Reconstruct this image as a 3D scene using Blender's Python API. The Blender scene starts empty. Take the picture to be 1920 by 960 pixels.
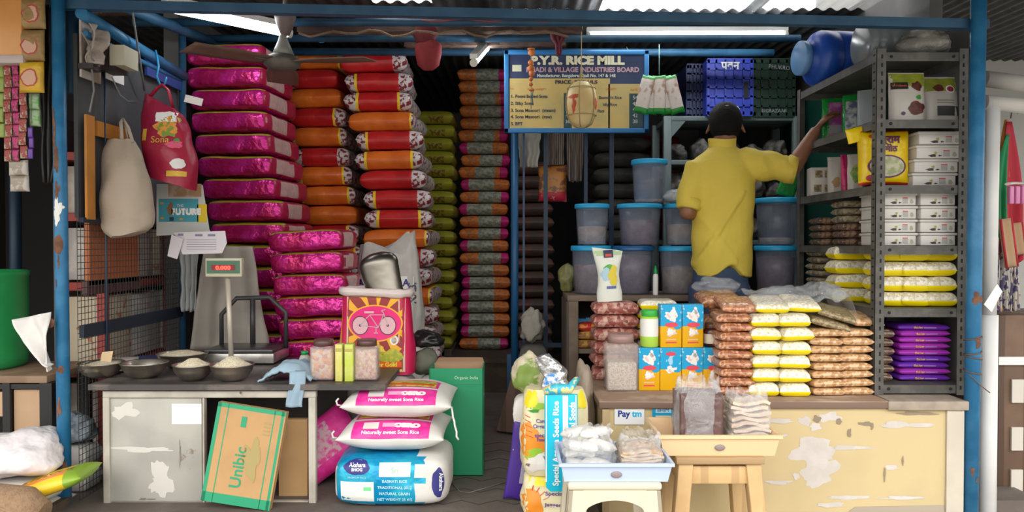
import bpy, bmesh, math, random
from mathutils import Vector, Matrix, noise
from mathutils.bvhtree import BVHTree
PI = math.pi
R = math.radians
random.seed(7)
S = bpy.context.scene
C = S.collection
# ------------------------------------------------------------------ camera, world, light
F = 1450.0
CAMZ = 1.5
TILT = math.atan(24 / F)
cam_d = bpy.data.cameras.new('camera'); cam = bpy.data.objects.new('camera', cam_d); C.objects.link(cam)
cam_d.sensor_width = 36; cam_d.lens = F * 36 / 1920; cam_d.clip_start = .05
cam.location = (0, 0, CAMZ); cam.rotation_euler = (PI / 2 - TILT, 0, 0)
S.camera = cam
W = bpy.data.worlds.new('world'); S.world = W; W.use_nodes = True
bgn = W.node_tree.nodes['Background']; bgn.inputs[1].default_value = 3.75
_wc = W.node_tree.nodes.new('ShaderNodeTexCoord'); _ws = W.node_tree.nodes.new('ShaderNodeSeparateXYZ'); _wr = W.node_tree.nodes.new('ShaderNodeValToRGB')
W.node_tree.links.new(_wc.outputs['Generated'], _ws.inputs[0]); W.node_tree.links.new(_ws.outputs[2], _wr.inputs[0]); W.node_tree.links.new(_wr.outputs[0], bgn.inputs[0])
_e = _wr.color_ramp.elements; _e[0].position = .0; _e[0].color = (.17, .165, .155, 1); _e[1].position = .45; _e[1].color = (1, .97, .92, 1)      # house fronts across the lane, bright haze above
S.view_settings.view_transform = 'Standard'; S.view_settings.look = 'None'
S.view_settings.gamma = 1; S.view_settings.use_curve_mapping = False
S.view_settings.exposure = 0.35
TUBE = 20.0      # strength of the fluorescent tubes

def P(px, py, D):
    """point on the plane y = D seen at photo pixel px, py"""
    a = (px - 960) / F; b = -(py - 480) / F
    d = Vector((a, math.cos(TILT) + b * math.sin(TILT), -math.sin(TILT) + b * math.cos(TILT)))
    d *= D / d.y
    return Vector((d.x, D, CAMZ + d.z))
def PX(px, py, X):
    d = P(px, py, 1.0) - Vector((0, 0, CAMZ))
    return Vector((0, 0, CAMZ)) + d * (X / d.x)
def m(px, D): return px * D / F      # pixels to metres at depth D

# ------------------------------------------------------------------ materials
MT = {}
def mat(name, col, rough=.6, metal=0, n2=None, nscale=6, nsharp=(.45, .6), bump=None, spec=.5, emit=None, trans=0, alpha=1, coat=0, vor=None, stripes=None, wear=None, sub=0):
    if name in MT: return MT[name]
    M = bpy.data.materials.new(name); M.use_nodes = True; nt = M.node_tree; N = nt.nodes; L = nt.links
    b = N['Principled BSDF']
    c4 = lambda c: (c[0], c[1], c[2], 1)
    b.inputs['Base Color'].default_value = c4(col); b.inputs['Roughness'].default_value = rough
    b.inputs['Metallic'].default_value = metal; b.inputs['Specular IOR Level'].default_value = spec
    b.inputs['Coat Weight'].default_value = coat
    b.inputs['Alpha'].default_value = alpha; b.inputs['Transmission Weight'].default_value = trans
    tc = N.new('ShaderNodeTexCoord')
    if emit:
        b.inputs['Emission Color'].default_value = c4(emit[0]); b.inputs['Emission Strength'].default_value = emit[1]
    cur = None
    def ramp(src, lo, hi, ca, cb):
        r = N.new('ShaderNodeValToRGB'); r.color_ramp.elements[0].position = lo; r.color_ramp.elements[1].position = hi
        r.color_ramp.elements[0].color = ca; r.color_ramp.elements[1].color = cb
        L.new(src, r.inputs[0]); return r.outputs[0]
    if n2 is not None:
        t = N.new('ShaderNodeTexNoise'); t.inputs['Scale'].default_value = nscale; t.inputs['Detail'].default_value = 5
        L.new(tc.outputs['Object'], t.inputs['Vector'])
        cur = ramp(t.outputs['Fac'], nsharp[0], nsharp[1], c4(col), c4(n2))
    if vor is not None:      # (scale, colour list)
        t = N.new('ShaderNodeTexVoronoi'); t.inputs['Scale'].default_value = vor[0]
        L.new(tc.outputs['Object'], t.inputs['Vector'])
        s = N.new('ShaderNodeSeparateColor'); L.new(t.outputs['Color'], s.inputs[0])
        r = N.new('ShaderNodeValToRGB'); r.color_ramp.interpolation = 'CONSTANT'
        els = r.color_ramp.elements; cols = vor[1]
        els[0].position = 0; els[0].color = c4(cols[0]); els[1].position = 1 / len(cols); els[1].color = c4(cols[1])
        for k in range(2, len(cols)):
            e = els.new(k / len(cols)); e.color = c4(cols[k])
        L.new(s.outputs[0], r.inputs[0]); cur = r.outputs[0]
        bp = N.new('ShaderNodeBump'); bp.inputs['Strength'].default_value = .6; bp.inputs['Distance'].default_value = .004; bp.invert = True
        L.new(t.outputs['Distance'], bp.inputs['Height']); L.new(bp.outputs[0], b.inputs['Normal'])
    if wear is not None:     # (colour, scale, threshold) patches of its own
        t = N.new('ShaderNodeTexNoise'); t.inputs['Scale'].default_value = wear[1]; t.inputs['Detail'].default_value = 6; t.inputs['Roughness'].default_value = .65
        L.new(tc.outputs['Object'], t.inputs['Vector'])
        f = ramp(t.outputs['Fac'], wear[2], wear[2] + .03, (0, 0, 0, 1), (1, 1, 1, 1))
        mx = N.new('ShaderNodeMix'); mx.data_type = 'RGBA'
        L.new(f, mx.inputs[0])
        if cur is None: mx.inputs[6].default_value = c4(col)
        else: L.new(cur, mx.inputs[6])
        mx.inputs[7].default_value = c4(wear[0]); cur = mx.outputs[2]
    if stripes is not None:  # (colour, scale, axis 'X'/'Y'/'Z', lo)
        w = N.new('ShaderNodeTexWave'); w.bands_direction = stripes[2]; w.inputs['Scale'].default_value = stripes[1]
        w.inputs['Distortion'].default_value = .4
        L.new(tc.outputs['Object'], w.inputs['Vector'])
        f = ramp(w.outputs['Fac'], stripes[3], stripes[3] + .08, (0, 0, 0, 1), (1, 1, 1, 1))
        mx = N.new('ShaderNodeMix'); mx.data_type = 'RGBA'; L.new(f, mx.inputs[0])
        if cur is None: mx.inputs[6].default_value = c4(col)
        else: L.new(cur, mx.inputs[6])
        mx.inputs[7].default_value = c4(stripes[0]); cur = mx.outputs[2]
    if cur is not None: L.new(cur, b.inputs['Base Color'])
    if bump is not None:     # (scale, strength, distance)
        t = N.new('ShaderNodeTexNoise'); t.inputs['Scale'].default_value = bump[0]; t.inputs['Detail'].default_value = 3
        L.new(tc.outputs['Object'], t.inputs['Vector'])
        bp = N.new('ShaderNodeBump'); bp.inputs['Strength'].default_value = bump[1]; bp.inputs['Distance'].default_value = bump[2] if len(bump) > 2 else .01
        L.new(t.outputs['Fac'], bp.inputs['Height']); L.new(bp.outputs[0], b.inputs['Normal'])
    MT[name] = M
    return M
def film(name, col=(.9, .92, .95), clear=.72, rough=.12, bump=(30, .8, .01)):
    """thin clear plastic: mostly lets light through, with crinkled gloss"""
    if name in MT: return MT[name]
    M = bpy.data.materials.new(name); M.use_nodes = True; nt = M.node_tree; N = nt.nodes; L = nt.links
    for n in list(N): N.remove(n)
    o = N.new('ShaderNodeOutputMaterial'); tr = N.new('ShaderNodeBsdfTransparent'); p = N.new('ShaderNodeBsdfPrincipled')
    tr.inputs[0].default_value = (.96, .97, .98, 1)
    p.inputs['Base Color'].default_value = (*col, 1); p.inputs['Roughness'].default_value = rough; p.inputs['Specular IOR Level'].default_value = .9
    mx = N.new('ShaderNodeMixShader'); mx.inputs[0].default_value = 1 - clear
    if bump:
        tc = N.new('ShaderNodeTexCoord'); t = N.new('ShaderNodeTexNoise'); t.inputs['Scale'].default_value = bump[0]; t.inputs['Detail'].default_value = 3
        t.inputs['Distortion'].default_value = .6
        L.new(tc.outputs['Object'], t.inputs['Vector'])
        bp = N.new('ShaderNodeBump'); bp.inputs['Strength'].default_value = bump[1]; bp.inputs['Distance'].default_value = bump[2]
        L.new(t.outputs['Fac'], bp.inputs['Height']); L.new(bp.outputs[0], p.inputs['Normal'])
    L.new(tr.outputs[0], mx.inputs[1]); L.new(p.outputs[0], mx.inputs[2]); L.new(mx.outputs[0], o.inputs[0])
    MT[name] = M
    return M

# ------------------------------------------------------------------ mesh building
class MB:
    def __init__(s): s.bm = bmesh.new(); s.mi = 0; s.sm = False
    def _fin(s, faces, mi, sm):
        for f in faces:
            f.material_index = s.mi if mi is None else mi
            f.smooth = s.sm if sm is None else sm
    def box(s, c, size, rot=None, mi=None, bev=0, taper=1.0):
        hx, hy, hz = size[0] / 2, size[1] / 2, size[2] / 2
        M = Matrix.Translation(Vector(c))
        if rot is not None: M = M @ (rot if isinstance(rot, Matrix) else Matrix.Rotation(rot, 4, 'Z'))
        t = bmesh.new()
        vs = [t.verts.new((x * hx * (taper if z > 0 else 1), y * hy * (taper if z > 0 else 1), z * hz)) for z in (-1, 1) for y in (-1, 1) for x in (-1, 1)]
        for q in ((0, 2, 3, 1), (4, 5, 7, 6), (0, 1, 5, 4), (2, 6, 7, 3), (0, 4, 6, 2), (1, 3, 7, 5)): t.faces.new([vs[i] for i in q])
        if bev > 0: bmesh.ops.bevel(t, geom=t.edges[:], offset=bev, segments=2, affect='EDGES', profile=.5)
        s._merge(t, M, mi, bev > 0)
        return s
    def _merge(s, t, M, mi, sm):
        mp = {}
        for v in t.verts: mp[v] = s.bm.verts.new(M @ v.co)
        fs = []
        for f in t.faces:
            try: fs.append(s.bm.faces.new([mp[v] for v in f.verts]))
            except ValueError: pass
        s._fin(fs, mi, sm); t.free()
    def bar(s, a, b, w, h=None, mi=None, bev=0):
        """square bar from a to b"""
        a = Vector(a); b = Vector(b); d = b - a; h = h or w
        z = d.normalized(); up = Vector((0, 0, 1)) if abs(z.z) < .9 else Vector((0, 1, 0))
        x = up.cross(z).normalized(); y = z.cross(x)
        M = Matrix((x, y, z)).transposed().to_4x4(); M.translation = (a + b) / 2
        return s.box((0, 0, 0), (w, h, d.length), rot=M, mi=mi, bev=bev)
    def cyl(s, a, b, r0, r1=None, seg=16, mi=None, caps=True):
        return s.tube([a, b], [r0, r0 if r1 is None else r1], seg, mi, caps)
    def tube(s, pts, r, seg=8, mi=None, caps=True, flat=1.0):
        pts = [Vector(p) for p in pts]; n = len(pts)
        if not isinstance(r, (list, tuple)): r = [r] * n
        rings = []; prev = None
        for i, p in enumerate(pts):
            t = (pts[min(i + 1, n - 1)] - pts[max(i - 1, 0)])
            if t.length < 1e-9: t = Vector((0, 0, 1))
            t.normalize()
            if prev is None:
                up = Vector((0, 0, 1)) if abs(t.z) < .95 else Vector((0, 1, 0))
                x = up.cross(t).normalized()
            else: x = (prev - t * prev.dot(t)).normalized()
            prev = x; y = t.cross(x)
            rings.append([s.bm.verts.new(p + (x * math.cos(2 * PI * k / seg) + y * math.sin(2 * PI * k / seg) * flat) * r[i]) for k in range(seg)])
        fs = []
        for i in range(n - 1):
            for k in range(seg):
                fs.append(s.bm.faces.new((rings[i][k], rings[i][(k + 1) % seg], rings[i + 1][(k + 1) % seg], rings[i + 1][k])))
        s._fin(fs, mi, True)
        if caps: s._fin([s.bm.faces.new(rings[0][::-1]), s.bm.faces.new(rings[-1])], mi, False)
        return s
    def lathe(s, prof, c=(0, 0, 0), seg=24, mi=None, M=None, sx=1, sy=1, mfn=None):
        """prof: list of (radius, z) about z axis"""
        T = Matrix.Translation(Vector(c)) @ (M or Matrix.Identity(4))
        rings = []
        for (r, z) in prof:
            if r < 1e-6: rings.append([s.bm.verts.new(T @ Vector((0, 0, z)))])
            else: rings.append([s.bm.verts.new(T @ Vector((r * sx * math.cos(2 * PI * k / seg), r * sy * math.sin(2 * PI * k / seg), z))) for k in range(seg)])
        for i in range(len(rings) - 1):
            a, b = rings[i], rings[i + 1]; fs = []
            for k in range(seg):
                k2 = (k + 1) % seg
                if len(a) == 1 and len(b) == 1: continue
                if len(a) == 1: fs.append(s.bm.faces.new((a[0], b[k2], b[k])))
                elif len(b) == 1: fs.append(s.bm.faces.new((a[k], a[k2], b[0])))
                else: fs.append(s.bm.faces.new((a[k], a[k2], b[k2], b[k])))
            s._fin(fs, mfn(i) if mfn else mi, True)
        return s
    def grid(s, fn, nu, nv, mi=None, sm=True, wrapu=False, mfn=None):
        """fn(u,v) -> point for u,v in 0..1"""
        V = [[s.bm.verts.new(Vector(fn(i / nu, j / nv))) for j in range(nv + 1)] for i in range(nu + (0 if wrapu else 1))]
        n = len(V)
        for i in range(nu):
            for j in range(nv):
                a, b = V[i % n], V[(i + 1) % n]
                f = s.bm.faces.new((a[j], b[j], b[j + 1], a[j + 1]))
                s._fin([f], mfn((i + .5) / nu, (j + .5) / nv) if mfn else mi, sm)
        return s
    def sheet(s, fn, nu, nv, th, mi=None, mfn=None, sm=True):
        """grid with real thickness th along its normal"""
        P0 = [[Vector(fn(i / nu, j / nv)) for j in range(nv + 1)] for i in range(nu + 1)]
        Nn = [[None] * (nv + 1) for _ in range(nu + 1)]
        for i in range(nu + 1):
            for j in range(nv + 1):
                du = P0[min(i + 1, nu)][j] - P0[max(i - 1, 0)][j]; dv = P0[i][min(j + 1, nv)] - P0[i][max(j - 1, 0)]
                q = du.cross(dv); Nn[i][j] = q.normalized() if q.length > 1e-12 else Vector((0, 0, 1))
        A = [[s.bm.verts.new(P0[i][j] + Nn[i][j] * th / 2) for j in range(nv + 1)] for i in range(nu + 1)]
        B = [[s.bm.verts.new(P0[i][j] - Nn[i][j] * th / 2) for j in range(nv + 1)] for i in range(nu + 1)]
        for i in range(nu):
            for j in range(nv):
                q = mfn((i + .5) / nu, (j + .5) / nv) if mfn else mi
                s._fin([s.bm.faces.new((A[i][j], A[i + 1][j], A[i + 1][j + 1], A[i][j + 1])),
                        s.bm.faces.new((B[i][j + 1], B[i + 1][j + 1], B[i + 1][j], B[i][j]))], q, sm)
        e = []
        for i in range(nu):
            e.append(s.bm.faces.new((A[i][0], B[i][0], B[i + 1][0], A[i + 1][0]))); e.append(s.bm.faces.new((A[i + 1][nv], B[i + 1][nv], B[i][nv], A[i][nv])))
        for j in range(nv):
            e.append(s.bm.faces.new((A[0][j + 1], B[0][j + 1], B[0][j], A[0][j]))); e.append(s.bm.faces.new((A[nu][j], B[nu][j], B[nu][j + 1], A[nu][j + 1])))
        s._fin(e, mi if mi is not None else 0, False)
        return s
    def prism(s, pts, n, mi=None, sm=False):
        """closed outline of 3-D points pushed along vector n"""
        n = Vector(n)
        a = [s.bm.verts.new(Vector(p)) for p in pts]; b = [s.bm.verts.new(Vector(p) + n) for p in pts]
        fs = [s.bm.faces.new(a[::-1]), s.bm.faces.new(b)]
        for i in range(len(a)): fs.append(s.bm.faces.new((a[i], a[(i + 1) % len(a)], b[(i + 1) % len(a)], b[i])))
        s._fin(fs, mi, sm); return s
    def ball(s, c, r, seg=14, ring=9, mi=None, sz=(1, 1, 1)):
        prof = [(max(0, r * math.sin(PI * k / ring)), -r * math.cos(PI * k / ring)) for k in range(ring + 1)]
        prof[0] = (0, -r); prof[-1] = (0, r)
        M = Matrix.Diagonal((sz[0], sz[1], sz[2], 1))
        return s.lathe(prof, c, seg, mi, M)
    def mesh(s, name, mats):
        bmesh.ops.recalc_face_normals(s.bm, faces=s.bm.faces[:])
        me = bpy.data.meshes.new(name); s.bm.to_mesh(me); s.bm.free()
        for mm in (mats if isinstance(mats, (list, tuple)) else [mats]): me.materials.append(mm)
        return me
    def build(s, name, mats, parent=None, loc=(0, 0, 0), rot=(0, 0, 0)):
        o = bpy.data.objects.new(name, s.mesh(name, mats)); C.objects.link(o)
        o.location = loc; o.rotation_euler = rot
        if parent is not None: o.parent = parent
        return o
def rec(o, px0=0): return o
def tag(o, label=None, cat=None, group=None, kind=None):
    if label: o['label'] = label
    if cat: o['category'] = cat
    if group: o['group'] = group
    if kind: o['kind'] = kind
    return o
def thing(name, label, cat, loc=(0, 0, 0), rot=(0, 0, 0), group=None):
    o = bpy.data.objects.new(name, None); C.objects.link(o); o.empty_display_size = .05
    o.location = loc; o.rotation_euler = rot
    return tag(o, label, cat, group)
def dup(o, loc, rot=None, label=None, parent=None):
    c = o.copy(); C.objects.link(c)
    if parent is None:
        c.location = loc
        if rot is not None: c.rotation_euler = rot
        if label: c['label'] = label
    else: c.parent = parent
    for ch in [x for x in bpy.data.objects if x.parent == o]: dup(ch, None, parent=c)
    return c
def kids(o): return [x for x in bpy.data.objects if x.parent == o]
ORD = ['topmost', 'second from the top', 'third from the top', 'fourth from the top', 'fifth from the top', 'sixth from the top', 'seventh from the top', 'eighth from the top', 'ninth from the top', 'tenth from the top', 'eleventh from the top', 'twelfth from the top', 'thirteenth from the top', 'fourteenth from the top', 'fifteenth from the top', 'sixteenth from the top', 'seventeenth from the top', 'eighteenth from the top', 'nineteenth from the top', 'twentieth from the top']
ORD += ['%d rows from the top' % k for k in range(21, 40)]
# text ---------------------------------------------------------------
def text_data(s, h, align='CENTER', bold=0.0, sx=1.0):
    cu = bpy.data.curves.new('t', 'FONT'); cu.body = s; cu.size = h * 1.38; cu.align_x = align; cu.resolution_u = 3; cu.offset = bold
    ob = bpy.data.objects.new('t', cu); C.objects.link(ob)
    me = bpy.data.meshes.new_from_object(ob.evaluated_get(bpy.context.evaluated_depsgraph_get()))
    V = [(v.co.x * sx, v.co.y) for v in me.vertices]; Fc = [tuple(p.vertices) for p in me.polygons]
    bpy.data.objects.remove(ob); bpy.data.curves.remove(cu); bpy.data.meshes.remove(me)
    return V, Fc
def flat_map(o, ex, ey, off=.0015):
    o = Vector(o); ex = Vector(ex).normalized(); ey = Vector(ey).normalized(); n = ex.cross(ey)
    return lambda x, y: o + ex * x + ey * y + n * off
def bvh_of(obj):
    b = bmesh.new(); b.from_mesh(obj.data); t = BVHTree.FromBMesh(b); b.free(); return t
def proj_map(obj, o, ex, ey, off=.002, far=.5):
    """text and marks laid on the curved surface of obj (its local space)"""
    t = bvh_of(obj); o = Vector(o); ex = Vector(ex).normalized(); ey = Vector(ey).normalized(); n = ex.cross(ey).normalized()
    def f(x, y):
        q = o + ex * x + ey * y
        h = t.ray_cast(q + n * far, -n)
        if h[0] is None:
            h = t.find_nearest(q); return h[0] + n * off
        return h[0] + n * off
    return f
def lettering(parent, s, h, mp, mt, x=0, y=0, align='CENTER', bold=0.0, name='lettering', sx=1.0, rot=0):
    V, Fc = text_data(s, h, align, bold, sx)
    b = MB(); cr, sr = math.cos(rot), math.sin(rot)
    vs = [b.bm.verts.new(mp(x + vx * cr - vy * sr, y + vx * sr + vy * cr)) for vx, vy in V]
    for f in Fc:
        try: b.bm.faces.new([vs[i] for i in f])
        except ValueError: pass
    return b.build(name, mt, parent)
def patch(parent, name, mt, mp, x0, x1, y0, y1, nx=8, ny=6, off=0, wob=0, seed=0):
    b = MB()
    def fn(u, v):
        x = x0 + (x1 - x0) * u; y = y0 + (y1 - y0) * v
        if wob:
            e = noise.noise_vector(Vector((x * 40, y * 40, seed))) * wob; x += e.x; y += e.y
        return mp(x, y)
    b.grid(fn, nx, ny)
    return b.build(name, mt, parent)
def disc(parent, name, mt, mp, cx, cy, rx, ry, r_in=0, seg=36, rings=4, wob=0, seed=0):
    b = MB()
    def fn(u, v):
        a = 2 * PI * u; k = r_in + (1 - r_in) * v
        w = 1 + wob * noise.noise(Vector((math.cos(a) * 1.3, math.sin(a) * 1.3, seed))) * 1.6 + wob * .45 * noise.noise(Vector((math.cos(a) * 4, math.sin(a) * 4, seed + 5)))
        return mp(cx + rx * k * w * math.cos(a), cy + ry * k * w * math.sin(a))
    b.grid(fn, seg, rings, wrapu=True)
    return b.build(name, mt, parent)
# soft shapes -----------------------------------------------------------
def cushion(L, Wd, H, nx=18, ny=12, a=4, b=4, c=.5, pin=.05, seed=0, amp=.004, fr=9, droop=0, matfn=None, seam=.0015, up=.5, mb=None, tx=None, jag=0):
    """sewn bag lying flat: base at z=0, length along x. matfn(x,y,top)->index"""
    B = mb or MB()
    sp = lambda t: math.sin(PI / 2 * t) * .55 + t * .45
    def pos(i, j, side):
        x = sp(-1 + 2 * i / nx); y = sp(-1 + 2 * j / ny)
        th = max(0.0, (1 - abs(x) ** a) * (1 - abs(y) ** b)) ** c
        X = x * L / 2 * (1 - pin * (1 - y * y) * x * x); Y = y * Wd / 2 * (1 - pin * (1 - x * x) * y * y)
        hh = H * (up if side > 0 else 1 - up)
        z = H * (1 - up) + side * (hh * th + seam)
        q = Vector((X * fr, Y * fr, z * fr * 2 + seed * 7.3))
        nn = noise.noise_vector(q)
        z += nn.z * amp * (.3 + th); X += nn.x * amp; Y += nn.y * amp
        if jag: X += noise.noise(Vector((Y * 60, seed, 2))) * jag * (abs(x) ** 8)
        z -= droop * (abs(x) ** 3) * H
        return Vector((X, Y, max(z, 0.0)))
    top = [[B.bm.verts.new(pos(i, j, 1)) for j in range(ny + 1)] for i in range(nx + 1)]
    bot = [[B.bm.verts.new(pos(i, j, -1)) for j in range(ny + 1)] for i in range(nx + 1)]
    for i in range(nx):
        for j in range(ny):
            x = sp(-1 + 2 * (i + .5) / nx); y = sp(-1 + 2 * (j + .5) / ny)
            f = B.bm.faces.new((top[i][j], top[i + 1][j], top[i + 1][j + 1], top[i][j + 1])); f.smooth = True; f.material_index = matfn(x, y, True) if matfn else B.mi
            f = B.bm.faces.new((bot[i][j + 1], bot[i + 1][j + 1], bot[i + 1][j], bot[i][j])); f.smooth = True; f.material_index = matfn(x, y, False) if matfn else B.mi
    def edge(p, q, r, t, mi):
        f = B.bm.faces.new((p, q, r, t)); f.smooth = True; f.material_index = mi
    for i in range(nx):
        for j, y in ((0, -1), (ny, 1)):
            mi = matfn(sp(-1 + 2 * (i + .5) / nx), y, False) if matfn else B.mi
            edge(top[i][j], bot[i][j], bot[i + 1][j], top[i + 1][j], mi)
    for j in range(ny):
        for i, x in ((0, -1), (nx, 1)):
            mi = matfn(x, sp(-1 + 2 * (j + .5) / ny), False) if matfn else B.mi
            edge(top[i][j], top[i][j + 1], bot[i][j + 1], bot[i][j], mi)
    return B
def brick(L, Wd, H, n=6, ex=5.0, ez=3.2, seed=0, amp=.004, fr=10, matfn=None, mb=None):
    """full, square-shouldered bag: L along x, Wd along y, base z=0"""
    B = mb or MB()
    t = bmesh.new(); bmesh.ops.create_cube(t, size=2); bmesh.ops.subdivide_edges(t, edges=t.edges[:], cuts=n * 2 - 1, use_grid_fill=True)
    for v in t.verts:
        d = v.co.copy(); mx = max(abs(d.x), abs(d.y), abs(d.z))
        d2 = Vector([math.sin(PI / 2 * q) if abs(q) < 1 else q for q in d])
        k = (abs(d2.x) ** ex + abs(d2.y) ** ex) ** (1 / ex)
        kk = (k ** ez + abs(d2.z) ** ez) ** (1 / ez)
        d2 /= kk
        X, Y, Z = d2.x * L / 2, d2.y * Wd / 2, d2.z * H / 2
        nn = noise.noise_vector(Vector((X * fr, Y * fr, Z * fr * 1.5 + seed * 5.7)))
        X += nn.x * amp; Y += nn.y * amp; Z += nn.z * amp * .6
        v.co = Vector((X, Y, max(0, Z + H / 2)))
    t.normal_update()
    mp = {v: B.bm.verts.new(v.co) for v in t.verts}
    for f in t.faces:
        g = B.bm.faces.new([mp[v] for v in f.verts]); g.smooth = True
        c = f.calc_center_median(); g.material_index = matfn(c.x / L * 2, c.y / Wd * 2, (c.z / H - .5) * 2, f.normal) if matfn else B.mi
    t.free(); return B
def struct(o): o['kind'] = 'structure'; return o
# ------------------------------------------------------------------ shared materials
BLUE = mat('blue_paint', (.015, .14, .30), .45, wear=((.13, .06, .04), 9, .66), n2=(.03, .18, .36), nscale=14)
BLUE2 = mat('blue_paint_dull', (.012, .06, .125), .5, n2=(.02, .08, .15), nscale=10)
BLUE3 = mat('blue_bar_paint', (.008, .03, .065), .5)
GREYM = mat('rack_grey', (.075, .073, .066), .5, n2=(.11, .105, .095), nscale=20)
DARK = mat('dark_wall', (.10, .10, .10), .8, n2=(.13, .125, .12), nscale=3)
BLACK = mat('black', (.012, .012, .013), .5)
WHITE = mat('white_matt', (.8, .8, .78), .6)
STEEL = mat('steel', (.55, .54, .52), .25, 1, bump=(60, .15, .002))
FZ = .48        # level of the raised shop floor
GZ = .22        # level of the lane in front
# floor --------------------------------------------------------------
FL = mat('floor_stone', (.12, .098, .085), .75, n2=(.16, .135, .118), nscale=5, bump=(25, .3))
b = MB(); b.box((-.87, 2.835, FZ / 2), (2.4, .43, FZ)); b.box((0, 5.63, FZ / 2), (4.2, 5.16, FZ))
o = struct(b.build('floor', FL))
GR = mat('lane', (.22, .2, .18), .85, n2=(.3, .28, .25), nscale=4, bump=(30, .3))
b = MB(); b.box((0, 1.0, GZ - .1), (12, 16, .2)); struct(b.build('floor_street', GR))
TL = mat('paver_joint', (.045, .038, .034), .8)
# faint chevron pavers cut in the aisle floor
b = MB()
for r in range(9):
    for k in range(14):
        x0 = -.62 + k * .07; y0 = 2.7 + r * .15; d0, d1 = (0, .05) if k % 2 else (.05, 0)
        b.bar((x0, y0 + d0, FZ + .0005), (x0 + .07, y0 + d1, FZ + .0005), .004, .002)
struct(b.build('trim_1', TL))
# walls ----------------------------------------------------------------
b = MB(); b.box((0, 8.1, 1.6), (4.6, .1, 2.9)); struct(b.build('wall_back', DARK))
b = MB(); b.box((-1.83, 6.12, 1.6), (.08, 3.9, 2.5)); struct(b.build('wall_left', DARK))
b = MB(); b.box((1.97, 5.83, 1.6), (.06, 4.44, 2.5)); struct(b.build('wall_right', DARK))
b = MB(); b.box((1.868, 3.36, 1.45), (.012, .46, 1.9)); struct(b.build('light_stop_right', DARK))  # thin dark board added to keep daylight from leaking in beside the rack
b = MB(); b.box((1.93, 4.75, 1.55), (.015, 1.5, 1.9)); struct(b.build('wall_panel_right', mat('green_panel', (.0, .045, .03), .6, n2=(.0, .06, .038), nscale=4)))
# corrugated roof with two clear sheets ----------------------------------
ROOF = mat('corrugated_sheet', (.05, .052, .055), .6, .3, n2=(.09, .085, .08), nscale=9, nsharp=(.4, .62))
def corr(b, x0, x1, y0, y1, zf):
    nx = max(4, int((x1 - x0) / .038 * 4)); ny = 2
    b.grid(lambda u, v: (x0 + (x1 - x0) * u, y0 + (y1 - y0) * v, zf(y0 + (y1 - y0) * v) + .009 * math.cos((x0 + (x1 - x0) * u) * 2 * PI / .076)), nx, ny)
zr = lambda y: 2.78 + .02 * (y - 4)
sx0, sx1 = P(1128, 10, 4.15).x, P(1412, 10, 4.15).x
sx2, sx3 = P(1436, 10, 4.2).x, P(1658, 10, 4.2).x
sl0, sl1 = P(690, 3, 4.0).x, P(806, 3, 4.0).x
Y0, Y1 = 3.80, 4.285
b = MB()
corr(b, -4.5, 4.5, 1.25, Y0, zr); corr(b, -4.5, 4.5, Y1, 8.2, zr)  # unseen front stretch, lengthened to shade the goods higher up
corr(b, -4.5, sl0, Y0, Y1, zr); corr(b, sl1, sx0, Y0, Y1, zr); corr(b, sx1, sx2, Y0, Y1, zr); corr(b, sx3, 4.5, Y0, Y1, zr)
corr(b, sl0, sl1, 4.13, Y1, zr); corr(b, sx2, sx3, 4.27, Y1, zr)
struct(b.build('ceiling', ROOF))
CLR = film('clear_sheet', (.95, .96, .97), .55, .3, bump=(90, 1, .01))
b = MB(); corr(b, sl0, sl1, Y0, 4.13, zr); corr(b, sx0, sx1, Y0, Y1, zr); corr(b, sx2, sx3, Y0, 4.27, zr)
struct(b.build('window_1', CLR))
# pole frame -------------------------------------------------------------
def post(label, a, bb, r, mt=BLUE, name='support_pole', seg=20):
    a = Vector(a); bb = Vector(bb)
    bm_ = MB(); bm_.cyl((0, 0, 0), bb - a, r, r, seg)
    return tag(bm_.build(name, mt, loc=a), label, 'pole')
a = P(121, 900, 3.0); t_ = P(109, 20, 3.0); d = (t_ - a) / (t_.z - a.z)
lp = post('blue steel pole with peeling paint at the left end of the shop', a + d * (GZ - a.z), a + d * (2.76 - a.z), .0245)
mp = flat_map((0, 0, 0), (1, 0, 0), (0, 0, 1))
RUST = mat('rust', (.12, .055, .035), .85, n2=(.2, .09, .05), nscale=30)
def cylmap(r, H, dx):    # marks wrapped on a pole: x along arc, y = height
    return lambda x, y: Vector((dx * y, 0, 0)) + Vector((math.sin(x / r) * (r + .001), -math.cos(x / r) * (r + .001), y))
cm = cylmap(.0245, 2, d.x)
base = a + d * (GZ - a.z)
def hz(py): return P(115, py, 3.0).z - GZ
disc(lp, 'paint_patch', mat('flaked_white', (.75, .75, .72), .7), cm, .0, hz(400), .014, .05, wob=.5, seed=2)
disc(lp, 'paint_patch', MT['flaked_white'], cm, .004, hz(388), .016, .012, wob=.5, seed=4)
disc(lp, 'rust_patch', RUST, cm, 0, hz(458), .02, .036, wob=.12, seed=3)
for k, (yy, xx, rx, ry) in enumerate([(270, -.008, .008, .06), (300, 0, .01, .05), (360, 0, .009, .03), (690, .0, .02, .012), (765, -.006, .008, .035), (222, -.012, .007, .03), (490, .003, .004, .02), (530, -.008, .003, .02), (868, .012, .01, .018)]):
    disc(lp, 'rust_patch', RUST, cm, xx, hz(yy), rx, ry, wob=.6, seed=k)
b = MB(); q = P(102, 604, 2.99) - base; b.ball((q.x, q.y - .03, q.z), .02, sz=(1, .4, 1)); tag(b.build('clamp_plate', RUST, lp), 'round rusty plate')
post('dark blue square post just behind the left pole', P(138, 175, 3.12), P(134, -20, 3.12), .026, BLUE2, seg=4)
a = P(1820, 900, 3.0); t_ = P(1834, 60, 3.0); d = (t_ - a) / (t_.z - a.z)
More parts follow.
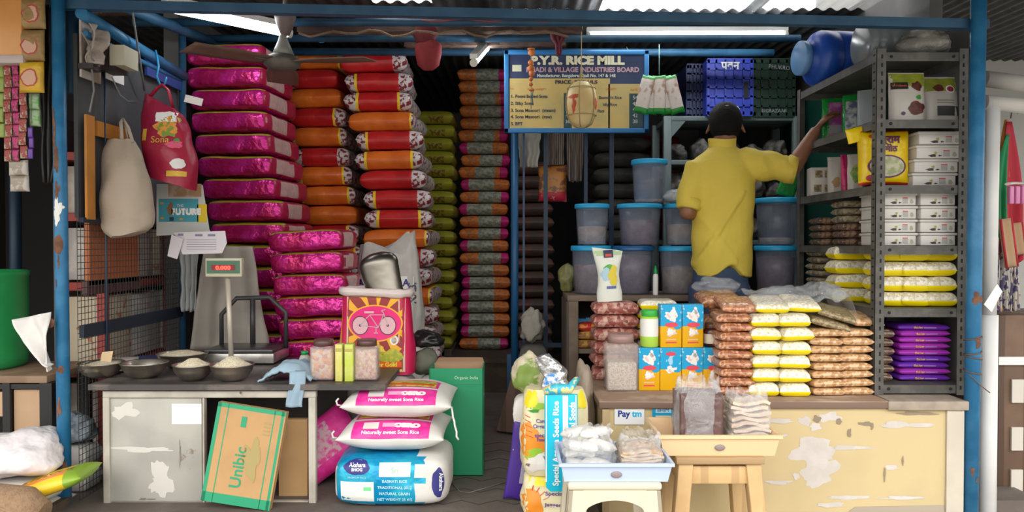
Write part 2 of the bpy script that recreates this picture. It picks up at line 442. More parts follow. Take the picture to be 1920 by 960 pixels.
rp = post('blue steel pole with rusty bands at the right end of the shop', a + d * (GZ - a.z), a + d * (2.76 - a.z), .028)
cm = cylmap(.028, 2, d.x)
for k, (yy, xx, rx, ry) in enumerate([(560, 0, .024, .022), (640, .005, .012, .02), (880, -.01, .006, .02), (896, .008, .004, .012)]):
    disc(rp, 'rust_patch', RUST, cm, xx, hz(yy), rx, ry, wob=.5, seed=k + 9)
rb = a + d * (GZ - a.z)
WIRE = mat('rusty_wire', (.16, .08, .05), .8)
b = MB()
for k in range(4):
    z = hz(645 + 14 * k); pts = [Vector((d.x * z + .031 * math.cos(t * PI / 8), .031 * math.sin(t * PI / 8), z + .004 * t * (.5 - (k % 2)))) for t in range(17)]
    b.tube(pts, .0025, 5)
z = hz(700); b.tube([Vector((d.x * z - .03, -.03, z)), Vector((d.x * z + .01, -.035, z - .04)), Vector((d.x * z + .05, -.03, z - .07))], .002, 5)
b.build('wire_tie', WIRE, rp)
# front beam and rear beams
def beam(label, a, bb, w, h, mt=BLUE2, name='roof_beam', grp=None):
    a = Vector(a); bb = Vector(bb); mid = (a + bb) / 2
    x = MB(); x.bar(a - mid, bb - mid, w, h); return tag(x.build(name, mt, loc=mid), label, 'beam', grp)
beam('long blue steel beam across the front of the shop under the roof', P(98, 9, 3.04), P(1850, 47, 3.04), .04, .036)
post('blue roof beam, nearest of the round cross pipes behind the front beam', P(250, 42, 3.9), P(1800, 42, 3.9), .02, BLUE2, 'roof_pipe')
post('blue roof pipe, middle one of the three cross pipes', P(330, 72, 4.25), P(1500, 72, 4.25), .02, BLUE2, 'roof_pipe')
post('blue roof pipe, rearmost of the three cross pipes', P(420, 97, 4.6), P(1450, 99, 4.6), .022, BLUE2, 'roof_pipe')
BAT = mat('old_wood', (.16, .1, .075), .85, n2=(.09, .06, .05), nscale=18, stripes=((.07, .045, .04), 3, 'Y', .7))
for k, (yy, D, x0, x1, lb) in enumerate([(58, 4.08, 560, 1090, 'brownish wooden batten between the first and second roof pipes'), (85, 4.42, 760, 1060, 'rough wooden batten between the second and third roof pipes'), (23, 3.85, 170, 255, 'short pale wooden batten at the top left corner under the roof')]):
    q0 = P(x0, yy, D); q1 = P(x1, yy - 2, D); x = MB(); n_ = 14
    x.sheet(lambda u, v: (q0.x * (1 - u) + q1.x * u - (q0.x + q1.x) / 2, (v - .5) * .07, (q1.z - q0.z) * (u - .5) + .006 * noise.noise(Vector((u * 20, v * 3, k)))), 40, 3, .025)
    tag(x.build('wooden_batten', BAT, loc=((q0.x + q1.x) / 2, D, (q0.z + q1.z) / 2)), lb, 'batten')
b = MB()
pts = [P(560 + k * 22, 62 + 5 * math.sin(k * 1.7) + 3 * math.sin(k * .9), 4.0) for k in range(24)]
o = P(800, 60, 4.0); b.tube([q - o for q in pts], .007, 6); tag(b.build('old_rope', mat('rope_brown', (.24, .16, .11), .9, bump=(200, .8)), loc=o), 'old brown rope strung along the roof pipes', 'rope')
b = MB()
pts = [P(790 + k * 18, 38 + 2 * math.sin(k * 1.1), 3.876) for k in range(16)]
o = pts[0].copy(); b.tube([q - o for q in pts], .004, 6); tag(b.build('red_wire', mat('red_wire', (.35, .05, .06), .5), loc=o), 'thin red wire running along the roof pipes above the sign', 'wire')
# side pipes at the top left
post('blue pipe sloping back along the top of the left wall', P(152, 24, 3.03), P(345, 143, 3.98), .024, BLUE, 'side_pipe')
post('thin blue rail under the side pipe on the left wall', P(160, 62, 3.06), P(340, 153, 3.98), .011, BLUE, 'side_rail')
post('dark blue roof pipe crossing the top left corner behind the tube light', P(218, 6, 3.4), P(420, 88, 4.4), .026, BLUE2, 'side_pipe')
post('dark blue upright post beside the tall magenta bag stack', Vector((P(342, 600, 3.985).x, 3.985, FZ)), P(342, 62, 3.985), .018, BLUE2)
b = MB(); q0 = P(290, 135, 3.7); b.box((0, 0, 0), (.012, .38, .1)); tag(b.build('bracket_plate', mat('royal_blue', (.02, .06, .25), .5), loc=P(308, 137, 3.78)), 'flat blue plate at the far end of the side pipe', 'plate')
# left wall: dark board over wire mesh -----------------------------------
XW = -1.715
bz0, bz1 = P(150, 408, 3.08).z, 2.33
BRD = mat('slate_board', (.055, .062, .068), .75, n2=(.075, .08, .085), nscale=5)
b = MB(); b.box((XW - .012, 3.53, (bz0 + bz1) / 2), (.016, .92, bz1 - bz0)); struct(b.build('wall_board_left', BRD))
MESH = mat('mesh_wire', (.05, .055, .055), .6, .3)
t = thing('wire_mesh_panel', 'square wire mesh panel forming the lower left side of the stall', 'mesh panel', (XW, 3.05, FZ))
b = MB(); n_ = 0; zt = bz0 - FZ
for k in range(37):
    y = k * .0255; b.cyl((0, y, 0), (0, y, zt), .0014, seg=4, caps=False)
for k in range(int(zt / .0255) + 1):
    z = k * .0255; b.cyl((0, 0, z), (0, .92, z), .0014, seg=4, caps=False)
b.build('wire_grid', MESH, t)
for k, (y0, y1, z) in enumerate([(0, .92, 1.15 - FZ), (0, .92, zt - .01)]):
    b = MB(); b.bar((.015, y0, z), (.015, y1, z), .02, .05 if k == 0 else .02); b.build('mesh_rail', mat('navy_rail', (.012, .02, .035), .6), t)
b = MB(); b.cyl((.03, .16, 0), (.03, .16, 1.75), .004, seg=6); b.build('thin_rod', BLUE3, t)
# grille gate in the middle ------------------------------------------------
GD = 4.55
t = thing('grille_gate', 'blue barred grille gate standing open under the rice mill sign', 'gate', (P(1080, 600, GD).x, GD, FZ))
gx = t.location.x
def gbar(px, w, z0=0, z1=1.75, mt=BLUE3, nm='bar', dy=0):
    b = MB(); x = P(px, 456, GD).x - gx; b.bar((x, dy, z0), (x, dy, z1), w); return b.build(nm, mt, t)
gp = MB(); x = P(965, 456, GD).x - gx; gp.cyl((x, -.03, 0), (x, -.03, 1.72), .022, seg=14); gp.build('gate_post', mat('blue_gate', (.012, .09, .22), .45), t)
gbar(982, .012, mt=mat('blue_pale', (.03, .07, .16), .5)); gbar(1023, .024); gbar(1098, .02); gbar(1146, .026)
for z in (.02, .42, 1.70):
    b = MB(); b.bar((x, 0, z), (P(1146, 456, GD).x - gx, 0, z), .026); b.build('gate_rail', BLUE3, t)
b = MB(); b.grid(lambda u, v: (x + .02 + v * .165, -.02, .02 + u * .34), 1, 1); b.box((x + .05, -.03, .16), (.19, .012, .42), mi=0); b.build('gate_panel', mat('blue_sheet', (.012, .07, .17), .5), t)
b = MB(); b.bar((x + .10, -.07, .0), (x + .02, -.07, .0), .01)
b.bm.free()
b = MB(); a0 = P(957, 770, 4.1); a1 = P(990, 648, 4.3)
o = b; b.bar(Vector((0, 0, 0)), a1 - a0, .16, .02); 
bb = P(962, 790, 4.1); tag(b.build('leaning_plank', mat('brown_plank', (.13, .08, .055), .7, stripes=((.09, .05, .035), 4, 'X', .6)), loc=(a0.x, a0.y, FZ + .01)), 'brown board leaning against the foot of the blue grille gate', 'plank')
# ------------------------------------------------------------------ rice bag stacks
MAG = mat('magenta_foil', (.46, .01, .115), .25, .45, n2=(.62, .022, .27), nscale=7, bump=(16, 1.0, .02))
CRIM = mat('crimson_film', (.42, .012, .045), .32, n2=(.36, .01, .06), nscale=5, bump=(14, .6, .012))
OLV = mat('olive_gold', (.34, .31, .02), .4)
PNL = mat('pale_pink_panel', (.6, .4, .38), .5, n2=(.52, .33, .32), nscale=30)
def mag_fn(x, y, z, n):
    if n.z > .75 and y < -.8: return 2
    if n.x > .6:
        return 3 if (-.62 < y < .25 and abs(z) < .62) else 1
    if n.y < -.35 and x < .86: return 0
    return 0 if n.z < .5 else 1
def wedge(h0, label): pass
def stack(protos, n, locfn, rotfn, desc, where, cat, group, name):
    for k in range(n):
        pr = protos[k % len(protos)] if not callable(protos) else protos(k)
        o = bpy.data.objects.new(name, pr); C.objects.link(o)
        o.location = locfn(k); o.rotation_euler = rotfn(k)
        d = desc(k) if callable(desc) else desc
        tag(o, '%s, %s %s' % (d, ORD[k], where), cat, group)
rnd = random.Random(3)
pm = [brick(.42, .48, .1155, seed=s, amp=.008, fr=9, ex=10, ez=5.5, matfn=mag_fn).mesh('rice_bag', [MAG, CRIM, OLV, PNL]) for s in range(4)]
lx = [350, 350, 356, 357, 363, 370, 378, 386] + [392] * 9
def l1(k):
    return Vector((P(lx[k], 456, 4.02).x + .21, 4.27, 2.545 - .1165 * (k + 1)))
stack(pm, 17, l1, lambda k: (0, 0, R(-5 + rnd.uniform(-1.5, 1.5))), 'magenta foil rice bag', 'in the tall stack by the left wall', 'rice bag', 'magenta rice bags in the tall stack', 'rice_bag')
PAL = mat('pallet_wood', (.07, .05, .035), .85, n2=(.1, .07, .05), nscale=12)
def pallet(label, c, sx, sy, h):
    t = thing('wooden_pallet', label, 'pallet', (c[0], c[1], FZ))
    for k in range(5):
        b = MB(); b.box((0, -sy / 2 + sy * (k + .5) / 5, h - .01), (sx, sy / 5 * .8, .02)); b.build('slat', PAL, t)
    for k in (-1, 0, 1):
        b = MB(); b.box((k * sx * .42, 0, (h - .02) / 2), (.05, sy, h - .02)); b.build('bearer', PAL, t)
pallet('low wooden pallet under the tall magenta stack', (-1.36, 4.28), .5, .5, 2.545 - .1165 * 17 - FZ - .001)
pm2 = [brick(.385, .27, .107, seed=s + 10, amp=.009, fr=9, ex=8, ez=5, matfn=mag_fn).mesh('rice_bag', [MAG, CRIM, OLV, PNL]) for s in range(4)]
lx2 = [500, 502, 507, 512, 520, 526, 530, 530, 530, 530]
stack(pm2, 10, lambda k: Vector((P(lx2[k], 456, 3.76).x + .19, 3.92, 1.568 - .1085 * (k + 1))), lambda k: (0, R(-2.2), R(-8 + rnd.uniform(-2, 2))),
      'magenta rice bag', 'in the shorter stack behind the scale', 'rice bag', 'magenta rice bags in the shorter stack', 'rice_bag')
# orange and red bags
RED = mat('red_bag', (.52, .016, .018), .34, n2=(.42, .012, .016), nscale=6, bump=(18, .5, .012))
ORA = mat('orange_bag', (.74, .17, .02), .34, n2=(.62, .12, .015), nscale=6, bump=(18, .5, .012))
YEL = mat('yellow_line', (.85, .6, .03), .4)
PRN = mat('printed_end', (.62, .58, .58), .3, vor=None, n2=(.22, .02, .035), nscale=38, nsharp=(.52, .55), bump=(40, .8, .01))
def end_fn(l, r):
    def f(x, y, top):
        if x > r: return 2
        if x > r - .05: return 1
        if x < -l: return 2
        if x < -l + .05: return 1
        return 0
    return f
def bagm(L, Wd, H, base, l, r, s, am=.004):
    return cushion(L, Wd, H, 26, 12, 6, 9, .34, .03, s, am, 9, .03, end_fn(l, r), jag=.012).mesh('rice_bag', [base, YEL, PRN])
PR = {}
for s in range(3):
    PR['R', s] = bagm(.40, .48, .1125, RED, [1.2, .66, .72][s], [.6, .64, .6][s], s)
    PR['O', s] = bagm(.40, .48, .1125, ORA, [1.2, .74, 1.2][s], [.9, .72, 1.3][s], s + 5)
    PR['r', s] = bagm(.345, .5, .1155, RED, [.68, 1.3, .6][s], [.6, .66, 1.2][s], s + 9)
    PR['o', s] = bagm(.345, .5, .1155, ORA, [1.3, .78, .84][s], [1.2, .74, .78][s], s + 14)
rcol = 'RRROROROR' 'ROR' 'RRORRR'
rcol = ['R', 'R', 'R', 'O', 'R', 'O', 'R', 'R', 'R', 'O', 'R', 'R', 'O', 'R', 'R', 'R', 'R', 'O']
rx = [757, 765, 768, 778, 785, 790, 797, 800, 802, 805, 806, 808, 810, 812, 815, 820, 824, 826]
cn = {'R': 'red', 'O': 'orange', 'r': 'red', 'o': 'orange'}
stack(lambda k: PR[rcol[k], (k * 5) % 3], 18, lambda k: Vector((P(rx[k], 456, 4.55).x - .19, 4.82, 2.64 - .1165 * (k + 1) )),
      lambda k: (R(rnd.uniform(-1, 1)), R(-2.5 if k == 0 else -1 + rnd.uniform(-.5, .5)), R(rnd.uniform(-5, 5))),
      lambda k: '%s rice bag' % cn[rcol[k]], 'in the right red and orange stack', 'rice bag', 'red and orange bags in the right stack', 'rice_bag')
lcol = ['o', 'r', 'o', 'r', 'o', 'r', 'o', 'o', 'o', 'r', 'o', 'r', 'o', 'o', 'r', 'o', 'r', 'o']
lx3 = [540, 528, 534, 540, 540, 545, 546, 552, 560, 562, 565, 565, 565, 565, 565, 565, 565, 565]
stack(lambda k: PR[lcol[k], (k * 7 + 1) % 3], 18, lambda k: Vector((P(lx3[k], 456, 4.65).x + .178, 4.93, 2.685 - .1188 * (k + 1))),
      lambda k: (R(rnd.uniform(-1, 1)), R(-1 + rnd.uniform(-.5, .5)), R(rnd.uniform(-5, 5))),
      lambda k: '%s rice bag' % cn[lcol[k]], 'in the left red and orange stack', 'rice bag', 'red and orange bags in the left stack', 'rice_bag')
pallet('dark pallet under the red and orange stacks', (-.86, 4.9), 1.0, .5, 2.64 - .1165 * 18 - FZ - .002)
# olive and far stacks on a dark platform
OLB = mat('olive_bag', (.33, .31, .02), .45, n2=(.26, .25, .018), nscale=8, bump=(14, .4, .012))
OLT = mat('olive_print', (.16, .06, .012), .5, n2=(.26, .25, .018), nscale=60, nsharp=(.48, .52))
po = [cushion(.40, .5, .088, 22, 10, 7, 8, .34, .03, s, .004, 9, 0, lambda x, y, t: 1 if (.15 < x < .7 and y < -.9 and not t) else 0, jag=.02).mesh('rice_bag', [OLB, OLT]) for s in range(3)]
stack(po, 18, lambda k: Vector((P(851 + 3 * math.sin(k * 2.1), 456, 5.3).x - .2, 5.55, 2.415 - .0915 * (k + 1))), lambda k: (0, 0, R(rnd.uniform(-2, 2))),
      'olive green rice bag', 'in the dim olive stack', 'rice bag', 'olive rice bags', 'rice_bag')
G1 = mat('grey_print', (.4, .38, .3), .5, n2=(.2, .22, .18), nscale=45, nsharp=(.45, .55))
M1 = mat('magenta_print', (.6, .02, .18), .45, n2=(.4, .02, .15), nscale=30)
O1 = mat('orange_print', (.7, .2, .04), .45, n2=(.42, .15, .05), nscale=40, nsharp=(.48, .55))
BR = mat('dark_red_film', (.16, .04, .03), .5)
def far_fn(fl):
    def f(x, y, t):
        q = -x if fl else x
        if t and y > -.6: return 3
        if q < -.62: return 1
        if q < -.42: return 2 if fl else 0
        if q < .3: return 0
        return 2
    return f
pf = [cushion(.36, .5, .086, 22, 10, 8, 8, .34, .02, s, .004, 9, 0, far_fn(s % 2 == 1)).mesh('rice_bag', [G1, M1, O1, BR]) for s in range(4)]
pf.append(cushion(.36, .5, .086, 22, 10, 8, 8, .34, .02, 9, .004, 9, 0, lambda x, y, t: 3 if t and y > -.6 else (2 if x < -.25 else (1 if x > .66 else 0))).mesh('rice_bag', [G1, M1, O1, BR]))
seq = [4, 4, 1, 4, 4, 1, 0, 4, 1, 0, 4, 0, 4, 4, 0, 4, 0, 0, 0, 0, 0, 0, 4, 0]
stack(lambda k: pf[seq[k]], 23, lambda k: Vector((P(908 - (3 if k < 2 else 0), 456, 5.6).x + rnd.uniform(-.006, .006), 5.85, 2.775 - .0892 * (k + 1))), lambda k: (0, 0, R(rnd.uniform(-2, 2))),
      'printed rice bag', 'in the far stack left of the gate', 'rice bag', 'printed rice bags in the far stack', 'rice_bag')
t = thing('low_platform', 'dark wooden platform under the olive and far printed stacks', 'platform', (-.5, 5.75, FZ))
zt = 2.775 - .0892 * 23 - FZ - .001
b = MB(); b.box((0, 0, zt - .02), (1.1, 1.0, .04)); b.build('platform_top', PAL, t)
b = MB(); b.box((0, -.47, (zt - .04) / 2), (1.06, .03, zt - .04)); b.build('front_board', PAL, t)
for sx in (-.5, .5):
    b = MB(); b.box((sx, .45, (zt - .04) / 2), (.05, .05, zt - .04)); b.build('leg', PAL, t)
pallet('small pallet on the dark platform under the olive stack', (-.61, 5.55), .4, .45, .1)
kk = kids([o for o in bpy.data.objects if o.name.startswith('wooden_pallet')][-1])
pp = kk[0].parent; pp.location.z = FZ + zt
hh = 2.415 - .0915 * 18 - FZ - zt
for c_ in kk: c_.scale.z = max(hh - .001, .01) / .1
# dim stacks behind the gate -------------------------------------------------
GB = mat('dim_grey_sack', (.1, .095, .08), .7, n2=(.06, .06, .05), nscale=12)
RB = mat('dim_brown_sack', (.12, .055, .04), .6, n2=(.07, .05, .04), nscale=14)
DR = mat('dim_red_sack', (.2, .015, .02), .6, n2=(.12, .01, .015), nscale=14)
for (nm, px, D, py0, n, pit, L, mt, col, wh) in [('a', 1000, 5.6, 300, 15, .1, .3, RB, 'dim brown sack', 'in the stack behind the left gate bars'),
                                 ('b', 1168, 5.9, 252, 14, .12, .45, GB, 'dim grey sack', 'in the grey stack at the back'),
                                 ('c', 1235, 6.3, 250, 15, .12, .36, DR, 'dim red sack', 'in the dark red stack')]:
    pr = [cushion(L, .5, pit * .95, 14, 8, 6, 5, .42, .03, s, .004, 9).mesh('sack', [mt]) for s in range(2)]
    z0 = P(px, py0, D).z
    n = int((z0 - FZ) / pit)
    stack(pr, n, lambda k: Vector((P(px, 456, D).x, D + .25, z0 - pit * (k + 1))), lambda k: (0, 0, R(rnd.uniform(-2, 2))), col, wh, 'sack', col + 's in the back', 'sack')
    gap = z0 - pit * n - FZ
    if gap > .015: pallet('pallet under the %s stack at the back' % col.replace(' sack', ''), (P(px, 456, D).x, D + .25), L, .45, gap - .002)
# tubes ------------------------------------------------------------------------
TB = mat('tube_glow', (1, 1, 1), .4, emit=((.93, .97, 1), TUBE))
def tube_light(label, a, bb, r=.016, w=.04, side=.02):
    a = Vector(a); bb = Vector(bb); mid = (a + bb) / 2
    t = thing('tube_light', label, 'light', mid)
    d = (bb - a).normalized()
    b = MB(); b.bar(a - mid + Vector((0, 0, side + .014)), bb - mid + Vector((0, 0, side + .014)), w, .026); b.build('batten_housing', WHITE, t)
    b = MB(); b.cyl(a - mid + d * .02, bb - mid - d * .02, r, seg=12); b.build('tube', TB, t)
    for s, p_ in ((1, a - mid), (-1, bb - mid)):
        b = MB(); b.cyl(p_, p_ + d * s * .02, r * 1.15, seg=12); b.bar(p_ + d * s * .012, p_ + d * s * .012 + Vector((0, 0, side)), .012); b.build('end_cap', mat('cap_white', (.7, .7, .65), .5), t)
    return t
tube_light('bright tube light slanting back above the magenta stack', P(306, 12, 3.3), P(545, 63, 3.75), .02)
tube_light('long bright level tube light above the rice mill sign and crates', P(1100, 68, 4.4), P(1476, 66, 4.4), .022)
tube_light('short tube light tilted under the roof pipes left of the sign', P(888, 118, 4.0), P(912, 90, 4.5), .018)
# the bright strips above the front beam are sky seen through the clear sheets
# ------------------------------------------------------------------ the sign
SD = 4.42
sc = P(1080, 172, SD); sm = lambda x, y: ((x - 1080) * SD / F, -(y - 172) * SD / F)
t = thing('shop_sign', 'blue framed painted rice mill price board hanging over the gate', 'sign', sc)
NAVY = mat('sign_navy', (.02, .035, .1), .55, n2=(.03, .05, .12), nscale=8)
CRM = mat('sign_cream', (.62, .46, .16), .55, n2=(.52, .42, .17), nscale=6)
SBL = mat('sign_slate', (.03, .07, .085), .6)
b = MB(); x0, z0 = sm(950, 100); x1, z1 = sm(1211, 245); b.box(((x0 + x1) / 2, 0, (z0 + z1) / 2), (x1 - x0, .016, z0 - z1)); b.build('board', NAVY, t)
b = MB(); fw = .026
b.box(((x0 + x1) / 2, -.004, z0), (x1 - x0 + fw, .03, fw), bev=.003); b.box(((x0 + x1) / 2, -.004, z1), (x1 - x0 + fw, .03, fw), bev=.003)
b.box((x0, -.004, (z0 + z1) / 2), (fw, .03, z0 - z1 + fw), bev=.003); b.box((x1, -.004, (z0 + z1) / 2), (fw, .03, z0 - z1 + fw), bev=.003)
b.build('frame', mat('sign_frame_blue', (.02, .17, .42), .45), t)
mp = flat_map((0, -.009, 0), (1, 0, 0), (0, 0, 1), .0006)
def spt(nm, mt, a, bb, c_, d_, off=0):
    q = flat_map((0, -.009 - off, 0), (1, 0, 0), (0, 0, 1), .0006); x0, y1 = sm(a, bb); x1, y0 = sm(c_, d_); return patch(t, nm, mt, q, x0, x1, y0, y1, 2, 2)
spt('price_panel', CRM, 956, 148, 1143, 241); spt('price_panel', CRM, 1140, 158, 1204, 241)
spt('rate_column', SBL, 1057, 175, 1072, 241, .0012); spt('rate_column', SBL, 1179, 176, 1204, 241, .0012); spt('white_patch', mat('sign_whitebox', (.6, .6, .42), .6), 961, 123, 978, 135, .001)
LT = mat('letter_cream', (.75, .72, .52), .6); LP = mat('letter_pink', (.5, .32, .38), .6); LW = mat('letter_white', (.6, .65, .62), .6)
LD = mat('letter_dark', (.03, .04, .07), .6); LR = mat('letter_red', (.55, .08, .03), .6)
mq = flat_map((0, -.0115, 0), (1, 0, 0), (0, 0, 1), .0006)
def st(s, px, py, h, mt, al='CENTER', bold=0, sx=1): x, y = sm(px, py); return lettering(t, s, h * SD / F, mq, mt, x, y, al, bold, sx=sx)
st('P.Y.R. RICE MILL', 1082, 121.5, 15, LT, bold=.004, sx=1.2)
st('KHADI & VILLAGE INDUSTRIES BOARD', 1092, 136, 9, LP, bold=.0015, sx=.98)
st('Manufacturer, Bangalore.  Stall No. 147 & 148', 1080, 145.5, 6, LW, bold=.0008, sx=.95)
st('PRICE  DETAILS', 1080, 157.5, 6, LD, bold=.001, sx=1.4)
st('No', 957, 169, 4, LR, 'LEFT'); st('RICE  VARIETY', 1007, 170, 4, LR); st('VARIETY', 1145, 170, 4, LR); st('RATE', 1188, 171, 4, LR)
for k, (s, yy) in enumerate([('1. Ponni Boiled Sona', 184), ('2. Silky Sona', 197), ('3. Sona Masoori  (steam)', 210), ('4. Sona Masoori  (raw)', 222), ('5. BPT', 235)]):
    st(s, 958, yy, 6, LD, 'LEFT', .0006)
for s, x, yy in (('Basmathi Rice', 1122, 186), ('Idly Rice', 1130, 199), ('Ragi', 1120, 211)): st(s, x, yy, 5.5, LD, 'LEFT', .0004)
for k, s in enumerate(['54', '48', '46', '42', '38']):
    st(s, 1190, 187 + 11 * k, 7, LW); 
    st(s, 1064, 187 + 11 * k, 6, LW)
for px in (985, 1180):     # hanging hooks to the rear pipe
    b = MB(); x, z = sm(px, 98); b.cyl((x, .01, z), (x, .12, z + .06), .003, seg=6); b.build('hanger_wire', GREYM, t)
# ash gourd in a net
def rope_mat(): return mat('net_rope', (.42, .33, .16), .9)
gc = P(1090, 196, 4.15)
t = thing('hanging_gourd', 'pale yellow gourd with red marks hanging on ropes in front of the sign', 'gourd', gc)
GOU = mat('gourd_skin', (.78, .62, .3), .45, n2=(.66, .48, .2), nscale=7)
b = MB(); prof = [(0, -.128), (.03, -.123), (.06, -.1), (.078, -.06), (.085, -.01), (.083, .04), (.072, .085), (.05, .113), (.02, .122), (0, .12)]
b.lathe(prof, seg=24); g = b.build('gourd_body', GOU, t)
pj = proj_map(g, (0, 0, 0), (1, 0, 0), (0, 0, 1), .001)
disc(g, 'red_mark', LR, pj, -.045, .03, .03, .009, wob=.4); disc(g, 'red_mark', LR, pj, -.045, -.02, .01, .04, wob=.4, seed=2); disc(g, 'red_mark', LR, pj, .07, .0, .013, .028, wob=.3, seed=3)
b = MB()
for k in range(6):
    a = k * PI / 3 + .3; pts = [(math.cos(a) * (r + .003), math.sin(a) * (r + .003), z) for r, z in prof[1:-1]] + [(0, 0, .18), (0, 0, .4)]
    b.tube(pts, .0026, 5)
for z, r in ((-.06, .081), (.085, .076)): b.tube([(math.cos(a * PI / 10) * r, math.sin(a * PI / 10) * r, z) for a in range(21)], .0026, 5)
for z in (.4,): b.tube([(0, 0, z), (.004, 0, z + .04)], .004, 5)
b.build('net', rope_mat(), t)
# orange charm string
t = thing('hanging_charm', 'string of dried orange charms hanging over the left of the sign', 'charm', P(996, 92, 4.3))
OC = mat('charm_orange', (.55, .17, .03), .6, n2=(.4, .1, .02), nscale=40)
b = MB(); b.tube([(0, 0, .02), (0, 0, -.33)], .002, 5); b.tube([(.012, 0, -.23), (.004, 0, -.26), (.012, .0, -.31)], .003, 5); b.build('string', mat('blue_string', (.05, .12, .2), .7), t)
for k, (z, r, f) in enumerate([(-.0, .022, .3), (-.02, .02, 1), (-.075, .016, 1), (-.105, .02, .8), (-.135, .017, 1), (-.165, .013, 1), (-.195, .012, .9), (-.225, .016, .5)]):
    b = MB(); b.ball((.003 * math.sin(k * 2), 0, z), r, sz=(1, 1, f)); b.build('charm_bead', OC, t)
# red cloths
def cloth(name, label, cat, loc, outline_w, H, mt, seed=0, th=.006, top=0, fold=.02, group=None, wfn=None, parent=None, nf=3.0, bow=0):
    """hanging cloth: width given by wfn(v), v from top 0 to bottom 1"""
    b = MB()
    def fn(u, v):
        w = (wfn(v) if wfn else outline_w); x = (u - .5) * w
        y = fold * math.sin(u * 2 * PI * nf + seed + v * 1.3) * (.4 + .6 * v) + fold * .8 * noise.noise(Vector((u * 3, v * 3, seed))) - bow * (1 - (2 * u - 1) ** 2)
        return (x + .01 * noise.noise(Vector((u * 2, v * 4, seed + 3))), y, -v * H + .012 * noise.noise(Vector((u * 5, 9, seed))) * v)
    b.sheet(fn, 26, 22, th)
    o = b.build(name, mt, parent, loc=loc if parent is None else (0, 0, 0))
    return tag(o, label, cat, group) if parent is None else o
RC = mat('red_cloth', (.22, .02, .025), .8, n2=(.3, .03, .035), nscale=8, bump=(40, .3, .005))
t = thing('hanging_red_bag', 'red cloth pouch hanging from the roof pipe left of the sign', 'cloth bag', P(800, 38, 4.05))
b = MB(); k_ = lambda px: px * 4.05 / F
b.grid(lambda u, v: (k_(-5 + 12 * v * (1 - v)) + math.cos(2 * PI * u) * k_([6, 20, 24, 14][int(v * 3)] * (1 - v * 3 % 1) + [6, 20, 24, 14, 14][int(v * 3) + 1] * (v * 3 % 1)), math.sin(2 * PI * u) * .03, -v * k_(42)), 18, 12, wrapu=True)
b.build('pouch_neck', mat('red_cloth_dark', (.13, .015, .02), .85), t)
b = MB(); prof = [(k_(16), -k_(38)), (k_(25), -k_(46)), (k_(25), -k_(62)), (k_(20), -k_(84)), (k_(9), -k_(93)), (0, -k_(94))]
b.lathe(prof, seg=24, sy=.5, c=(k_(3), 0, 0)); b.build('pouch_body', RC, t)
cloth('red_cloth_strip', 'small dark red cloth knotted over a roof pipe above the sign', 'cloth', P(1047, 42, 4.1), .05, m(60, 4.1), mat('maroon_cloth', (.16, .03, .05), .85), 2, fold=.012, wfn=lambda v: .045 + .05 * math.sin(PI * min(1, v * 1.5)) * (v < .66) - .02 * v)
# sachets
t = thing('sachet_bunch', 'bunch of white and green sachets hanging on a string right of the sign', 'sachets', P(1236, 140, 4.3))
b = MB(); b.tube([P(1236, 84, 4.4) - t.location, Vector((0, 0, 0))], .0025, 5); b.build('string', mat('teal_string', (.12, .25, .25), .7), t)
SW = mat('sachet_white', (.6, .55, .52), .35, n2=(.4, .25, .2), nscale=18, nsharp=(.5, .6), bump=(30, .6, .008)); SG = mat('sachet_green', (.01, .25, .03), .35)
for k in range(5):
    b = cushion(.215, .075, .035, 14, 8, 4, 4, .5, .03, k, .003, 12, 0, lambda x, y, tp: 1 if x < -.72 or x > .8 else 0)
    o = b.build('sachet', [SW, SG], t, loc=((k - 2) * .04, .012 * (k % 2), -.115), rot=(R(90 if k % 2 else 80), R(-90 + (k - 2) * -7), 0))
# S hook + others on the back ------------------------------------------------
b = MB(); c0 = P(603, 66, 4.25)
b.tube([(m(8 * math.cos(a) - 0, 4.25), 0, m(-6 - 8 * math.sin(a), 4.25)) for a in [PI * k / 10 for k in range(11)]] + [(m(-8, 4.25), 0, m(14, 4.25))], .003, 6)
tag(b.build('wire_hook', BLUE, loc=c0), 'blue wire hook hanging from the middle roof pipe', 'hook')
# ceiling fan ------------------------------------------------------------------
FD = 3.5
fc = P(529, 118, FD)
t = thing('ceiling_fan', 'dusty brown ceiling fan hanging in front of the magenta and orange bags', 'fan', fc)
FM = mat('fan_dusty', (.13, .115, .1), .6, n2=(.09, .08, .07), nscale=12); FW = mat('fan_pale', (.3, .3, .27), .5); FBW = mat('fan_blade', (.17, .1, .07), .5, n2=(.12, .08, .06), nscale=6)
q = lambda px: px * FD / F
b = MB(); b.cyl((q(6), 0, q(85)), (q(6), 0, 2.76 - fc.z), .01, seg=10); b.build('down_rod', FM, t)
b = MB(); b.lathe([(0, q(92)), (q(18), q(90)), (q(20), q(86)), (q(17), q(74)), (q(8), q(52)), (0, q(51))], seg=24, c=(q(6), 0, 0)); b.build('canopy', mat('fan_canopy', (.16, .12, .12), .5), t)
b = MB(); b.lathe([(0, q(54)), (q(6), q(52)), (q(9), q(42)), (q(15), q(28)), (q(21), q(14)), (0, q(14))], seg=24, c=(q(2), 0, 0)); b.build('lower_cup', FW, t)
b = MB(); b.lathe([(0, q(15)), (q(22), q(14)), (q(33), q(6)), (q(34), q(-3)), (q(24), q(-12)), (0, q(-14))], seg=28); b.build('motor', FM, t)
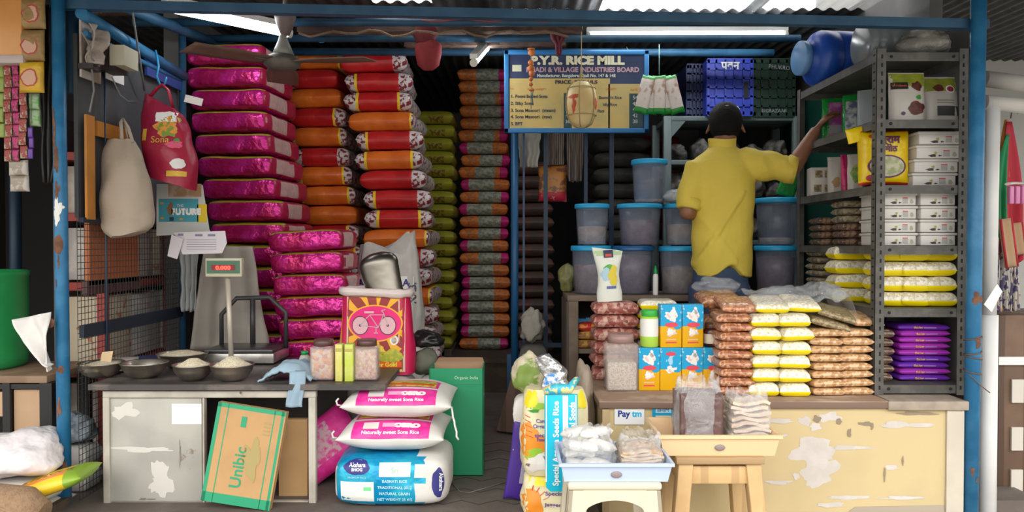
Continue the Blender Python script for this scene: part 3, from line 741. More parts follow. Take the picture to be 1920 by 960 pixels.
for k, a in enumerate((R(-14), R(106), R(226))):
    b = MB(); L = .36
    def fn(u, v, a=a):
        r = .07 + u * L; wd = .035 + .04 * math.sin(min(1, u * 1.6 + .15) * PI / 2)
        y = (v - .5) * 2 * wd; z = .002 + (v - .5) * .014 - .01 * u
        return (r * math.cos(a) - y * math.sin(a), r * math.sin(a) + y * math.cos(a), z)
    b.sheet(fn, 14, 4, .004); bl = b.build('blade', FBW, t)
    b = MB(); b.bar((.05 * math.cos(a), .05 * math.sin(a), .0), (.14 * math.cos(a), .14 * math.sin(a), .0), .03, .006); b.build('blade_iron', FM, bl)
# left wall hangings ---------------------------------------------------------------
# switch board sheets
XB = XW + .012
def onwall(name, label, cat, px0, py0, px1, py1, mt, th=.008, off=.0, parent=None):
    a = PX(px0, py0, XB + off); c_ = PX(px1, py1, XB + off)
    b = MB(); hz_ = abs(a.z - c_.z) 
    b.box((0, 0, 0), (th, abs(c_.y - a.y), hz_)); loc = ((XB + off), (a.y + c_.y) / 2, (a.z + c_.z) / 2)
    if parent: 
        return b.build(name, mt, parent, loc=Vector(loc) - parent.location)
    return tag(b.build(name, mt, loc=loc), label, cat)
DW = mat('dirty_white', (.5, .46, .42), .6, n2=(.3, .24, .19), nscale=9, nsharp=(.45, .6))
a = PX(170, 95, XB)
t = thing('meter_board', 'dirty white electric meter board with wires on the left wall', 'meter board', a)
onwall('back_sheet', 0, 0, 150, 36, 188, 158, DW, parent=t, off=.008)
onwall('back_sheet', 0, 0, 196, 78, 231, 160, WHITE, parent=t, off=.006)
onwall('switch_box', 0, 0, 199, 84, 226, 142, mat('black_brown', (.03, .02, .02), .6), .07, .04, parent=t)
onwall('breaker_box', 0, 0, 219, 84, 246, 134, mat('cream_plastic', (.5, .48, .36), .45), .06, .09, parent=t)
onwall('socket', 0, 0, 158, 118, 178, 136, mat('black_brown', (.03, .02, .02), .6), .05, .03, parent=t)
WR = mat('grey_wire', (.2, .2, .19), .6)
b = MB(); b.tube([PX(x, y, XB + .05) - a for x, y in ((152, 58), (168, 85), (172, 110), (182, 120), (190, 95), (208, 88))], .003, 5)
b.tube([PX(x, y, XB + .05) - a for x, y in ((172, 130), (176, 170), (168, 210))], .004, 5)
b.tube([PX(x, y, XB + .05) - a for x, y in ((210, 145), (225, 178), (240, 190), (255, 190))], .003, 5)
b.build('wires', WR, t)
b = MB(); c_ = PX(182, 84, XB + .05) - a; b.sheet(lambda u, v: (c_.x + .02 * math.sin(u * 7 + v * 5) + .02 * noise.noise(Vector((u * 4, v * 4, 1))), c_.y + (u - .5) * .12 * (1 - .3 * v), c_.z + .07 - v * .15), 14, 16, .003); b.build('crumpled_bag', mat('dusty_pink', (.42, .35, .3), .7, bump=(30, 1, .01)), t)
b = MB(); pts = [P(x, y, 3.25 + .1 * k) for k, (x, y) in enumerate(((247, 12), (254, 60), (262, 110), (271, 170)))]
o = pts[0].copy(); b.tube([p_ - o for p_ in pts], .0045, 6); tag(b.build('hanging_cable', WR, loc=o), 'grey cable hanging down in front of the left wall', 'cable')
OB = mat('orange_board', (.5, .2, .03), .6, n2=(.42, .17, .03), nscale=8)
onwall('orange_board', 'tall narrow orange board on the left wall behind the tote bag', 'board', 160, 214, 177, 412, OB, .01, .012)
onwall('orange_board', 'wider orange board with a ragged edge behind the tote bag', 'board', 180, 226, 240, 270, mat('orange_board2', (.45, .17, .02), .6), .01, .012)
# cloth tote
TOT = mat('tote_cloth', (.4, .33, .26), .85, n2=(.33, .27, .21), nscale=5, bump=(60, .4, .004))
TD = 3.22
t = thing('cloth_tote_bag', 'full beige cloth tote bag hanging by its handles on the left wall', 'bag', P(232, 262, TD))
q = lambda px: px * TD / F
b = MB(); 
W_ = [(0, 26, -6), (.12, 36, -5), (.35, 42, -3), (.6, 46, 0), (.8, 50, 2), (.93, 47, 3), (1, 30, 4)]
def wi(v, c_=1):
    for k in range(len(W_) - 1):
        if v <= W_[k + 1][0]:
            f = (v - W_[k][0]) / (W_[k + 1][0] - W_[k][0]); f = f * f * (3 - 2 * f) if 0 else f
            return W_[k][c_] * (1 - f) + W_[k + 1][c_] * f
    return W_[-1][c_]
def tote(u, v):
    a = 2 * PI * u; w = q(wi(v)); d_ = (.02 + .055 * math.sin(min(1, v * 1.1) * PI * .62)) 
    n_ = noise.noise(Vector((math.cos(a) * 1.5, math.sin(a) * 1.5, v * 4))) * .012
    return (q(wi(v, 2)) + (w + n_) * math.cos(a), (d_ + n_) * math.sin(a), -q(178) * v + n_ * .6 + q(6) * math.cos(a) * v)
b.grid(tote, 32, 20, wrapu=True); b.grid(lambda u, v: tuple(Vector(tote(u, 1)) * (1 - v) + Vector((q(4), 0, -q(180))) * v), 32, 3, wrapu=True); b.build('bag_body', TOT, t)
b = MB(); b.tube([(q(-16), .03, 0), (q(-18), .05, q(28)), (q(-24), .08, q(46)), (q(-12), .05, q(30)), (q(-2), .03, q(-3))], .007, 8, flat=.4); b.tube([(q(-2), -.02, 0), (q(-16), .03, q(34)), (q(-24), .08, q(46)), (q(-2), .03, q(25)), (q(18), -.02, q(-6))], .007, 8, flat=.4); b.build('handles', TOT, t); t.location.x += .008
# magenta printed bag on a blue hook
BD = 3.42
t = thing('hanging_rice_bag', 'large crimson printed rice bag hanging from a blue hook at the left', 'bag', P(318, 195, BD))
q = lambda px: px * BD / F
PB = mat('print_crimson', (.38, .015, .05), .35, n2=(.3, .01, .05), nscale=5, bump=(14, .6, .01))
def hb(u, v):
    a = 2 * PI * u; w = q([34, 46, 48, 48, 42][min(4, int(v * 4))] * (1 - v * 4 % 1) + [34, 46, 48, 48, 42, 42][min(5, int(v * 4) + 1)] * (v * 4 % 1))
    d_ = .015 + .07 * math.sin(min(1, .15 + v) * PI * .55); k_ = noise.noise(Vector((math.cos(a) * 2, math.sin(a) * 2, v * 4))) * .01
    return (q(-10 + 14 * v) + (w + k_) * (abs(math.cos(a)) ** .8 * (1 if math.cos(a) > 0 else -1)), (d_ + k_) * math.sin(a), q(20) * (1 - v) * (-math.cos(a)) - q(148) * v + q(14) * v * (-math.cos(a)))
b = MB(); b.grid(hb, 36, 18, wrapu=True); b.grid(lambda u, v: tuple(Vector(hb(u, 1)) * (1 - v) + Vector((q(4), 0, -q(150))) * v), 36, 2, wrapu=True); b.grid(lambda u, v: tuple(Vector(hb(u, 0)) * (1 - v) + Vector((q(-10), 0, 0)) * v), 36, 2, wrapu=True); bo = b.build('bag_body', PB, t)
pj = proj_map(bo, (0, 0, 0), (1, 0, 0), (0, 0, 1), .002)
patch(bo, 'white_swoosh', WHITE, pj, q(-16), q(20), q(-18), q(-36), 8, 5, wob=.008); disc(bo, 'food_picture', mat('food_or', (.75, .3, .05), .5, n2=(.2, .3, .04), nscale=50, nsharp=(.5, .54)), pj, q(8), q(-48), q(22), q(17), wob=.4)
disc(bo, 'pink_mark', mat('pinkm', (.7, .1, .2), .5), pj, q(22), q(-80), q(14), q(6), wob=.3); disc(bo, 'rice_grain_picture', WHITE, pj, q(28), q(-115), q(12), q(9), wob=.15); disc(bo, 'green_dot', mat('grn', (.05, .3, .05), .5), pj, q(24), q(-72), q(5), q(5))
patch(bo, 'gold_band', mat('gold_lab', (.7, .45, .05), .5), pj, q(-38), q(-30), q(-50), q(-72), 3, 6); patch(bo, 'yellow_label', mat('gold_lab', 0), pj, q(8), q(40), q(-128), q(-138), 6, 3, wob=.003)
lettering(bo, 'Sona', .03, pj, mat('gold_lab', 0), q(-4), q(-76)); 
b = MB(); b.tube([(q(-40), 0, q(10)), (q(-22), .0, q(30)), (q(-12), 0, q(36)), (q(-2), 0, q(26)), (q(6), 0, q(-6))], .014, 10, flat=.4); b.build('gathered_neck', PB, t)
b = MB(); b.tube([PX(292, 95, XB + .1) - t.location, (q(-20), 0, q(70)), (q(-24), 0, q(52)), (q(-16), 0, q(33)), (q(-8), 0, q(38)), (q(-6), 0, q(50))], .005, 8); b.build('hook', mat('hook_blue', (.02, .25, .5), .4), t)
b = MB(); b.box((q(38), .04, q(10)), (q(34), .004, q(14)), rot=Matrix.Rotation(R(14), 4, 'Y')); b.build('paper_tag', WHITE, t)
# calendar sheet
CD = 3.55
t = thing('wall_calendar', 'white calendar sheet with a teal picture hanging below the crimson bag', 'calendar', P(340, 395, CD))
q = lambda px: px * CD / F
b = MB(); b.prism([(q(-46), 0, q(50)), (q(-47), 0, q(-47)), (q(55), 0, q(-42)), (q(52), 0, q(-35)), (q(40), 0, q(48))], (0, .003, 0)); b.build('sheet', mat('paper_white', (.55, .57, .55), .6), t)
mq = flat_map((0, 0, 0), (1, 0, 0), (0, 0, 1), .001); mq2 = flat_map((0, 0, 0), (1, 0, 0), (0, 0, 1), .002)
patch(t, 'teal_picture', mat('teal_pic', (.06, .32, .4), .5), mq, q(-42), q(32), q(-21), q(22)); patch(t, 'yellow_strip', mat('yel_pic', (.7, .5, .02), .5), mq, q(30), q(48), q(-22), q(12)); patch(t, 'tan_header', mat('tan_pic', (.4, .25, .13), .5, n2=(.55, .4, .3), nscale=20), mq, q(-24), q(38), q(26), q(50))
lettering(t, 'FUTURE', q(11), mq2, WHITE, q(9), q(-7), bold=.003); lettering(t, 'THE', q(5), mq2, WHITE, q(-2), q(7))
disc(t, 'small_figure', mat('brown_pic', (.25, .12, .05), .6), mq2, q(-20), q(2), q(6), q(10), wob=.4)
for x, y in ((-36, 14), (-36, -14), (0, -16)): patch(t, 'orange_mark', mat('orange_pic', (.6, .3, .05), .6), mq2, q(x - 3), q(x + 3), q(y - 2), q(y + 2), 1, 1)
patch(t, 'dark_mark', LD, mq2, q(-22), q(-14), q(-19), q(-12), 1, 1)
b = MB(); b.tube([(0, .01, q(50)), (q(-20), .02, q(100)), (q(-30), .03, q(140))], .0015, 4); b.build('string', WR, t)
# bill papers
t = thing('bill_papers', 'sheaf of white printed bills hanging beside the calendar', 'papers', P(372, 460, 3.45))
q = lambda px: px * 3.45 / F
PW = mat('bill_paper', (.62, .58, .62), .6)
b = MB(); b.prism([(q(-46), 0, q(24)), (q(50), 0, q(27)), (q(53), 0, q(4)), (q(44), 0, q(-15)), (q(-30), 0, q(-17))], (0, .004, 0)); b.build('bill', PW, t)
b = MB(); b.prism([(q(-48), -.012, q(20)), (q(-26), -.012, q(12)), (q(-38), -.012, q(-26)), (q(-56), -.012, q(-20))], (0, .003, 0)); b.build('bill', PW, t)
mq = flat_map((0, -.001, 0), (1, 0, 0), (0, 0, 1), .001)
PT = mat('bill_ink', (.3, .28, .36), .7)
for r in range(5): patch(t, 'printed_lines', PT, mq, q(-22), q(34), q(10 - r * 4.4), q(11 - r * 4.4), 1, 1)
patch(t, 'printed_header', mat('bill_hd', (.2, .2, .3), .7), mq, q(-38), q(-28), q(18), q(22), 1, 1); patch(t, 'printed_header', mat('bill_hd', 0), mq, q(-6), q(8), q(17), q(21), 1, 1); patch(t, 'printed_header', mat('bill_hd', 0), mq, q(18), q(32), q(17), q(21), 1, 1)
# hanging cloths behind the scale
cloth('white_towel', 'narrow pale towel hanging behind the counter left of the scale', 'towel', P(354, 468, 3.86), .1, m(115, 3.86), mat('towel_pale', (.38, .4, .4), .85), 3, fold=.015, wfn=lambda v: .085 - .02 * v)
cloth('beige_cloth', 'large beige grey cloth hanging behind the scale display', 'cloth', P(430, 462, 3.80), .3, m(195, 3.80), mat('cloth_beige', (.36, .33, .29), .85, n2=(.3, .27, .24), nscale=4), 5, fold=.03, wfn=lambda v: m(90 + 60 * v, 3.8), nf=2)
cloth('maroon_cloth', 'dark maroon cloth hanging behind the scale frame', 'cloth', P(412, 492, 3.88), .2, m(160, 3.88), mat('maroon_deep', (.1, .01, .03), .8), 8, fold=.02, wfn=lambda v: m(70, 3.88), nf=1.5)
# cloths inside the gate
cloth('white_cloth', 'crumpled white cloth hanging inside the blue gate', 'cloth', P(992, 243, 4.6), .14, m(70, 4.6), mat('cloth_white2', (.42, .42, .38), .85), 4, fold=.02, wfn=lambda v: m(46 - 14 * v, 4.6), nf=2)
SC = mat('striped_cloth', (.24, .2, .17), .85, stripes=((.08, .06, .06), 28, 'X', .5))
cloth('striped_cloth', 'striped grey cloth hanging in the gate beside the white cloth', 'cloth', P(1042, 243, 4.6), .12, m(66, 4.6), SC, 6, fold=.015, wfn=lambda v: m(30, 4.75), nf=2)
cloth('striped_cloth', 'long striped towel hanging between two gate bars', 'cloth', P(1078, 243, 4.6), .12, m(97, 4.6), SC, 9, fold=.015, wfn=lambda v: m(34 - 12 * v, 4.8), nf=2)
t = thing('snack_packet', 'orange and red snack packet hanging behind the gate bars', 'packet', P(1036, 310, 4.66))
b = cushion(m(66, 4.85), m(52, 4.85), .07, 16, 10, 4, 4, .5, .03, 3, .006, 9, 0, lambda x, y, tp: 0 if x > -.4 else 1)
b.build('packet_body', [mat('noodle_print', (.55, .22, .04), .4, n2=(.2, .08, .05), nscale=22, nsharp=(.47, .55)), mat('packet_red', (.5, .02, .05), .4, n2=(.6, .3, .3), nscale=40, nsharp=(.6, .62))], t, loc=(0, .03, -m(33, 4.85)), rot=(R(90), R(-90), 0))
b = MB(); b.tube([(0, 0, .0), (0, -.04, .225)], .002, 4); b.build('string', WR, t)
# ------------------------------------------------------------------ left counter
TZ = .95
t = thing('steel_counter', 'grey steel counter table with a dark worn top and a closed door at left', 'counter', (-1.05, 3.3, FZ))
L0 = t.location
LG = mat('counter_grey', (.43, .42, .38), .55, n2=(.36, .35, .32), nscale=4, wear=((.22, .18, .14), 7, .66))
LGF = mat('counter_frame', (.5, .47, .41), .55, n2=(.4, .37, .32), nscale=8, wear=((.15, .1, .07), 22, .66))
TP = mat('counter_top', (.055, .05, .048), .45, n2=(.13, .11, .1), nscale=9, nsharp=(.5, .62))
xa, xb = P(165, 722, 3.0).x, P(722, 722, 3.0).x
b = MB(); xm = -.93
b.prism([Vector(p_) - L0 for p_ in ((xa, 3.0, TZ - .022), (xb, 3.0, TZ - .022), (xb, 3.39, TZ - .022), (xm, 3.39, TZ - .022), (xm, 3.72, TZ - .022), (xa, 3.72, TZ - .022))], (0, 0, .022)); b.build('tabletop', TP, t)
def cb(nm, x0, y0, x1, y1, D, th, mt, par=None, bev=.002):
    a = P(x0, y0, D); c_ = P(x1, y1, D); b = MB(); b.box(((a.x + c_.x) / 2 - L0.x, D + th / 2 - L0.y, (a.z + c_.z) / 2 - L0.z), (c_.x - a.x, th, a.z - c_.z), bev=bev)
    return b.build(nm, mt, par or t)
cb('front_rail', 192, 733.5, 592, 746, 3.02, .03, LGF)
cb('front_post', 192, 746, 206, 948, 3.02, .03, LGF); cb('front_post', 578, 746, 592, 948, 3.02, .03, LGF); cb('front_post', 379, 746, 384, 948, 3.025, .03, LGF)
dr = cb('door', 206.5, 746.5, 379, 940, 3.03, .02, LG)
cb('bottom_rail', 206, 941, 578, 949, 3.03, .03, LGF)
mq = flat_map((0, 3.03 - L0.y, 0), (1, 0, 0), (0, 0, 1), .0008)
def lxz(px, py, D=3.03): q_ = P(px, py, D) - L0; return q_.x, q_.z
x0, z1 = lxz(322, 757); x1, z0 = lxz(381, 795); patch(dr, 'white_sticker', WHITE, mq, x0, x1 - .006, z0, z1, 2, 2)
disc(dr, 'scraped_mark', mat('scrape_pale', (.6, .58, .54), .7), mq, *lxz(232, 772), .045, .03, wob=.5, seed=4); disc(dr, 'scraped_mark', MT['scrape_pale'], mq, *lxz(270, 842), .1, .012, wob=.6, seed=7); disc(dr, 'stain', mat('stain_dark', (.2, .17, .14), .7), mq, *lxz(338, 850), .004, .05, wob=.5, seed=8); disc(dr, 'stain', MT['stain_dark'], mq, *lxz(272, 942 - 6), .03, .004, wob=.6, seed=9)
disc(dr, 'scraped_mark', MT['scrape_pale'], mq, *lxz(300, 900), .05, .06, wob=.7, seed=5)
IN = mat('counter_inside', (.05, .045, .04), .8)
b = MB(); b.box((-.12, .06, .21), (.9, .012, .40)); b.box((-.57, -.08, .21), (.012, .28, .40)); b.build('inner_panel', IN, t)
b = MB(); b.bar((.40, .34 - .30, 0), (.40, .04, TZ - .024 - FZ), .03); b.bar((-.63, .38, 0), (-.63, .38, TZ - .024 - FZ), .03); b.bar((.08, .38, 0), (.08, .38, TZ - .024 - FZ), .03); b.build('back_leg', LGF, t)
# steel bowls ----------------------------------------------------------------------
RICE = mat('rice_grain', (.72, .64, .46), .8, vor=(260, [(.8, .74, .58), (.72, .64, .46), (.62, .54, .36)]))
BOWL = mat('bowl_steel', (.6, .55, .48), .33, 1)
def bowl(label, px, D, r, h, fill, peak=.03, mt=RICE, cx=0):
    t = thing('steel_bowl', label, 'bowl', (P(px, 456, D).x, D, TZ + .001), group=None)
    b = MB(); prof = [(0, 0), (r * .45, 0), (r * .72, h * .22), (r * .93, h * .62), (r, h * .96), (r * 1.04, h), (r * 1.03, h + .003), (r * .98, h), (r * .9, h * .62), (r * .7, h * .25), (r * .44, .004), (0, .004)]
    b.lathe(prof, seg=32); b.build('bowl_body', BOWL, t)
    if fill:
        b = MB(); b.lathe([(r * .93, h * .78), (r * .9, h * .92), (r * .6, h * .98 + peak * .3), (r * .25, h + peak * .9), (0, h + peak)], seg=24, c=(0, 0, 0)); b.build('rice_heap', mt, t)
    return t
bw = bowl('steel bowl of pale rice with a cream price card, leftmost bowl on the counter', 187, 3.17, .088, .058, True, .006)
b = MB(); b.prism([(-.005, .0, .05), (.04, 0, .052), (.046, .01, .105), (.0, .01, .1)], (0, .0015, 0)); b.build('price_card', mat('card_cream', (.66, .5, .3), .7), bw)
bowl('empty shiny steel bowl on the counter', 269, 3.16, .09, .06, False)
bowl('wide steel bowl of rice behind the other bowls', 341, 3.42, .105, .062, True, .012)
bowl('small steel bowl of heaped pale rice in front of the wide bowl', 361, 3.1, .078, .062, True, .026)
bowl('steel bowl of heaped rice right in front of the scale', 434, 3.09, .084, .064, True, .034)
# ledger
t = thing('blue_ledger', 'blue covered ledger book lying over papers behind the bowls', 'book', (P(280, 456, 3.55).x + .03, 3.5, TZ + .001), (0, 0, R(14)))
b = MB(); b.box((0, 0, .012), (.27, .17, .022)); b.build('pages', WHITE, t)
b = MB(); b.box((0, 0, .0255), (.28, .18, .004)); b.box((.139, 0, .0135), (.003, .18, .027)); b.build('cover', mat('ledger_blue', (.03, .05, .16), .5), t)
b = MB(); b.box((0, 0, 0), (.16, .12, .045), bev=.002); tag(b.build('paper_box', mat('dull_white', (.5, .47, .42), .7), loc=(P(225, 456, 3.4).x - .005, 3.36, TZ + .0235), rot=(0, 0, R(10))), 'small off-white box behind the left steel bowl', 'box')
# scale --------------------------------------------------------------------------------
XD = 3.47
t = thing('weighing_scale', 'electronic platform scale with a pole display and black tube frame', 'scale', (P(445, 456, XD).x, XD, TZ + .001))
q = lambda px: px * XD / F
SIL = mat('scale_silver', (.55, .53, .5), .35, .8, n2=(.4, .38, .36), nscale=15)
b = MB(); b.box((0, .12, .03), (q(134), .24, .045), bev=.004); b.build('base_housing', SIL, t)
b = MB(); b.box((0, .12, .062), (q(130), .235, .016), bev=.004); b.build('platform', mat('scale_plate', (.1, .1, .1), .3, .6), t)
for sx in (-1, 1):
    for yy in (.03, .21):
        b = MB(); b.cyl((sx * q(55), yy, 0), (sx * q(55), yy, .01), .012, seg=12); b.build('foot', BLACK, t)
FRB = mat('frame_black', (.035, .037, .038), .45)
b = MB(); zb = .05
b.tube([(q(-62), .2, zb), (q(-62), .2, q(88)), (q(-32), .2, q(120)), (q(34), .2, q(122)), (q(66), .2, q(92)), (q(66), .2, zb)], .011, 8); b.tube([(0, .2, zb), (0, .2, q(120))], .013, 8); b.build('tube_guard', FRB, t)
b = MB(); b.cyl((q(-12), .0, .0), (q(-20), .01, q(165)), .0115, seg=14); b.build('pole', mat('pole_pale', (.55, .5, .42), .4, .2), t)
b = MB(); b.box((0, 0, 0), (q(68), .035, q(35)), bev=.004); dsp = b.build('display', mat('display_case', (.55, .52, .38), .5), t, loc=(q(-23), -.005, q(184)))
mq = flat_map((0, -.018, 0), (1, 0, 0), (0, 0, 1), .0005); mq2 = flat_map((0, -.0195, 0), (1, 0, 0), (0, 0, 1), .0005); mq3 = flat_map((0, -.021, 0), (1, 0, 0), (0, 0, 1), .0005)
patch(dsp, 'display_face', mat('display_green', (.06, .16, .1), .4), mq, q(-31), q(31), q(-11), q(13)); patch(dsp, 'display_window', mat('display_dark', (.25, .02, .02), .3), mq2, q(-22), q(22), q(-5), q(5))
lettering(dsp, '0.000', q(7), mq3, mat('led_red', (1, .05, .03), .4, emit=((1, .03, .02), 4)), 0, q(-3.5), bold=.001, sx=1.3)
# blue cloth ------------------------------------------------------------------------------
b = MB()
def heap(u, v):
    x = -.10 + .21 * u; y = -.0 + .17 * v
    z = .004 + .075 * math.sin(PI * min(1, max(0, u * .95 + .02))) * (.35 + .65 * math.sin(PI * (v * .8 + .1))) + .018 * noise.noise(Vector((u * 4, v * 4, 2))) + .01 * noise.noise(Vector((u * 11, v * 8, 5)))
    x += .03 * v
    return (x, y, max(z, .004))
CLO = mat('blue_cloth', (.3, .42, .52), .85, n2=(.25, .36, .46), nscale=6, bump=(60, .3, .004))
b.sheet(heap, 22, 16, .006)
b.sheet(lambda u, v: (.025 + .062 * u + .006 * math.sin(v * 5), -.012 - .018 * math.sin(min(1, v * 3) * PI / 2) + .006 * math.sin(u * 7 + v * 2) + .02 * (1 - v) ** 3, .035 - .03 * 0 + .012 - v * .135 if v > .15 else .047 - v * .05 - .0), 10, 16, .005)
tag(b.build('blue_cloth', CLO, loc=(P(532, 456, 3.05).x, 3.03, TZ)), 'pale blue rag heaped on the counter with an end hanging over the edge', 'cloth')
# jars and tea cartons ----------------------------------------------------------------------
PET = film('pet_plastic', (.75, .66, .63), .7, .12, bump=(22, .5, .006))
CANDY = mat('candy_pink', (.45, .22, .19), .5, vor=(110, [(.6, .4, .35), (.5, .22, .2), (.65, .5, .42), (.55, .35, .15)]))
def sqjar(label, px, mt, capm, w=45, D=3.09, h=76, fl=.74):
    t = thing('plastic_jar', label, 'jar', (P(px, 456, D).x, D + .03, TZ + .001)); q = lambda p_: p_ * D / F; W2 = q(w)
    b = MB(); b.box((0, 0, q(h * .42)), (W2, W2 * .9, q(h * .84)), bev=.009); b.build('jar_wall', PET, t)
    b = MB(); b.box((0, 0, .004 + q(h * fl / 2)), (W2 * .9, W2 * .8, q(h * fl)), bev=.008); b.build('contents', mt, t)
    b = MB(); b.cyl((0, 0, q(h * .84)), (0, 0, q(h)), W2 * .42, W2 * .4, 22); b.build('cap', capm, t)
    return t
CAPM = mat('cap_brown', (.1, .05, .045), .35)
j = sqjar('left square plastic jar of orange and pink sweets on the counter', 603, mat('candy_mix', (.5, .22, .12), .5, vor=(90, [(.62, .38, .3), (.5, .2, .16), (.7, .3, .08), (.6, .5, .4)])), CAPM)
j2 = sqjar('right square plastic jar of pale pink sweets on the counter', 685, CANDY, CAPM)
def carton(label, px, w, h, D, dp, mt, zb, name='tea_carton', cat='carton'):
    q = lambda p_: p_ * D / F; t = thing(name, label, cat, (P(px, 456, D).x, D, zb)); b = MB(); b.box((0, dp / 2, q(h) / 2), (q(w), dp, q(h)), bev=.0015); b.build('box_body', mt, t); return t
YG = mat('yellow_green', (.6, .58, .14), .55, n2=(.68, .64, .25), nscale=20); YG2 = mat('lime_card', (.5, .6, .08), .55, n2=(.6, .62, .2), nscale=20)
t = carton('pale yellow upright carton beside the left jar of sweets', 634, 13, 70, 3.06, .05, YG, TZ + .001)
mq = flat_map((0, 0, 0), (1, 0, 0), (0, 0, 1), .0005); patch(t, 'lid_edge', mat('lid_gold', (.45, .38, .1), .6), mq, -.012, .012, .118, .132, 1, 1)
t = carton('lime green upright carton beside the right jar of sweets', 653, 16, 70, 3.06, .05, YG2, TZ + .001); patch(t, 'lid_edge', MT['lid_gold'], mq, -.015, .015, .118, .13, 1, 1)
t = thing('small_bottle', 'small clear bottle with a green cap behind the blue rag', 'bottle', (P(574, 456, 3.3).x, 3.27, TZ + .001))
b = MB(); b.lathe([(0, 0), (.025, 0), (.027, .05), (.02, .07), (.012, .078), (0, .078)], seg=18); b.build('bottle_wall', mat('bottle_pale', (.5, .5, .45), .3), t)
b = MB(); b.cyl((0, 0, .0785), (0, 0, .092), .015, seg=16); b.build('cap', mat('cap_green', (.0, .35, .08), .4), t)
# sacks hidden behind the counter that carry the open bags -------------------------------------------
WS = mat('white_sack', (.72, .7, .67), .6, n2=(.66, .64, .6), nscale=8, bump=(200, .25, .002))
def plain_stack(label, x, y, n, top, L, Wd, name='rice_sack', mt=None):
    p_ = (top - FZ) / n; me = cushion(L, Wd, p_ - .002, 14, 10, 5, 5, .4, .04, n, .002, 8).mesh(name, [mt or WS])
    for k in range(n):
        o = bpy.data.objects.new(name, me); C.objects.link(o); o.location = (x, y, top - p_ * (k + 1)); tag(o, '%s, %s' % (label, ORD[k]), 'rice sack', label + 's')
bz = .912
plain_stack('plain white sack under the bicycle bag', -.625, 3.51, 4, bz, .36, .2)
plain_stack('plain white sack under the tall open white bag', -.67, 4.2, 4, .967, .4, .3)
# bicycle bag -------------------------------------------------------------------------------------------
KD = 3.42
t = thing('bicycle_rice_bag', 'open red rice bag printed with a pink bicycle oval, standing behind the jars', 'rice bag', (P(700, 456, KD).x, KD + .09, bz + .001))
q = lambda px: px * KD / F
H = q(152)
def ob(w0, w1, d0, d1, H, sh=0, am=.008, pw=.55):
    def f(u, v):
        a = 2 * PI * u; w = w0 + (w1 - w0) * v; d_ = d0 + (d1 - d0) * v
        ca, sa = math.cos(a), math.sin(a); n_ = noise.noise(Vector((ca * 2, sa * 2, v * 3 + w0 * 9))) * am
        return ((w + n_) * abs(ca) ** pw * (1 if ca > 0 else -1) + sh * v, (d_ + n_) * abs(sa) ** pw * (1 if sa > 0 else -1), H * v)
    return f
f_ = ob(q(74), q(63), .085, .075, H)
BB = mat('bag_redborder', (.62, .01, .09), .45)
b = MB(); b.grid(f_, 48, 16, wrapu=True); b.grid(lambda u, v: tuple(Vector(f_(u, 0)) * (1 - v)), 48, 2, wrapu=True); body = b.build('bag_body', BB, t)
pj = lambda off: proj_map(body, (0, 0, 0), (1, 0, 0), (0, 0, 1), off)
MR = mat('bag_maroon', (.3, .03, .03), .5); YO = mat('bag_yellow', (.85, .42, .02), .5); GO_ = mat('bag_tan', (.55, .4, .3), .5)
patch(body, 'side_strip', GO_, pj(.001), q(-73), q(-66), q(4), H - q(3), 3, 12); patch(body, 'side_strip', YO, pj(.002), q(-66), q(-62), q(4), H - q(3), 3, 12)
patch(body, 'white_border', mat('bag_line', (.7, .55, .4), .5), pj(.0012), q(-52), q(58), q(6), H - q(2), 10, 12); patch(body, 'maroon_ground', MR, pj(.002), q(-49), q(54), q(8), H - q(4), 10, 12)
c_ = pj(.0028)
for k in range(11):     # sun rays
    a = R(20 + k * 32); 
    b = MB(); o_ = (q(4), q(98)); r0, r1 = q(30), q(70)
    def ray(u, v, a=a):
        r = r0 + (r1 - r0) * u; w = (.05 + .10 * u) * (v - .5) * 2
        x = o_[0] + r * math.cos(a + w) * .95; y = o_[1] + r * math.sin(a + w)
        return c_(max(q(-48), min(q(53), x)), max(q(34), min(H - q(5), y)))
    b.grid(ray, 6, 2); b.build('sun_ray', YO, body)
disc(body, 'oval_border', YO, pj(.0034), q(2), q(98), q(52), q(35), seg=40); disc(body, 'pink_oval', mat('oval_pink', (.8, .015, .2), .45), pj(.004), q(2), q(98), q(49), q(32.5), seg=40)
SI = mat('cycle_silver', (.55, .4, .42), .5); DK = mat('cycle_dark', (.12, .03, .06), .5); WP = mat('wheel_pink', (.75, .45, .5), .5)
for cx in (-26, 26):
    disc(body, 'wheel_disc', WP, pj(.0046), q(cx), q(94), q(15), q(17)); disc(body, 'tyre', DK, pj(.0052), q(cx), q(94), q(16), q(18), r_in=.9, rings=1); disc(body, 'hub', DK, pj(.0056), q(cx), q(94), q(2.5), q(2.5))
    for k in range(6):
        b = MB(); mp_ = pj(.0052); a = k * PI / 6; b.grid(lambda u, v: mp_(q(cx) + q(14) * (u * 2 - 1) * math.cos(a) + (v - .5) * .001 * math.sin(a), q(94) + q(16) * (u * 2 - 1) * math.sin(a) - (v - .5) * .001 * math.cos(a)), 4, 1); b.build('spoke', SI, body)
mp_ = pj(.006)
def strip(x0, y0, x1, y1, w, mt=SI, nm='cycle_frame', par=None, mpp=None):
    b = MB(); mm = mpp or mp_; d = Vector((x1 - x0, y1 - y0)); n_ = Vector((-d.y, d.x)).normalized() * w / 2
    b.grid(lambda u, v: mm(q(x0 + d.x * u) + q(n_.x) * (2 * v - 1), q(y0 + d.y * u) + q(n_.y) * (2 * v - 1)), 4, 1); return b.build(nm, mt, par or body)
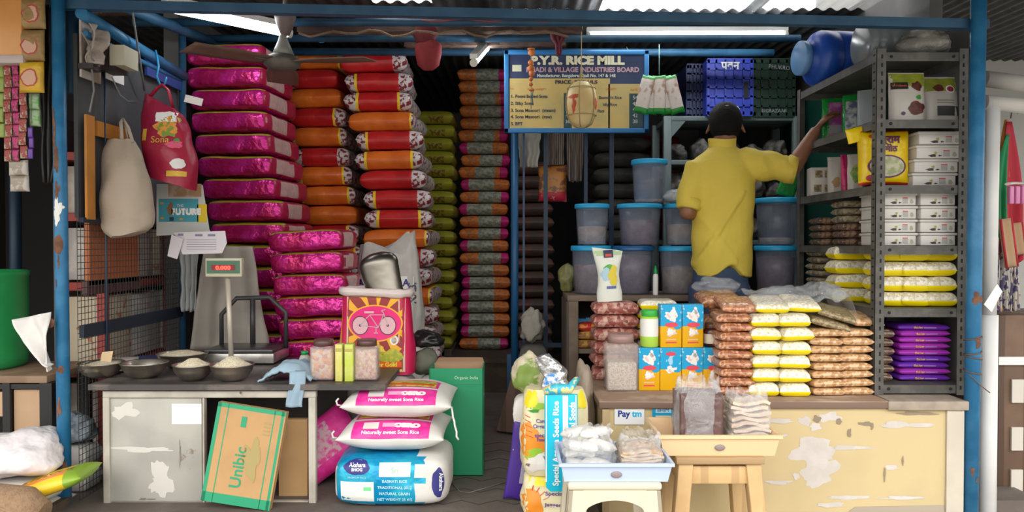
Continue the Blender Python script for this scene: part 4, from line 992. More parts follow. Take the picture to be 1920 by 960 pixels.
for s in ((-26, 94, -8, 114), (-8, 114, 8, 90), (-26, 94, 8, 90), (-8, 114, 18, 114), (8, 90, 18, 114), (18, 118, 26, 94), (18, 118, 14, 122), (14, 122, 22, 124), (4, 90, 4, 80), (0, 80, 8, 80)): strip(*s, 1.6)
strip(-18, 119, 0, 119, 4, WP, 'saddle')
for x, y, rx, ry, mt, s in ((30, 36, 26, 14, mat('paddy_green', (.35, .4, .04), .5, n2=(.6, .5, .05), nscale=60), 3), (10, 46, 12, 10, mat('paddy_yellow', (.75, .55, .05), .5), 5), (38, 66, 8, 9, WHITE, 7), (38, 66, 5, 6, mat('logo_teal', (.4, .5, .5), .5, n2=(.6, .2, .1), nscale=60), 8)):
    disc(body, 'print_motif', mt, pj(.003 if s != 8 else .0036), q(x), q(y), q(rx), q(ry), wob=.3 if s < 7 else .0, seed=s)
patch(body, 'orange_band', mat('band_orange', (.8, .1, .01), .5), pj(.0034), q(-30), q(52), q(15), q(26), 8, 2)
lettering(body, 'Super Gold', q(8), pj(.0042), mat('bright_yellow', (.85, .7, .05), .5), q(18), q(17), bold=.001); patch(body, 'yellow_line', mat('bright_yellow', 0), pj(.003), q(-48), q(53), q(8), q(11), 8, 1)
b = MB()
def rim(u, v):
    a = 2 * PI * u; ca, sa = math.cos(a), math.sin(a); r = q(8) * (1 + .45 * noise.noise(Vector((ca * 2, sa * 2, 3)))); 
    w = q(66) + r * math.cos(2 * PI * v) * .7; d_ = .085 + r * math.cos(2 * PI * v) * .7
    return (w * abs(ca) ** .6 * (1 if ca > 0 else -1), d_ * abs(sa) ** .6 * (1 if sa > 0 else -1), H + q(4) + r * math.sin(2 * PI * v) + q(4) * noise.noise(Vector((ca, sa, 9))) - q(5) * ca * .4)
b.grid(rim, 48, 8, wrapu=True); b.build('rolled_rim', mat('plastic_white', (.72, .62, .6), .4, bump=(40, .6, .006)), t)
b = MB(); b.lathe([(q(60), 0), (q(30), .012), (0, .02)], seg=24, sy=.08 / q(60), c=(0, 0, H - .02)); b.build('rice', RICE, t)
# steel scoop
t = thing('steel_scoop', 'dented steel scoop stuck upright in the rice of the bicycle bag', 'scoop', (P(722, 456, 3.48).x, 3.5, bz + H - .005), (R(-6), R(-14), 0))
b = MB(); r = .082
def scp(u, v):
    a = PI * (.02 + .96 * u) + PI; rr = r * (1 + .15 * v * v) * (1 if v < .75 else math.sqrt(max(0, 1 - ((v - .75) / .26) ** 2)) * .9 + .1)
    return (rr * math.cos(a), rr * .6 * math.sin(a), -.02 + .215 * v)
b.sheet(scp, 24, 20, .0015); b.build('scoop_blade', mat('scoop_steel', (.24, .22, .19), .3, 1, bump=(6, .4, .015)), t)
b = MB(); b.tube([(0, -.03, -.01), (0, .0, -.05), (0, .01, -.08)], .012, 10); b.build('handle', STEEL, t)
# white open bag behind -------------------------------------------------------------------------------------
VD = 4.05
t = thing('open_white_bag', 'tall open white sack with blue and orange print behind the steel scoop', 'rice bag', (P(722, 456, VD).x, VD + .1, .968))
q = lambda px: px * VD / F; H2 = q(190)
f2 = ob(q(66), q(60), .1, .06, H2, 0, .016)
def f3(u, v):
    x, y, z = f2(u, v); a = 2 * PI * u
    k = max(0, v - .6) / .4; z += k * q(18) * (noise.noise(Vector((math.cos(a) * 1.3, math.sin(a) * 1.3, 4))) * 2 + .5 * math.cos(a) * .6)
    return (x * (1 - .12 * k) + q(6) * noise.noise(Vector((math.cos(a) * 2, v * 4, 6))) * (.5 + k), y, z)
b = MB(); b.grid(f3, 48, 20, wrapu=True); b.grid(lambda u, v: tuple(Vector(f3(u, 0)) * (1 - v)), 48, 2, wrapu=True); b.grid(lambda u, v: tuple(Vector(f3(u, 1)) * (1 - v) + Vector((0, 0, H2 * .95)) * v), 48, 2, wrapu=True)
wb = b.build('bag_body', mat('sack_pale', (.55, .53, .5), .6, n2=(.48, .46, .44), nscale=7, bump=(12, .8, .02)), t)
pj = proj_map(wb, (0, 0, 0), (1, 0, 0), (0, 0, 1), .002); pj2 = proj_map(wb, (0, 0, 0), (1, 0, 0), (0, 0, 1), .003)
NV = mat('navy_print', (.03, .03, .2), .5)
patch(wb, 'white_panel', WHITE, pj, q(-56), q(52), q(84), q(128), 8, 4); patch(wb, 'orange_stripe', mat('stripe_orange', (.7, .12, .03), .5), pj2, q(-54), q(44), q(98), q(103), 8, 1); patch(wb, 'orange_stripe', mat('stripe_orange', 0), pj2, q(-54), q(44), q(92), q(94), 8, 1)
patch(wb, 'navy_block', NV, pj2, q(20), q(44), q(82), q(96), 3, 2); lettering(wb, 'A', q(13), pj2, NV, q(-48), q(110), bold=.002); lettering(wb, 'A', q(13), pj2, NV, q(38), q(110), bold=.002)
lettering(wb, 'NABI', q(13), pj2, mat('grey_print2', (.1, .1, .12), .5), q(56), q(96), rot=PI / 2, bold=.002)
# odd bags at its right foot
def crumple(name, label, cat, loc, size, mt, seed=0, am=.15, ground=True):
    b = MB(); t_ = bmesh.new(); bmesh.ops.create_icosphere(t_, subdivisions=4, radius=1)
    for v in t_.verts:
        d = v.co.copy(); k = 1 + am * noise.noise(d * 1.4 + Vector((seed, 0, 0))) * 1.6 + am * .5 * noise.noise(d * 4 + Vector((seed, 3, 0))) - am * .35 * abs(noise.noise(d * 7 + Vector((0, seed, 3))))
        v.co = Vector((d.x * size[0] / 2 * k, d.y * size[1] / 2 * k, max(-size[2] / 2, d.z * size[2] / 2 * k * 1.05) + size[2] / 2))
    mp = {v: b.bm.verts.new(v.co) for v in t_.verts}
    for f in t_.faces: g = b.bm.faces.new([mp[v] for v in f.verts]); g.smooth = True
    t_.free(); return tag(b.build(name, mt, loc=loc), label, cat)
plain_stack('plain sack right of the bicycle bag', -.355, 3.62, 3, P(800, 705, 3.55).z, .15, .2)
z_ = P(800, 705, 3.55).z
crumple('grey_bundle', 'grey green cloth bundle beside the bicycle bag', 'bundle', (P(796, 456, 3.58).x, 3.6, z_), (.13, .14, .12), mat('grey_green', (.13, .14, .1), .8), 3)
crumple('black_bag', 'crumpled black plastic bag on the grey bundle beside the bicycle bag', 'bag', (P(798, 456, 3.6).x, 3.62, z_ + .122), (.15, .12, .08), mat('black_film', (.012, .012, .014), .3), 6, .25)
# white rice sacks in front ----------------------------------------------------------------------------------------
PK = mat('label_pink', (.72, .02, .28), .5, n2=(.78, .05, .34), nscale=30); YL = mat('label_yellow', (.75, .6, .08), .5, n2=(.3, .35, .03), nscale=40, nsharp=(.52, .56)); OL = mat('label_orange', (.75, .1, .03), .5)
def white_sack(label, px, D0, zb, L, Wd, H, seed, name='white_rice_sack', cols=True):
    t = thing(name, label, 'rice sack', (P(px, 456, D0).x, D0 + Wd / 2, zb))
    bd = cushion(L, Wd, H, 34, 26, 3.2, 3.0, .55, .05, seed, .006, 6, 0).build('sack_body', WS, t)
    o_ = Vector((0, 0, 0))
    ey = Vector((0, .55, .83)).normalized(); pj = lambda off: proj_map(bd, (0, -Wd * .28, H * .55), (1, 0, 0), ey, off)
    w = L * .36
    patch(bd, 'pink_label', PK, pj(.0015), -w, w, -H * .36, H * .32, 20, 8, wob=.001, seed=seed); patch(bd, 'white_line', WS, pj(.0025), -w, w, H * .32, H * .4, 20, 2); patch(bd, 'pink_frame', PK, pj(.0015), -w, w, H * .4, H * 1.05, 20, 8)
    patch(bd, 'yellow_frame', YL, pj(.0025), -w * .93, w * .93, H * .46, H * .98, 20, 8); patch(bd, 'orange_scene', OL, pj(.0035), -w * .3, w * .88, H * .56, H * .72, 16, 3, wob=.004); disc(bd, 'green_field', mat('field_green', (.3, .4, .05), .5, n2=(.6, .55, .1), nscale=60), pj(.0045), w * .5, H * .78, w * .42, H * .1, wob=.3)
    patch(bd, 'white_box', WS, pj(.003), -w * .72, -w * .32, -H * .05, H * .22, 4, 4); lettering(bd, 'OBRO', H * .15, pj(.003), WHITE, w * .42, H * .02, bold=.003, sx=1.3)
    lettering(bd, 'Naturally sweet Sona Rice', H * .12, pj(.003), mat('soft_white', (.85, .75, .8), .6), 0, -H * .22, bold=.0006); patch(bd, 'small_print', mat('pale_pink', (.8, .4, .6), .5), pj(.003), -w * .22, w * .15, H * .02, H * .18, 3, 3)
    b = MB(); b.tube([(-L * .49, -Wd * .42, H * .5), (-L * .53, -Wd * .44, H * .5 + .005), (-L * .54, -Wd * .44, H * .5 + .02), (-L * .52, -Wd * .43, H * .5 + .03)], .004, 5); b.build('tied_corner', WS, t)
    return t
w1 = white_sack('white rice sack with a pink label, upper of the two beside the green box', 740, 2.97, .806, .43, .40, .122, 3)
b = MB(); pts = [(.215 + .004 * k, -.18 - .004 * k, .06 - .018 * k + .004 * math.sin(k * 2)) for k in range(8)]; b.tube([(x + .003 * math.sin(k * 3), y, z) for k, (x, y, z) in enumerate(pts)], .004, 5); b.build('loose_string', WS, w1)
white_sack('white rice sack with a pink label, lower one lying on the blue sack', 729, 2.97, .676, .42, .40, .128, 8)
# blue sack
t = thing('blue_rice_sack', 'big blue and white rice sack on the floor under the white sacks', 'rice sack', (P(729, 456, 2.95).x, 2.95 + .2, FZ))
BLS = mat('foil_blue', (.0, .28, .55), .35, .2, n2=(.02, .42, .62), nscale=7, bump=(12, .8, .02))
bd = brick(.45, .40, .194, n=7, ex=6, ez=5, seed=2, amp=.008, fr=7, matfn=lambda x, y, z, n: 1 if x > .52 or x < -.94 else 0).build('sack_body', [BLS, WS], t)
pj = lambda off: proj_map(bd, (0, -.2, 0), (1, 0, 0), (0, 0, 1), off)
disc(bd, 'navy_badge', NV, pj(.0015), -.125, .158, .052, .026, wob=.1); lettering(bd, 'Akshara', .014, pj(.0025), WHITE, -.125, .161, bold=.0006); lettering(bd, 'BHOG', .011, pj(.0025), WHITE, -.125, .146, bold=.0006)
patch(bd, 'white_panel', WHITE, pj(.0015), -.19, -.06, .01, .105, 6, 5); patch(bd, 'green_tab', mat('tab_green', (.2, .7, .3), .5), pj(.0025), -.10, -.07, .07, .085, 1, 1)
patch(bd, 'white_panel', WHITE, pj(.0015), -.04, .08, .125, .175, 6, 4); lettering(bd, 'Sri', .02, pj(.0025), mat('tab_green', 0), .02, .14)
PB2 = mat('pale_blue_print', (.45, .75, .85), .5)
for k, s in enumerate(['BASMATI RICE', 'TRADITIONAL 2012', 'NATURAL GRAIN', 'NET WEIGHT 25 KG']): lettering(bd, s, .011, pj(.0025), PB2, .02, .103 - k * .024, bold=.0004)
lettering(bd, 'PREMIUM RICE', .008, pj(.0025), PB2, -.125, .118)
disc(bd, 'navy_badge', NV, pj(.0015), .185, .10, .024, .055, wob=.12, seed=3); lettering(bd, 'Akshara', .015, pj(.0025), WHITE, .19, .1, rot=PI / 2 * -1, bold=.0005)
# pink sack leaning under the table
b = cushion(.34, .24, .1, 16, 12, 4, 4, .5, .04, 4, .005, 7, 0, lambda x, y, tp: 1 if abs(x) < .5 and abs(y) < .6 else 0)
tag(b.build('pink_rice_sack', [PK, mat('pink_pale_print', (.6, .4, .45), .5, n2=(.7, .05, .3), nscale=40)], loc=(P(600, 456, 3.1).x - .02, 3.32, FZ + .14), rot=(R(68), R(-38), 0)), 'pink printed sack leaning beside the blue sack under the table', 'rice sack')
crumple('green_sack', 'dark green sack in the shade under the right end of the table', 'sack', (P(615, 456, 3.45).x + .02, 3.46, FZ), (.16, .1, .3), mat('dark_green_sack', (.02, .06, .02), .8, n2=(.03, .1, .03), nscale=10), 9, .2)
# cartons -----------------------------------------------------------------------------------------------------------
KR = mat('kraft_card', (.5, .3, .13), .7, n2=(.45, .27, .12), nscale=6); TAPE = mat('green_tape', (.02, .32, .16), .45)
t = thing('biscuit_carton', 'flattened tan carton with green taped edges leaning on the counter front', 'carton', P(440, 960, 2.93) + Vector((0, 0, 0)), (R(-5), R(9), 0))
t.location.z = FZ + .02
q = lambda px: px * 2.93 / F
w, h = q(131) / 2, q(186)
b = MB(); b.box((0, .02, h / 2), (w * 2, .035, h)); cbx = b.build('box_body', KR, t)
mq = flat_map((0, .0025, 0), (1, 0, 0), (0, 0, 1), .0006); mq2 = flat_map((0, .0015, 0), (1, 0, 0), (0, 0, 1), .0006)
for x0, x1, z0, z1 in ((-w, w, h - q(8), h), (-w, w, 0, q(18)), (-w, -w + q(7), 0, h), (w - q(8), w - q(3), 0, h), (-w + q(20), -w + q(22), 0, h), (w - q(22), w - q(20), 0, h)): patch(cbx, 'green_edge', TAPE, mq, x0, x1, z0, z1, 2, 2)
patch(cbx, 'green_print', TAPE, mq2, -q(16), -q(6), h - q(40), h - q(20), 1, 1); lettering(cbx, 'Unibic', q(22), mq2, TAPE, q(3), h * .38, rot=PI / 2, bold=.001); disc(cbx, 'leaf_print', mat('leaf_pale', (.38, .3, .12), .7), mq2, q(14), h * .52, q(20), q(30), wob=.7, seed=3)
for k in range(4): patch(cbx, 'small_print', mat('leaf_pale', 0), mq2, q(28) , q(40), h - q(28) - q(7) * k, h - q(25) - q(7) * k, 1, 1)
b = MB(); a = P(528, 787, 3.1); c_ = P(573, 960, 3.1); b.box((0, 0, 0), (c_.x - a.x + .02, .03, a.z - FZ)); tag(b.build('plain_carton', KR, loc=((a.x + c_.x) / 2 - .004, 3.12, (a.z + FZ) / 2), ), 'plain brown carton standing inside the open bay of the counter', 'carton')
# green box --------------------------------------------------------------------------------------------------------
GRN = mat('green_card', (.01, .27, .12), .5)
t = thing('green_box', 'tall green cardboard box with open flaps on the aisle floor', 'box', (P(860, 456, 3.37).x, 3.37, FZ))
q = lambda px: px * 3.37 / F; x0, x1 = P(805, 456, 3.37).x - t.location.x, P(905, 456, 3.37).x - t.location.x; h = P(860, 691, 3.37).z - FZ; dp = .17
b = MB(); b.box(((x0 + x1) / 2, .002, h / 2), (x1 - x0, .004, h)); b.box(((x0 + x1) / 2, dp, h / 2), (x1 - x0, .004, h)); b.box((x0, dp / 2, h / 2), (.004, dp, h)); b.box((x1, dp / 2, h / 2), (.004, dp, h)); b.box(((x0 + x1) / 2, dp / 2, .003), (x1 - x0, dp, .004)); bx_ = b.build('box_walls', GRN, t)
KI = mat('kraft_inside', (.42, .25, .15), .7)
b = MB(); b.box(((x0 + x1) / 2, .0055, h / 2), (x1 - x0 - .01, .002, h - .002)); b.box(((x0 + x1) / 2, dp - .004, h / 2), (x1 - x0 - .01, .002, h - .002)); b.build('inner_lining', KI, t)
b = MB(); b.prism([(x0 + .01, dp, h), (x1, dp, h), (x1 - .01, dp + .06, h + .012), (x0 + .02, dp + .06, h + .012)], (0, 0, .003)); b.build('flap', KI, t)
mq = flat_map((0, 0, 0), (1, 0, 0), (0, 0, 1), .0006)
lettering(bx_, 'Organic India', q(6), mq, mat('pale_green_print', (.5, .7, .55), .5), q(14), h - q(20)); patch(bx_, 'seam_line', mat('seam_green', (.005, .16, .07), .6), mq, x0, x1, h - q(31), h - q(30.3), 1, 1)
ms = flat_map((x1 + .002, 0, 0), (0, 1, 0), (0, 0, 1), .0006)
patch(bx_, 'torn_hole', mat('torn_dark', (.25, .2, .16), .7), ms, .04, .07, h - q(44), h - q(26), 1, 1); patch(bx_, 'side_print', WHITE, ms, .05, .09, h - q(58), h - q(50), 1, 1)
b = MB(); b.tube([P(840, 905, 3.15) * 1, P(865, 920, 3.12), P(890, 917, 3.12), P(960, 905, 3.15)], .002, 4)
o = MB(); pts = [Vector((P(x, 456, D).x, D, FZ + .003)) for x, D in ((842, 3.3), (862, 3.15), (880, 3.14), (960, 3.3))]; o.tube([p_ - pts[0] for p_ in pts], .002, 5); tag(o.build('floor_string', WR, loc=pts[0]), 'thin string lying on the aisle floor beside the green box', 'string'); b.bm.free()
# ------------------------------------------------------------------ right counter
CZ = P(1400, 746, 3.05).z
CX0, CX1 = P(1130, 456, 3.0).x, P(1776, 456, 3.0).x
CX2 = P(1808, 456, 3.0).x
t = thing('display_counter', 'cream painted counter wall with peeling patches and a worn wooden top', 'counter', (1.0, 3.0, GZ))
L0 = t.location
YW = mat('cream_yellow_paint', (.6, .48, .26), .65, n2=(.55, .44, .24), nscale=3, wear=((.62, .56, .42), 4.5, .68))
WPL = mat('pale_pilaster', (.62, .56, .46), .7, n2=(.55, .5, .42), nscale=5)
b = MB(); b.box(((CX0 + CX1) / 2 - 1, .35, (CZ - .03 - GZ) / 2), (CX1 - CX0, .70, CZ - .03 - GZ)); b.box(((1.4 + CX1) / 2 - 1, .82, (CZ - .03 - GZ) / 2), (CX1 - 1.4, .25, CZ - .03 - GZ)); fr = b.build('counter_wall', YW, t)
b = MB(); b.box(((CX1 + CX2) / 2 - 1 + .001, .4, (CZ - .03 - GZ) / 2), (CX2 - CX1, .82, CZ - .03 - GZ)); b.build('pilaster', WPL, t)
b = MB(); WD = mat('worn_wood', (.34, .23, .16), .75, n2=(.46, .34, .25), nscale=10, stripes=((.2, .13, .1), 2.2, 'Z', .75))
b.box(((CX0 - .015 + 1.47) / 2 - 1, .345, CZ - GZ - .015), (1.47 - CX0 + .015, .72, .03), bev=.004); b.build('wooden_top', WD, t)
b = MB(); b.box(((1.472 + CX2) / 2 - 1, .475, CZ - GZ - .018), (CX2 - 1.472 + .03, .99, .036), bev=.004); b.build('stone_top', mat('dusty_stone', (.3, .25, .2), .8, n2=(.38, .32, .26), nscale=12), t)
# panel boarding on the left part of the front: pale wood edging
b = MB(); b.box((CX0 + .012 - 1, -.006, (CZ - .03 - GZ) / 2), (.026, .012, CZ - .035 - GZ)); b.build('corner_strip', mat('pale_wood_edge', (.5, .38, .22), .7), t)
mq = flat_map((0, 0, 0), (1, 0, 0), (0, 0, 1), .0006); mq2 = flat_map((0, 0, 0), (1, 0, 0), (0, 0, 1), .0014); mq3 = flat_map((0, 0, 0), (1, 0, 0), (0, 0, 1), .0022)
def ct(px, py): q_ = P(px, py, 3.0) - L0; return q_.x, q_.z
PEEL = mat('peeled_plaster', (.56, .52, .48), .8, n2=(.62, .58, .55), nscale=12); SCR = mat('dark_scrape', (.28, .22, .16), .8)
px_ = 3.0 / F
for x, y, rx, ry, s, mt in ((1530, 845, 42, 26, 1, PEEL), (1535, 885, 34, 30, 2, PEEL), (1512, 835, 18, 14, 5, PEEL), (1508, 788, 14, 8, 3, PEEL), (1552, 783, 20, 9, 4, PEEL), (1530, 800, 12, 6, 6, PEEL), (1493, 892, 6, 7, 7, PEEL),
                         (1595, 839, 42, 4, 8, PEEL), (1690, 797, 46, 6, 9, PEEL), (1672, 876, 14, 4, 10, PEEL), (1458, 904, 22, 5, 11, PEEL), (1590, 932, 36, 4, 12, PEEL), (1560, 946, 28, 5, 13, PEEL), (1462, 789, 24, 5, 14, PEEL), (1690, 933, 40, 3, 15, PEEL), (1465, 816, 10, 3, 16, PEEL),
                         (1592, 812, 4, 9, 20, SCR), (1532, 785, 8, 6, 21, SCR), (1572, 790, 6, 5, 22, SCR), (1622, 794, 14, 3, 23, SCR), (1658, 890, 1.5, 14, 24, SCR), (1692, 864, 1.5, 8, 25, SCR), (1720, 775, 34, 3, 26, SCR), (1635, 799, 3, 5, 27, SCR), (1780, 779, 3, 8, 28, SCR)):
    disc(fr, 'peeled_patch' if mt is PEEL else 'scrape', mt, flat_map((0, 0, 0), (1, 0, 0), (0, 0, 1), .0004 + s * .00012), *ct(x, y), rx * px_, ry * px_, wob=.45, seed=s)
b = MB(); pts = [ct(x, y) for x, y in ((1590, 975), (1592, 958), (1604, 950), (1660, 949), (1770, 947), (1772, 975))]; b.prism([(x, -.0012, z) for x, z in pts], (0, -.0012, 0)); b.build('cement_patch', mat('cement', (.4, .34, .27), .85), fr)
# posters
PO = thing('payment_poster', 'white payment sign with blue lettering on the left of the counter front', 'poster', (P(1180, 778, 2.995).x, 2.996, P(1180, 778, 2.995).z))
b = MB(); b.box((0, -.0015, 0), (56 * px_, .002, 36 * px_)); b.build('sheet', mat('poster_white', (.8, .82, .85), .4), PO)
mo = flat_map((0, -.0028, 0), (1, 0, 0), (0, 0, 1), .0003)
lettering(PO, 'Pay', 12 * px_, mo, mat('paytm_navy', (.01, .04, .25), .5), -22 * px_, -3 * px_, 'LEFT', .0012); lettering(PO, 'tm', 12 * px_, mo, mat('paytm_cyan', (.0, .45, .8), .5), 5 * px_, -3 * px_, 'LEFT', .0012)
PO = thing('framed_notice', 'blue framed notice on the counter front beside the white payment sign', 'notice', (P(1243, 787, 2.995).x, 2.996, P(1243, 787, 2.995).z))
b = MB(); b.box((0, -.0015, 0), (40 * px_, .002, 58 * px_)); b.build('sheet', mat('notice_blue', (.0, .3, .55), .4), PO); mo = flat_map((0, -.0028, 0), (1, 0, 0), (0, 0, 1), .0003)
patch(PO, 'notice_panel', mat('notice_cream', (.7, .6, .4), .5), mo, -14 * px_, 15 * px_, -24 * px_, 8 * px_, 1, 1); patch(PO, 'notice_header', mat('notice_pale', (.35, .6, .75), .5), mo, -14 * px_, 15 * px_, 13 * px_, 24 * px_, 1, 1); lettering(PO, 'BHIM', 7 * px_, flat_map((0, -.0032, 0), (1, 0, 0), (0, 0, 1), .0003), NAVY, 0, 15 * px_)
# ------------------------------------------------------------------ shelf table with tubs
SZ = P(1300, 553, 4.1).z
SX0, SX1 = P(1064, 456, 4.06).x, 1.585
t = thing('shelf_table', 'brown wooden shelf table carrying the clear tubs behind the counter', 'table', ((SX0 + SX1) / 2, 4.25, FZ)); cxm = t.location.x
BW = mat('brown_wood', (.16, .115, .085), .7, n2=(.2, .15, .11), nscale=9)
h = SZ - FZ
b = MB(); b.box((0, 0, h - .015), (SX1 - SX0, .40, .03), bev=.003); b.build('table_top', BW, t)
for x in (SX0 + .03, SX1 - .03, SX0 + .03 + .28):
    for y in (-.17, .17):
        if x > SX0 + .1 and x < SX1 - .1 and y < 0 and False: continue
        b = MB(); b.box((x - cxm, y, (h - .03) / 2), (.055, .055, h - .03), bev=.003); b.build('leg', BW, t)
z1 = P(1100, 658, 4.08).z - FZ
b = MB(); b.box((0, 0, z1), (SX1 - SX0 - .01, .36, .025)); b.build('lower_shelf', BW, t); b = MB(); b.box((0, .19, h / 2), (SX1 - SX0, .012, h - .05)); b.build('back_board', mat('dark_back', (.04, .035, .03), .8), t)
b = MB(); b.box((SX0 - cxm + .0, 0, h / 2), (.012, .4, h - .06)); b.build('side_board', mat('dark_side', (.09, .07, .055), .8), t)
# small packets on that shelf
zz = FZ + z1 + .0135
for k, (px, w, hh_, cl) in enumerate([(1092, 16, 50, (.02, .2, .45)), (1107, 16, 52, (.03, .22, .4)), (1120, 14, 46, (.02, .18, .4))]):
    b = MB(); b.box((0, 0, m(hh_, 4.15) / 2), (m(w, 4.15), .05, m(hh_, 4.15)), bev=.002); tag(b.build('blue_carton', mat('blue_carton%d' % k, cl, .5, n2=(.5, .2, .05), nscale=30, nsharp=(.56, .6)), loc=(P(px, 456, 4.2).x, 4.25, zz)), 'small blue carton on the lower shelf of the wooden table', 'carton', 'blue cartons on the lower shelf')
PKT = [mat('candy_red', (.6, .03, .03), .35, n2=(.75, .3, .05), nscale=30, nsharp=(.52, .56)), mat('candy_gold', (.55, .32, .08), .35, n2=(.3, .12, .04), nscale=30, nsharp=(.5, .54)), mat('candy_magenta', (.75, .02, .12), .35, n2=(.7, .5, .5), nscale=40, nsharp=(.6, .62))]
for k, (px, py, sz, mi_, lb) in enumerate([(1100, 638, .16, 1, 'gold and brown sweet packet at the bottom of the small pile on the wooden shelf'), (1104, 620, .15, 1, 'gold sweet packet in the middle of the small pile on the wooden shelf'), (1108, 600, .14, 0, 'orange red packet on top of the small pile on the wooden shelf')]):
    me = cushion(sz, .1, .042, 12, 8, 4, 4, .5, .03, k, .005, 12); tag(me.build('sweet_packet', PKT[mi_], loc=(P(px, 456, 4.1).x, 4.12, zz + k * .045)), lb, 'packet')
t = thing('packet_strip', 'hanging strip of small magenta packets left of the big clear jar', 'packets', (P(1127, 600, 3.72).x, 3.72, P(1127, 600, 3.72).z))
for k in range(5):
    b = cushion(.05, .045, .016, 8, 6, 4, 4, .5, .02, k, .001, 9); b.build('sachet', PKT[2] if k else mat('candy_lime', (.5, .55, .03), .4), t, loc=(.004 * math.sin(k * 2), -.004, -.02 - k * .048), rot=(R(90), R(90), 0))
b = MB(); b.tube([(0, 0, .0), (0, .02, .06), (.02, .1, .3)], .0015, 4); b.build('string', WR, t)
t = None
# tubs ------------------------------------------------------------------------------
TUBW = film('tub_plastic', (.42, .48, .62), .78, .22, bump=None)
LID = mat('tub_lid', (.02, .38, .72), .35); LIDD = mat('tub_lid_dark', (.01, .1, .28), .35)
def tub(label, px, D, zb, wtop, hpx, fill, fc, lid=LID, off=0):
    t = thing('clear_tub', label, 'tub', (P(px, 456, D).x, D + off, zb)); r1 = m(wtop, D) / 2; r0 = r1 * .86; H = m(hpx, D)
    b = MB(); b.lathe([(0, .002), (r0, .002), (r0 + (r1 - r0) * .5, H * .45), (r1 * .985, H * .9), (r1 * .95, H * .9), (r0 * .96, .006), (0, .006)], seg=36); b.build('tub_wall', TUBW, t)
    b = MB(); b.lathe([(0, H * .89), (r1 * .98, H * .89), (r1 * 1.05, H * .895), (r1 * 1.06, H * .91), (r1 * 1.05, H * .985), (r1 * 1.0, H), (r1 * .88, H * .995), (0, H * .985)], seg=36); b.build('lid', lid, t)
    if fill:
        b = MB(); rr = lambda z: (r0 + (r1 - r0) * (z / H)) * .93
        b.lathe([(0, .008), (r0 * .93, .008), (rr(H * fill), H * fill), (r0 * .4, H * fill * 1.04), (0, H * fill)], seg=28); b.build('contents', mat('tub_fill_%s' % fc, {'brown': (.2, .11, .09), 'tan': (.42, .3, .22), 'purple': (.17, .08, .1), 'rice': (.5, .38, .3)}[fc], .7, bump=(60, .8, .01), n2={'brown': (.3, .18, .15), 'tan': (.55, .42, .32), 'purple': (.25, .14, .17), 'rice': (.62, .5, .4)}[fc], nscale=25), t)
    return t, H
T0 = SZ + .001
hb_ = 90
a1_, H1 = tub('clear blue-lidded tub at the left end of the bottom row', 1108, 4.2, T0, 72, hb_, .6, 'brown')
a2_, _ = tub('clear tub with a dark blue lid in the bottom row', 1186, 4.2, T0, 76, hb_, .8, 'purple', LIDD)
a3_, _ = tub('bottom row tub with pale packets inside, left of the man', 1274, 4.2, T0, 74, hb_ - 1, .55, 'tan')
a4_, _ = tub('lower one of the two tubs right of the man', 1455, 4.2, T0, 76, hb_, .75, 'purple')
T1 = T0 + H1 + .0015
hm = 77
b1_, H2_ = tub('narrow blue-lidded tub at the left end of the middle row', 1110, 4.2, T1, 62, hm, .45, 'rice')
b2_, _ = tub('wide blue-lidded tub in the middle row under the single top tub', 1199, 4.2, T1, 80, hm, .6, 'purple')
b3_, _ = tub('middle row tub partly behind the man', 1280, 4.2, T1, 70, hm, .5, 'rice')
b4_, _ = tub('upper one of the two tubs right of the man', 1456, 4.2, T1, 76, 88, .16, 'rice')
T2 = T1 + H2_ + .0015
tub('single clear tub on top of the tub pile', 1217, 4.2, T2, 64, 82, .1, 'tan')
crumple('white_bag', 'small knotted white plastic bag on the tub left of the man', 'bag', (P(1268, 456, 4.2).x, 4.2, T2), (.15, .14, .075), mat('white_film', (.42, .46, .48), .4), 4, .2)
crumple('olive_packet', 'small olive packet beside the left end of the tub shelf', 'packet', (P(1062, 456, 4.35).x + .005, 4.35, SZ + .001), (.10, .1, .16), mat('olive_film', (.22, .22, .08), .4), 14, .2)
t = thing('glue_bottle', 'thin white bottle with a pointed green cap in front of the tubs', 'bottle', (P(1229, 456, 4.08).x, 4.075, T0))
b = MB(); b.lathe([(0, 0), (.013, 0), (.014, .005), (.014, .10), (.01, .112), (0, .112)], seg=16); b.build('bottle_body', WHITE, t)
b = MB(); b.lathe([(.01, .112), (.01, .125), (.003, .155), (0, .156)], seg=14); b.build('cap', mat('cap_green', 0), t)
t = thing('green_pouch', 'green foil pouch standing on the upper right tub beside the man', 'pouch', (P(1478, 372, 4.2).x, 4.2, T1 + m(88, 4.2) + .001))
cushion(.15, .1, .03, 12, 8, 4, 4, .5, .03, 5, .003, 9).build('pouch_body', mat('green_foil', (.01, .28, .04), .3, bump=(30, 1, .01)), t, loc=(0, 0, .078), rot=(R(90), R(-70), 0))
